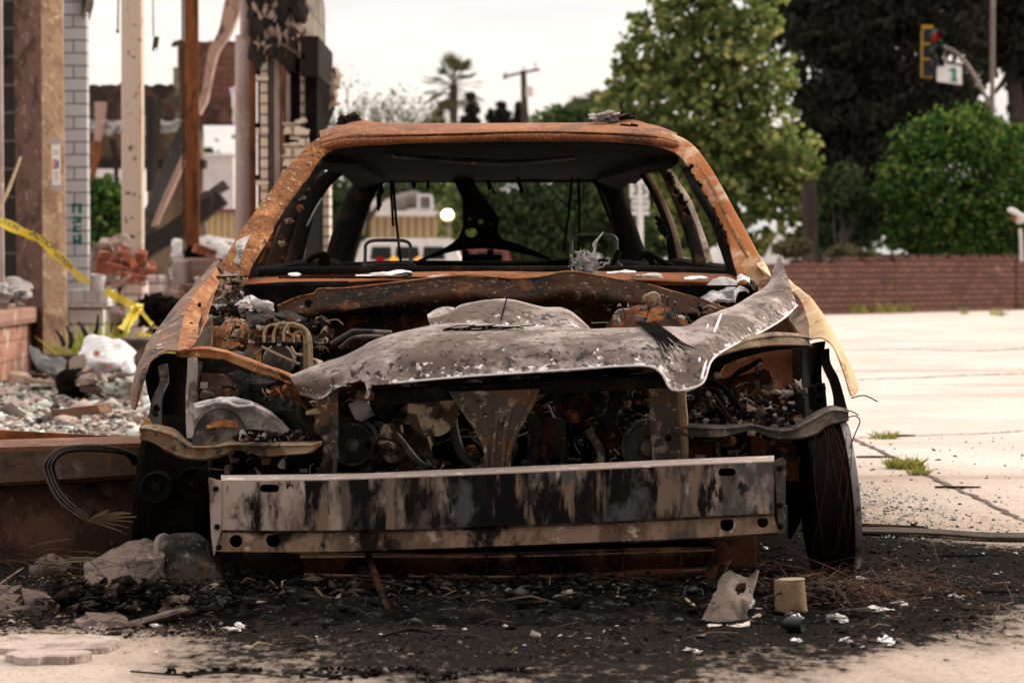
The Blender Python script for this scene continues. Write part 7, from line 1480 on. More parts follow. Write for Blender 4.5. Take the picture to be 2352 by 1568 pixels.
# twigs and dry blades scattered over the scorch mark
def blades(name, pos, ln, m_, seed, wid=.06, kind='stuff', rise=.25):
    r = np.random.default_rng(seed); n = len(pos); a = r.uniform(0, 6.28, n); d = np.stack([np.cos(a), np.sin(a), r.normal(0, rise, n)], 1); s_ = np.stack([-np.sin(a), np.cos(a), r.normal(0, .5, n)], 1)
    L_ = ln[:, None]; w = L_ * wid; b0 = pos - d * L_ * .5; m1 = pos + s_ * L_ * r.normal(0, .10, (n, 1)) + np.array([0, 0, 1]) * L_ * .06; t = pos + d * L_ * .5
    b0[:, 2] = np.maximum(b0[:, 2], .002); t[:, 2] = np.maximum(t[:, 2], .002); u = np.array([0, 0, 1.]) * w * .6
    V = np.stack([b0 - s_ * w * .5, b0 + s_ * w * .5, m1 + s_ * w * .7 + u, m1 - s_ * w * .7 + u, t + s_ * w * .2, t - s_ * w * .2], 1).reshape(-1, 3)
    k = (np.arange(n) * 6)[:, None]; Q = np.concatenate([k + np.array([[0, 1, 2, 3]]), k + np.array([[3, 2, 4, 5]])]); o = raw_mesh(name, V, Q, m_)
    return tag(o, kind=kind)
m_twigs = island_mat('twig_litter_mat', [(0, (.006, .005, .0045)), (.6, (.014, .010, .008)), (.85, (.06, .035, .02)), (1, (.22, .15, .09))], rough=.9)
blades('twig_litter', np.concatenate([oval_pts(420, .1, 5.6, 1.1, .95), oval_pts(200, 1.15, 6.0, .6, .9), oval_pts(150, -.95, 5.6, .4, .45)]) + np.array([0, 0, .006]), rng.gamma(2.0, .020, 770) + .012, m_twigs, 3, .03, rise=.05)
blades('pine_needles', np.stack([.83 + rng.normal(0, .14, 900), 5.72 + rng.normal(0, .13, 900), np.abs(rng.normal(.02, .018, 900))], 1), rng.uniform(.04, .13, 900), m_needle, 4, .011)
for u, v, l, lb, an in ((1995, 1052, .0, 'dark twig lying on the pavement joint beside the grass tuft', .05), (2180, 1122, 0, 'thin brown twig on the pavement below the grass tuft', -.1), (2050, 1003, 0, 'short dark twig behind the small grass tuft', .25), (2235, 1362, 0, 'black twig at the edge of the scorch mark on the right', -.25), (2200, 1280, 0, 'dark flat stick on the scorched pavement below the strap', .0)):
    p = G(u, v); r = random.Random(u); q = [p + Vector((math.cos(an), math.sin(an) * .5, 0)) * t + Vector((0, r.uniform(-.006, .006), .006)) for t in np.linspace(-.05, .11, 6)]
    simple('twig', MB().tube(q, [.004, .005, .003], 6), m_twigs, lb, 'twig')
for i, (pts, lb) in enumerate((([(300, 1548), (420, 1556), (520, 1550), (640, 1558)], 'long dark stem on the ground at the bottom edge left of centre'), ([(690, 1552), (760, 1560), (850, 1545)], 'charred stem with bits at the bottom edge near the middle'), ([(90, 1456), (140, 1460), (220, 1466)], 'pale stalk lying in front of the concrete flakes'), ([(0, 1346), (40, 1318), (55, 1308)], 'pale stalk at the left edge by the girder'))):
    simple('stem', MB().tube([Vector(x) + Vector((0, 0, .006)) for x in cr([tuple(G(*p)) for p in pts], 16)], [.0022, .003, .0012], 6), m_twigs if i < 2 else m_drywood, lb, 'stem')

# rusty girder lying on the left
gy0, gy1 = 6.12, 6.40
gd = thing('rusty_girder', 'heavy rusty steel girder lying left of the car', 'girder', (-1.3, 6.2, 0))
x0, x1 = -1.75, P(335, 1040, 6.5).x
def gp(x, z, dy=0): t = (x - x0) / (x1 - x0); return Vector((x, 6.08 + .34 * t + dy, z))
zt = .308
m_gird = mat('girder_rust', (.055, .024, .015), [((.13, .065, .04), 5, .5, .64), ((.20, .15, .12), 40, .62, .7), (SOOT, 6, .52, .66)], bump=((40, .4), (150, .3)))
m_gface = mat('girder_face', (.085, .05, .036), [((.16, .12, .10), 7, .5, .64), ((.20, .07, .022), 12, .58, .68), (SOOT, 9, .54, .66)], bump=((40, .4), (150, .3)))
MB().strip([gp(x0, zt), gp(x1, zt)], [gp(x0, zt, .30), gp(x1, zt, .30)], (0, 0, -.012), 4).build('top_flange', mat('girder_top', (.16, .065, .035), [((.28, .16, .11), 6, .5, .62), ((.07, .03, .02), 9, .55, .66), ((.42, .34, .30), 50, .62, .7)], bump=((50, .4),)), gd, smooth=False)
MB().strip([gp(x0, zt - .012), gp(x1, zt - .012)], [gp(x0, zt - .105), gp(x1, zt - .085)], (0, .012, 0), 4).build('flange_lip', m_gface, gd, smooth=False, bevel=.002)
MB().strip([gp(x0, zt - .106, .004), gp(x1, zt - .086, .004)], [gp(x0, zt - .112, .02), gp(x1, zt - .092, .02)], (0, 0, -.006), 4).build('lip_edge', m_drust, gd, smooth=False)
MB().strip([gp(x0, zt - .05, .06), gp(x1, zt - .05, .06)], [gp(x0, .0, .06), gp(x1, .0, .06)], (0, .02, 0), 4).build('web', m_gird, gd, smooth=False)
an_ = thing('rusty_angle_iron', 'bright orange rusty angle iron lying on top behind the girder', 'angle iron', (-1.4, 6.8, 0))
A1, B1 = P(-60, 984, 6.75), P(322, 1004, 6.75)
MB().strip([A1, B1], [A1 + Vector((0, .0, -.03)), B1 + Vector((0, 0, -.022))], (0, .012, 0), 6).build('upright_leg', m_rust, an_, smooth=False, bevel=.002)
MB().strip([A1 + Vector((0, -.002, -.036)), B1 + Vector((0, -.002, -.026))], [A1 + Vector((0, -.06, -.052)), B1 + Vector((0, -.06, -.04))], (0, 0, -.012), 6).build('flat_leg', m_drust, an_, smooth=False)
simple('angle_iron_support', MB().box((-1.35, 6.85, .12), (1.1, .12, .22)), m_gird, 'dark rusty block under the orange angle iron', 'steel block', smooth=False)
# looped cable bundle
cb2 = thing('cable_bundle', 'loop of stripped black cables hanging over the rusty girder', 'cables', P(116, 1190, 6.0))
r_ = random.Random(12)
for k in range(6):
    d = (k - 2.5) * 4
    MB().tube(path([(318 - d, 1062 + d * .4, 6.35), (290, 1040 + d * .3, 6.2), (240, 1030 + d * .5, 6.12), (190, 1028 + d * .5, 6.06), (143 + d * .5, 1035 + d * .4, 6.02), (116 + d, 1058, 6.0), (113 + d, 1080, 6.0), (127 + d, 1118, 5.99), (147 + d, 1146 - d * .4, 5.98), (178 + d * .6, 1172 - d * .6, 5.97), (206 + d * .3, 1188 - d * .5, 5.96)], 50), .0042, 7).build('cable', m_soot if k % 2 else m_steel_dk, cb2)
# dry leaves
def leaf_blade(b, p, d, ln, w, curl, rr):
    d = d.normalized(); s_ = d.cross(Vector((0, .3, 1))).normalized(); n = 9; L_, R_ = [], []
    for i in range(n):
        t = i / (n - 1); c = p + d * ln * t + Vector((0, 0, -curl * ln * t * t)) + s_ * rr * math.sin(t * 3) * ln * .08; ww = w * math.sin(math.pi * min(.97, t * .95 + .05)) ** .8
        L_.append(c - s_ * ww / 2); R_.append(c + s_ * ww / 2 + Vector((0, 0, ww * .2)))
    V = []
    for a, c in zip(L_, R_): V += [a, (a + c) / 2 - Vector((0, 0, w * .12)), c]
    b.add(V, [(i * 3 + j, i * 3 + j + 1, i * 3 + j + 4, i * 3 + j + 3) for i in range(n - 1) for j in range(2)])
m_dry = island_mat('dry_leaf_mix', [(0, (.10, .075, .045)), (.4, (.22, .16, .09)), (.75, (.34, .27, .17)), (1, (.44, .37, .25))], rough=.6, trans=.15)
lb3 = MB(); r = random.Random(3)
for k, (u, v, ln) in enumerate(((262, 1174, .10), (300, 1172, .115), (314, 1180, .115), (305, 1192, .105), (296, 1206, .11), (280, 1216, .105), (250, 1166, .08), (290, 1170, .09))):
    p = P(200, 1196, 5.95); q = P(u, v, 5.93); leaf_blade(lb3, p, q - p, (q - p).length, .014, .05, r.uniform(-1, 1))
simple('dry_leaf_sprig', lb3, m_dry, 'sprig of long dry leaves at the end of the cable loop', 'dry leaves')
lb4 = MB()
for k in range(46):
    p = G(r.uniform(-20, 320), r.uniform(1292, 1345)) + Vector((0, 0, r.uniform(.005, .055))); a = r.uniform(-.9, 1.2); leaf_blade(lb4, p, Vector((math.cos(a), math.sin(a), r.uniform(-.15, .35))), r.uniform(.07, .17), r.uniform(.006, .013), r.uniform(.05, .3), r.uniform(-1, 1))
tag(lb4.build('fallen_leaves', m_dry), kind='stuff')
for k in range(1): pass
lb5 = MB()
for k in range(10):
    p = G(r.uniform(230, 560), r.uniform(1345, 1400)) + Vector((0, 0, .01)); a = r.uniform(0, 6); leaf_blade(lb5, p, Vector((math.cos(a), math.sin(a), .1)), r.uniform(.04, .09), r.uniform(.008, .014), .1, 1)
tag(lb5.build('fallen_leaves', m_dry), kind='stuff')

# chunks, the dome, ash piles
simple('concrete_slab', MB().sheet([PP([(200, 1352, 5.45), (232, 1365, 5.42), (300, 1362, 5.42), (352, 1346, 5.42)]), PP([(196, 1335, 5.5), (250, 1330, 5.5), (320, 1325, 5.5), (372, 1318, 5.5)]), PP([(205, 1312, 5.6), (255, 1298, 5.6), (320, 1292, 5.6), (378, 1296, 5.58)]), PP([(262, 1283, 5.75), (310, 1264, 5.75), (352, 1262, 5.75), (386, 1276, 5.72)]), PP([(270, 1300, 5.85), (310, 1290, 5.85), (352, 1290, 5.85), (384, 1300, 5.8)])], 60, 60, .02, .009, 24), m_conc, 'slanting slab of broken concrete left of the ash grey dome', 'concrete slab')
dm = thing('metal_dome', 'soot stained metal dome with a rolled rim tipped on its side', 'dome', (P(420, 1360, 5.55).x, 5.55, 0))
ax = Vector((.80, -.18, .36)); oc = P(408, 1318, 5.66)
MB().lathe(oc, ax, [(.004, .10), (.045, .098), (.075, .075), (.092, .03), (.094, 0), (.088, 0), (.085, .03), (.004, .07)], 36).build('shell', mat('sooty_dome', (.075, .058, .048), [((.03, .022, .018), 7, .46, .62), ((.20, .13, .08), 9, .60, .70), ((.008, .007, .006), 5, .50, .62), ((.14, .115, .10), 60, .58, .66)], rough=.85, spec=.1, bump=((50, .2),)), dm)
MB().tube([oc + (ax.normalized().orthogonal().normalized() * math.cos(a) + ax.normalized().cross(ax.normalized().orthogonal().normalized()) * math.sin(a)) * .096 for a in np.linspace(0, 2 * math.pi, 40)], .0075, 8).build('rim', mat('rim_grey', (.12, .09, .075), [((.12, .09, .08), 16, .5, .64)], rough=.7), dm)
def heap(u0, u1, v0, v1, n, s0, s1, m_, name, label, cat, seed, z=.03):
    b = MB(); r = random.Random(seed)
    for i in range(n):
        p = G(r.uniform(u0, u1), r.uniform(v0, v1)) + Vector((0, 0, r.uniform(0, z))); s_ = r.uniform(s0, s1); b.rock(p, (s_ * r.uniform(.8, 1.4), s_ * r.uniform(.7, 1.2), s_ * r.uniform(.4, .8)), seed * 100 + i, .6, sub=1)
    return simple(name, b, m_, label, cat, smooth=False)
heap(310, 520, 1368, 1402, 240, .005, .016, m_ashdk, 'ash_heap', 'grey black ash heap in front of the metal dome', 'ash heap', 5, .02)
heap(440, 620, 1312, 1360, 150, .008, .022, m_black, 'char_heap', 'black char heap to the right of the metal dome', 'char heap', 6, .03)
heap(0, 150, 1372, 1412, 16, .02, .05, m_conc, 'concrete_crumbs', 'broken concrete crumbs at the left edge of the photo', 'concrete crumbs', 7, .01)
heap(120, 330, 1352, 1398, 90, .01, .028, m_black, 'soot_mat', 'dark matted soot clump below the slanting concrete slab', 'soot', 8, .02)
for i, (u, v, sx, sy, sz, lb) in enumerate(((110, 1322, .05, .05, .03, 'pale concrete lump among the dry leaves'), (300, 1410, .055, .03, .02, 'rounded concrete lump in front of the ash heap'), (412, 1415, .05, .04, .03, 'flat sided concrete lump right of the rounded one'), (240, 1436, .09, .06, .012, 'flat concrete flake near the front left'), (185, 1404, .05, .03, .012, 'thin concrete flake before the soot clump'), (345, 1432, .08, .05, .012, 'wide crumbly concrete flake below the ash heap'))):
    simple('concrete_lump', MB().rock(G(u, v) + Vector((0, 0, sz * .6)), (sx, sy, sz), i + 40, .35), m_conc, lb, 'concrete lump')
for i, (u, v, sx, sy, lb) in enumerate(((120, 1487, .17, .10, 'large thin concrete flake lying at the front left'), (110, 1517, .085, .05, 'oval concrete flake with a dark shadow edge at the front left'))):
    c_ = G(u, v); r = random.Random(i + 60); ol_ = [c_ + Vector((math.cos(a) * sx * (1 + .35 * noise.noise(Vector((math.cos(a) * 1.6, math.sin(a) * 1.6, i * 3.)))) + r.uniform(-.006, .006), math.sin(a) * sy * (1 + .5 * noise.noise(Vector((math.cos(a) * 1.6, math.sin(a) * 1.6, i * 3. + 5)))) + r.uniform(-.006, .006), .001)) for a in np.linspace(0, 6.283, 44, endpoint=False)]
    simple('concrete_flake', MB().prism(ol_, (0, .004, .010 + .004 * i)), mat('flake_top', (.40, .32, .28), [((.24, .175, .15), 12, .48, .62), ((.50, .42, .375), 30, .56, .66), ((.10, .07, .06), 22, .62, .70)], bump=((60, .6),)), lb, 'concrete flake', smooth=False)
simple('ash_flake', MB().rock(G(535, 1453) + Vector((0, 0, .008)), (.018, .010, .005), 3, .5).rock(G(550, 1448) + Vector((0, 0, .012)), (.012, .008, .004), 4, .5), m_paper, 'small pale flake alone on the scorched ground', 'flake')
# right: crumpled casing, pot, bottle, strap
cm = mat('crumpled_casing', (.14, .10, .078), [((.06, .042, .032), 8, .48, .62), ((.30, .24, .20), 14, .60, .68), ((.04, .03, .026), 10, .6, .7)], rough=.7, bump=((40, .4),))
cs = thing('crumpled_casing', 'crumpled heat warped casing lying before the right wheel', 'casing', (P(1680, 1440, 5.35).x, 5.35, 0))
MB().sheet([PV((1606, 1440, 5.28), (1622, 1398, 5.33), (1640, 1352, 5.40), (1656, 1320, 5.46), (1676, 1308, 5.5)), PV((1640, 1438, 5.26), (1650, 1400, 5.29), (1668, 1360, 5.34), (1684, 1330, 5.42), (1690, 1318, 5.48)), PV((1690, 1436, 5.26), (1692, 1402, 5.28), (1698, 1372, 5.32), (1712, 1338, 5.44), (1714, 1326, 5.5)), PV((1722, 1428, 5.30), (1720, 1408, 5.32), (1728, 1385, 5.38), (1736, 1348, 5.46), (1742, 1312, 5.52))], 34, 34, .004, .012, 12, holes=lambda s, t: ((s - .62) / .13) ** 2 + ((t - .66) / .14) ** 2 < 1).build('shell', cm, cs)
MB().sheet([PV((1718, 1345, 5.4), (1728, 1330, 5.42), (1736, 1306, 5.44)), PV((1728, 1348, 5.38), (1738, 1330, 5.4), (1742, 1308, 5.42))], 10, 14, .003, .008, 14).build('curled_tip', cm, cs)
MB().sheet([PV((1622, 1436, 5.24), (1660, 1434, 5.24), (1700, 1430, 5.24), (1722, 1424, 5.26)), PV((1630, 1440, 5.2), (1660, 1446, 5.2), (1690, 1442, 5.2), (1722, 1432, 5.22))], 20, 8, .003, .004, 10).build('pale_edge', mat('pale_lip', (.52, .44, .38), [((.3, .22, .18), 12, .5, .64)]), cs)
crumple('warped_plate', [[(1690, 1372, 5.42), (1708, 1362, 5.44), (1730, 1374, 5.44)], [(1688, 1392, 5.38), (1710, 1390, 5.38), (1732, 1395, 5.4)], [(1692, 1414, 5.36), (1712, 1416, 5.36), (1734, 1416, 5.38)]], m_ash, 'grey warped plate leaning on the crumpled casing', 'plate', .012, 14, 18, .004)
crumple('torn_sheet', [[(1722, 1398, 5.38), (1760, 1396, 5.38), (1790, 1402, 5.38), (1815, 1388, 5.38), (1821, 1382, 5.38)], [(1722, 1418, 5.33), (1755, 1414, 5.33), (1785, 1420, 5.33), (1806, 1412, 5.34), (1818, 1406, 5.34)], [(1730, 1432, 5.3), (1752, 1432, 5.3), (1784, 1434, 5.3), (1800, 1426, 5.3), (1812, 1420, 5.3)]], mat('ragged_sheet', (.36, .28, .23), [((.2, .14, .11), 12, .5, .62), ((.05, .04, .035), 16, .6, .7)]), 'ragged tan sheet between the casing and the clay pot', 'sheet', .014, 18, 26, .003)
crumple('dark_sheet', [[(1588, 1375, 5.52), (1640, 1330, 5.62), (1655, 1292, 5.72)], [(1612, 1385, 5.48), (1650, 1348, 5.55), (1668, 1300, 5.66)]], m_soot, 'dark folded sheet leaning behind the crumpled casing', 'sheet', .008, 12, 16, .003)
crumple('brown_shard', [[(1574, 1370, 5.4), (1596, 1384, 5.38)], [(1578, 1376, 5.38), (1606, 1398, 5.36)]], m_dry, 'brown pointed shard left of the crumpled casing', 'shard', .003, 12, 8, .003)
pt2 = thing('clay_pot', 'upturned dusty clay pot standing in front of the right wheel', 'pot', G(1817, 1413))
p = G(1817, 1413); w = 39 / F * p.y; hgt = .0775
MB().lathe(p + Vector((0, 0, .001)), (-.05, .03, 1), [(w * 1.02, 0), (w * 1.02, .008), (w * .97, .012), (w * .90, hgt * .9), (w * .86, hgt), (w * .84, hgt + .001), (.002, hgt + .001)], 40).build('body', m_clay, pt2)
MB().lathe(p + Vector((0, 0, hgt + .003)), (-.05, .03, 1), [(w * .82, 0), (w * .80, .002), (.002, .002)], 40).build('base_disc', mat('lit_dusty_base', (.26, .19, .13), [((.17, .12, .08), 20, .5, .64)], rough=.95), pt2)  # dusty top, coloured paler to stand in for light falling on it
bt2 = thing('dark_bottle', 'dark green glass bottle end with a white cap lying before the clay pot', 'bottle', G(1826, 1452))
MB().lathe(G(1826, 1452) + Vector((0, 0, .018)), (.75, -.5, .0), [(.004, -.034), (.010, -.030), (.017, -.014), (.018, 0), (.018, .016), (.014, .020), (.004, .018)], 24).build('glass', m_glasspc, bt2)
crumple('white_flap', [[(1818, 1412, 5.25), (1834, 1407, 5.27), (1842, 1416, 5.27)], [(1816, 1424, 5.24), (1838, 1424, 5.25), (1848, 1432, 5.25)]], m_bag, 'bright white torn flap just above the dark bottle', 'flap', .006, 16, 12)
for i, (u, v, s_, lb) in enumerate(((1922, 1425, .02, 'crumpled white paper on the scorch mark right of the clay pot'), (2010, 1404, .022, 'layered white paper scraps at the edge of the needles'), (2030, 1476, .014, 'small white scrap at the front edge of the scorch mark'), (2190, 1372, .014, 'pinkish white chip alone on the right pavement'), (1938, 1472, .010, 'tiny white chip below the crumpled white paper'), (1590, 1497, .012, 'flat white chip at the front edge of the scorch mark, centre right'), (1898, 1398, .008, 'small white chip right beside the clay pot'), (1975, 1330, .012, 'pale scrap at the foot of the right wheel'), (1826, 1470, .008, 'small pinkish chip in front of the bottle'), (2065, 1388, .012, 'white scrap at the right end of the needles'))):
    simple('paper_scrap', MB().rock(G(u, v) + Vector((0, 0, s_ * .25)), (s_ * 1.3, s_, s_ * .35), i + 80, .8).rock(G(u + 12, v + 3) + Vector((0, 0, s_ * .2)), (s_ * .7, s_ * .6, s_ * .25), i + 120, .8), m_white if i in (0, 2) else m_paper, lb, 'paper scrap')
# strap across the right
def flat_strap(pts, w, th, m_, name, label):
    q = [Vector(x) for x in cr([tuple(G(*p)) for p in pts], 40)]; A = [a + Vector((0, -w / 2, .006)) for a in q]; B = [a + Vector((0, w / 2, .012)) for a in q]
    simple(name, MB().strip(A, B, (0, 0, th), 40), m_, label, 'strap', smooth=False, bevel=.002)
flat_strap([(1880, 1226), (1960, 1227), (2070, 1229), (2160, 1233), (2260, 1240), (2380, 1242)], .075, .008, m_strap, 'dirty_strap', 'flat dirty strap lying across the pavement right of the wheel')
flat_strap([(1950, 1214), (2040, 1219), (2125, 1223)], .014, .008, m_drust, 'thin_strip', 'thin rusty strip lying along the flat strap')

# grass in the joints
tuft(G(2082, 1075), .075, .055, 260, 'bright grass tuft growing in the pavement joint', 'grass tuft', seed=3, lean=.7)
tuft(G(2112, 1090), .04, .04, 90, 'smaller grass tuft trailing along the pavement joint', 'grass tuft', seed=6, lean=.7)
tuft(G(2030, 1007), .06, .05, 90, 'small grass tuft farther back on the pavement crossing joint', 'grass tuft', seed=4, lean=.6)
# left middle: weeds, bag, boxes, boards
m_weed = island_mat('yellow_green_weeds', [(0, (.10, .15, .02)), (.6, (.26, .29, .05)), (1, (.45, .40, .10))], trans=.35)
tuft(Vector((P(270, 770, 15.8).x, 15.8, .02)), .30, .34, 500, 'yellow green weeds behind the white plastic bag', 'weeds', 'weed_tuft', 8, m_weed, lean=.4)
tuft(Vector((P(228, 770, 16.0).x, 16.0, .02)), .12, .42, 60, 'tall thin weeds by the base of the white brick pillar', 'weeds', 'weed_tuft', 9, m_weed, lean=.2)
b = MB()
for u0, v0, u1, v1 in ((148, 795, 128, 757), (165, 790, 152, 748), (205, 785, 180, 738), (215, 780, 226, 722), (160, 800, 165, 762)): b.tube([P(u0, v0, 15.3), P((u0 + u1) / 2 + 3, (v0 + v1) / 2, 15.3), P(u1, v1, 15.3)], [.016, .014, .006], 6)
simple('dead_stalks', b, m_charwood, 'dead dark stalks poking up by the white pillar base', 'dead plant')
simple('plant_pot', MB().lathe(Vector((P(165, 830, 15.2).x, 15.2, .0)), (0, 0, 1), [(.10, 0), (.13, .18), (.15, .185), (.15, .21), (.12, .2)], 20), mat('dark_pot', (.05, .025, .018)), 'dark brown plant pot beside the white plastic bag', 'plant pot')
bag = thing('plastic_bag', 'crumpled white plastic bag with printed round marks', 'bag', (P(240, 860, 14.3).x, 14.3, 0))
Yb2 = 14.3
MB().sheet([PV((186, 862, 14.2), (182, 822, 14.3), (196, 786, 14.45), (212, 776, 14.5)), PV((222, 866, 14.05), (216, 826, 14.0), (222, 790, 14.3), (232, 780, 14.5)), PV((262, 866, 14.0), (258, 830, 13.95), (256, 796, 14.25), (262, 784, 14.5)), PV((292, 866, 14.1), (290, 836, 14.05), (290, 806, 14.3), (292, 790, 14.5)), PV((308, 862, 14.3), (306, 840, 14.3), (304, 820, 14.4), (302, 812, 14.5))], 44, 36, .006, .07, 4.2).build('bag_body', m_bag, bag)
b = MB().sheet([PV((282, 845, 13.98), (292, 832, 14.0), (300, 828, 14.1)), PV((286, 866, 13.9), (300, 860, 13.92), (312, 856, 14.0))], 20, 20, .005, .05, 7); b.build('bag_knot', m_bag, bag)
def ring(u, v, r0, r1, Y, m_): MB().prism([P(u + r1 * math.cos(a), v + r1 * math.sin(a), Y) for a in np.linspace(0, 6.283, 20, endpoint=False)], (0, .004, 0), [[P(u + r0 * math.cos(a), v + r0 * math.sin(a), Y) for a in np.linspace(0, 6.283, 20, endpoint=False)]]).build('printed_mark', m_, bag, smooth=False)
ring(222, 812, 5, 9, 13.88, mat('pale_print', (.62, .50, .42)))

MB().prism([P(222 + 4.5 * math.cos(a), 812 + 4.5 * math.sin(a), 13.885) for a in np.linspace(0, 6.283, 14, endpoint=False)], (0, .004, 0)).build('printed_mark', m_redp, bag, smooth=False)
for v_ in (834, 841, 848): MB().pbox(243, 262 - (v_ % 3) * 3, v_, v_ + 2.5, 13.86, .004).build('printed_mark', m_greyp if v_ != 841 else m_redp, bag, smooth=False)
simple('concrete_block', MB().pbox(255, 345, 778, 870, 14.9, .5), m_conc, 'pale concrete block behind the white plastic bag', 'block', smooth=False, bevel=.02)
simple('melted_case', MB().sheet([PV((66, 792, 14.9), (78, 796, 14.9), (110, 812, 14.9), (152, 832, 14.8)), PV((72, 820, 14.7), (90, 826, 14.65), (118, 840, 14.6), (150, 850, 14.6)), PV((84, 840, 14.6), (100, 850, 14.55), (124, 862, 14.5), (146, 868, 14.5))], 30, 24, .02, .05, 5), mat('melted_plastic', (.025, .023, .022), [((.30, .28, .27), 9, .58, .66)], rough=.5, spec=.5, bump=((18, .6),)), 'melted black plastic case leaning by the tan pillar', 'case')
simple('cardboard_piece', MB().prism(PP([(158, 828), (168, 818), (194, 812), (196, 846), (184, 858), (160, 852)], 14.2), (0, .03, 0)), mat('card', (.38, .30, .23), [((.28, .21, .16), 8, .5, .65)]), 'torn grey brown cardboard in front of the white bag', 'cardboard', smooth=False)
simple('broken_tile', MB().rock(P(205, 880, 13.9), (.085, .06, .10), 5, .2, rot=Euler((.2, .5, .3))), mat('tile_clay', (.34, .19, .12), [((.46, .35, .29), 8, .5, .64)]), 'pinkish broken tile under the white bag', 'tile')
b = MB(); r = random.Random(6)
for i in range(26): b.rock(P(r.uniform(150, 195), r.uniform(856, 892), 13.9 + r.uniform(-.2, .2)), (r.uniform(.03, .08), .05, r.uniform(.02, .06)), i, .6, sub=1)
simple('black_scraps', b, m_black, 'black burnt scraps below the cardboard piece', 'scraps', smooth=False)
b = MB()
for i in range(50): b.rock(P(r.uniform(190, 330), r.uniform(862, 892), 13.8 + r.uniform(-.3, .3)), (r.uniform(.02, .07), .05, r.uniform(.015, .04)), i + 50, .5, sub=1)
tag(b.build('rubble', m_litter_l, smooth=False), kind='stuff')
for i, (u0, v0, u1, v1, w, m_, lb) in enumerate(((60, 884, 135, 892, .05, m_drywood, 'yellowish lath lying by the foot of the low brick wall'), (62, 872, 130, 878, .04, m_charwood, 'dark lath behind the yellowish one'), (225, 893, 300, 897, .05, m_wood, 'brown lath lying below the white bag'), (90, 985, 140, 960, .03, m_charwood, 'dark sliver of wood behind the girder'), (80, 905, 112, 902, .05, m_charwood, 'short black scrap beside the pale shell'))):
    a, c = G(u0, v0) + Vector((0, 0, .03)), G(u1, v1) + Vector((0, 0, .03)); d = (c - a).normalized(); mm = (a + c) / 2
    simple('lath', MB().box(mm, ((c - a).length, w, .025), Euler((0, .02, math.atan2(d.y, d.x)))), m_, lb, 'lath', smooth=False, bevel=.003)
simple('brown_board', MB().prism(PP([(118, 943), (224, 930), (230, 948), (126, 960)], 11.9), (.04, .10, 0)), m_wood, 'brown board lying on the glass strewn rubble', 'board', smooth=False, bevel=.004)
simple('pale_lump', MB().rock(G(46, 884) + Vector((0, 0, .04)), (.085, .07, .055), 3, .12), mat('shell', (.50, .38, .31), [((.66, .58, .52), 9, .5, .62)]), 'pale rounded lump at the corner of the low brick wall', 'lump')
for i, (u, v, s_, lb) in enumerate(((20, 905, .06, 'grey lump at the left edge below the low brick wall'), (92, 928, .05, 'pinkish lump left of the brown board'), (270, 905, .055, 'pale lump right of the broken tile'), (310, 915, .05, 'pale lump nearest to the car fender'), (150, 975, .06, 'pale plaster lump behind the orange angle iron'), (40, 945, .07, 'broad plaster flake at the left edge above the angle iron'))):
    simple('plaster_lump', MB().rock(G(u, v) + Vector((0, 0, s_ * .3)), (s_ * 1.3, s_, s_ * .5), i + 300, .35), m_brickdust, lb, 'plaster lump')

for k, (u0, u1, v0, v1, n_, lb) in enumerate(((720, 960, 1536, 1564, 90, 'dark charred fragments at the bottom edge left of centre'), (960, 1230, 1540, 1566, 100, 'dark charred fragments at the bottom edge in the middle'), (380, 700, 1540, 1566, 40, 'sparse charred fragments at the bottom edge on the left'))):
    b = MB(); r = random.Random(k + 70)
    for i in range(n_):
        t = r.random(); p = G(u0 + (u1 - u0) * t + r.gauss(0, 6), v0 + (v1 - v0) * (.5 + .5 * math.sin(t * 5 + k)) * r.random()) + Vector((0, 0, .003)); b.rock(p, (r.uniform(.003, .014), r.uniform(.002, .006), r.uniform(.002, .005)), i + k * 200, .7, sub=1)
    simple('charred_fragments', b, m_debris, lb, 'charred fragments', smooth=False)

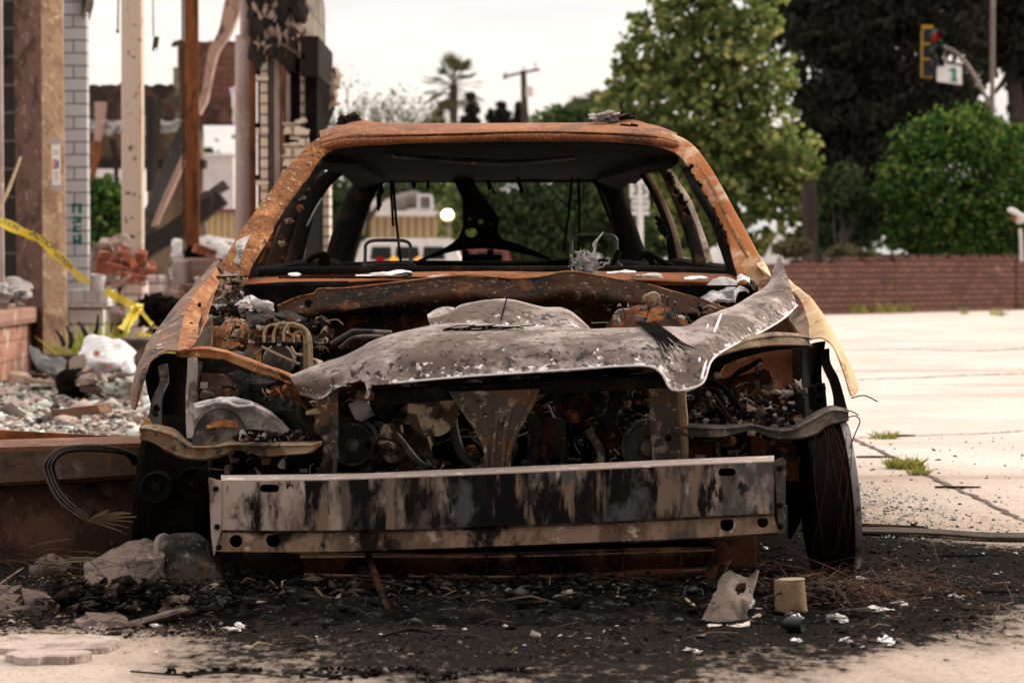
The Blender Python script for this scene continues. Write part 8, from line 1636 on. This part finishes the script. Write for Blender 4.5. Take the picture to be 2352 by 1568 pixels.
# low mound of ash and char along the bumper
m_mound = mat('ash_mound', (.011, .0095, .0088), [((.032, .027, .024), 14, .52, .64), ((.07, .06, .055), 26, .58, .67), ((.15, .13, .12), 40, .63, .69), ((.005, .004, .004), 9, .5, .62), ((.05, .024, .012), 7, .6, .7)], rough=1., spec=0., bump=((40, 1.), (120, .8)))
rows_ = []
for yy in np.linspace(5.18, 5.95, 26):
    row = []
    for xx in np.linspace(-.98, .80, 70):
        e_ = max(0, 1 - abs((yy - 5.60) / .40) ** 2.2) * max(0, 1 - abs((xx + .08) / .90) ** 6)
        h = e_ * (.016 + .030 * max(0, noise.fractal(Vector((xx * 5, yy * 6, 1)), 1., 2., 4) + .35) + .014 * noise.fractal(Vector((xx * 24, yy * 24, 3)), 1., 2., 3))
        row.append((xx, yy, h - .006))
    rows_.append(row)
tag(MB().sheet(rows_, 220, 90, .003, .004, 45).build('ash_mound', m_mound), kind='stuff')
n = 1700; xx = rng.uniform(-.95, .78, n); yy = 5.60 + rng.normal(0, .16, n)
stuff('mound_bits', np.stack([xx, yy, np.maximum(.006, .035 * (1 - np.abs((yy - 5.6) / .4) ** 2) + rng.normal(0, .008, n))], 1), rng.gamma(1.6, .0045, n) + .002, m_debris, .35, 31)
blades('mound_twigs', np.stack([rng.uniform(-.95, .78, 420), 5.55 + rng.normal(0, .14, 420), rng.uniform(.02, .05, 420)], 1), rng.gamma(2.2, .02, 420) + .012, m_twigs, 33, .05, rise=.2)
# twigs and char lying over the slab and dome
blades('slab_twigs', np.array([tuple(P(rng.uniform(195, 390), rng.uniform(1285, 1355), 5.48 + rng.uniform(-.05, .05))) for _ in range(70)]), rng.uniform(.03, .11, 70), m_twigs, 41, .02, rise=.3)
stuff('slab_char', np.array([tuple(P(rng.uniform(130, 480), rng.uniform(1330, 1400), 5.38 + rng.uniform(-.06, .1))) for _ in range(420)]), rng.gamma(1.6, .0045, 420) + .002, m_debris, .5, 42)
stuff('left_dirt', np.stack([rng.uniform(-1.6, -.62, 5000), rng.uniform(5.05, 6.05, 5000), np.full(5000, .003)], 1), rng.gamma(1.4, .0026, 5000) + .001, island_mat('left_dirt_mix', [(0, (.01, .008, .007)), (.4, (.04, .026, .02)), (.7, (.14, .10, .08)), (1, (.34, .27, .235))], rough=1., spec=0.), .35, 43)
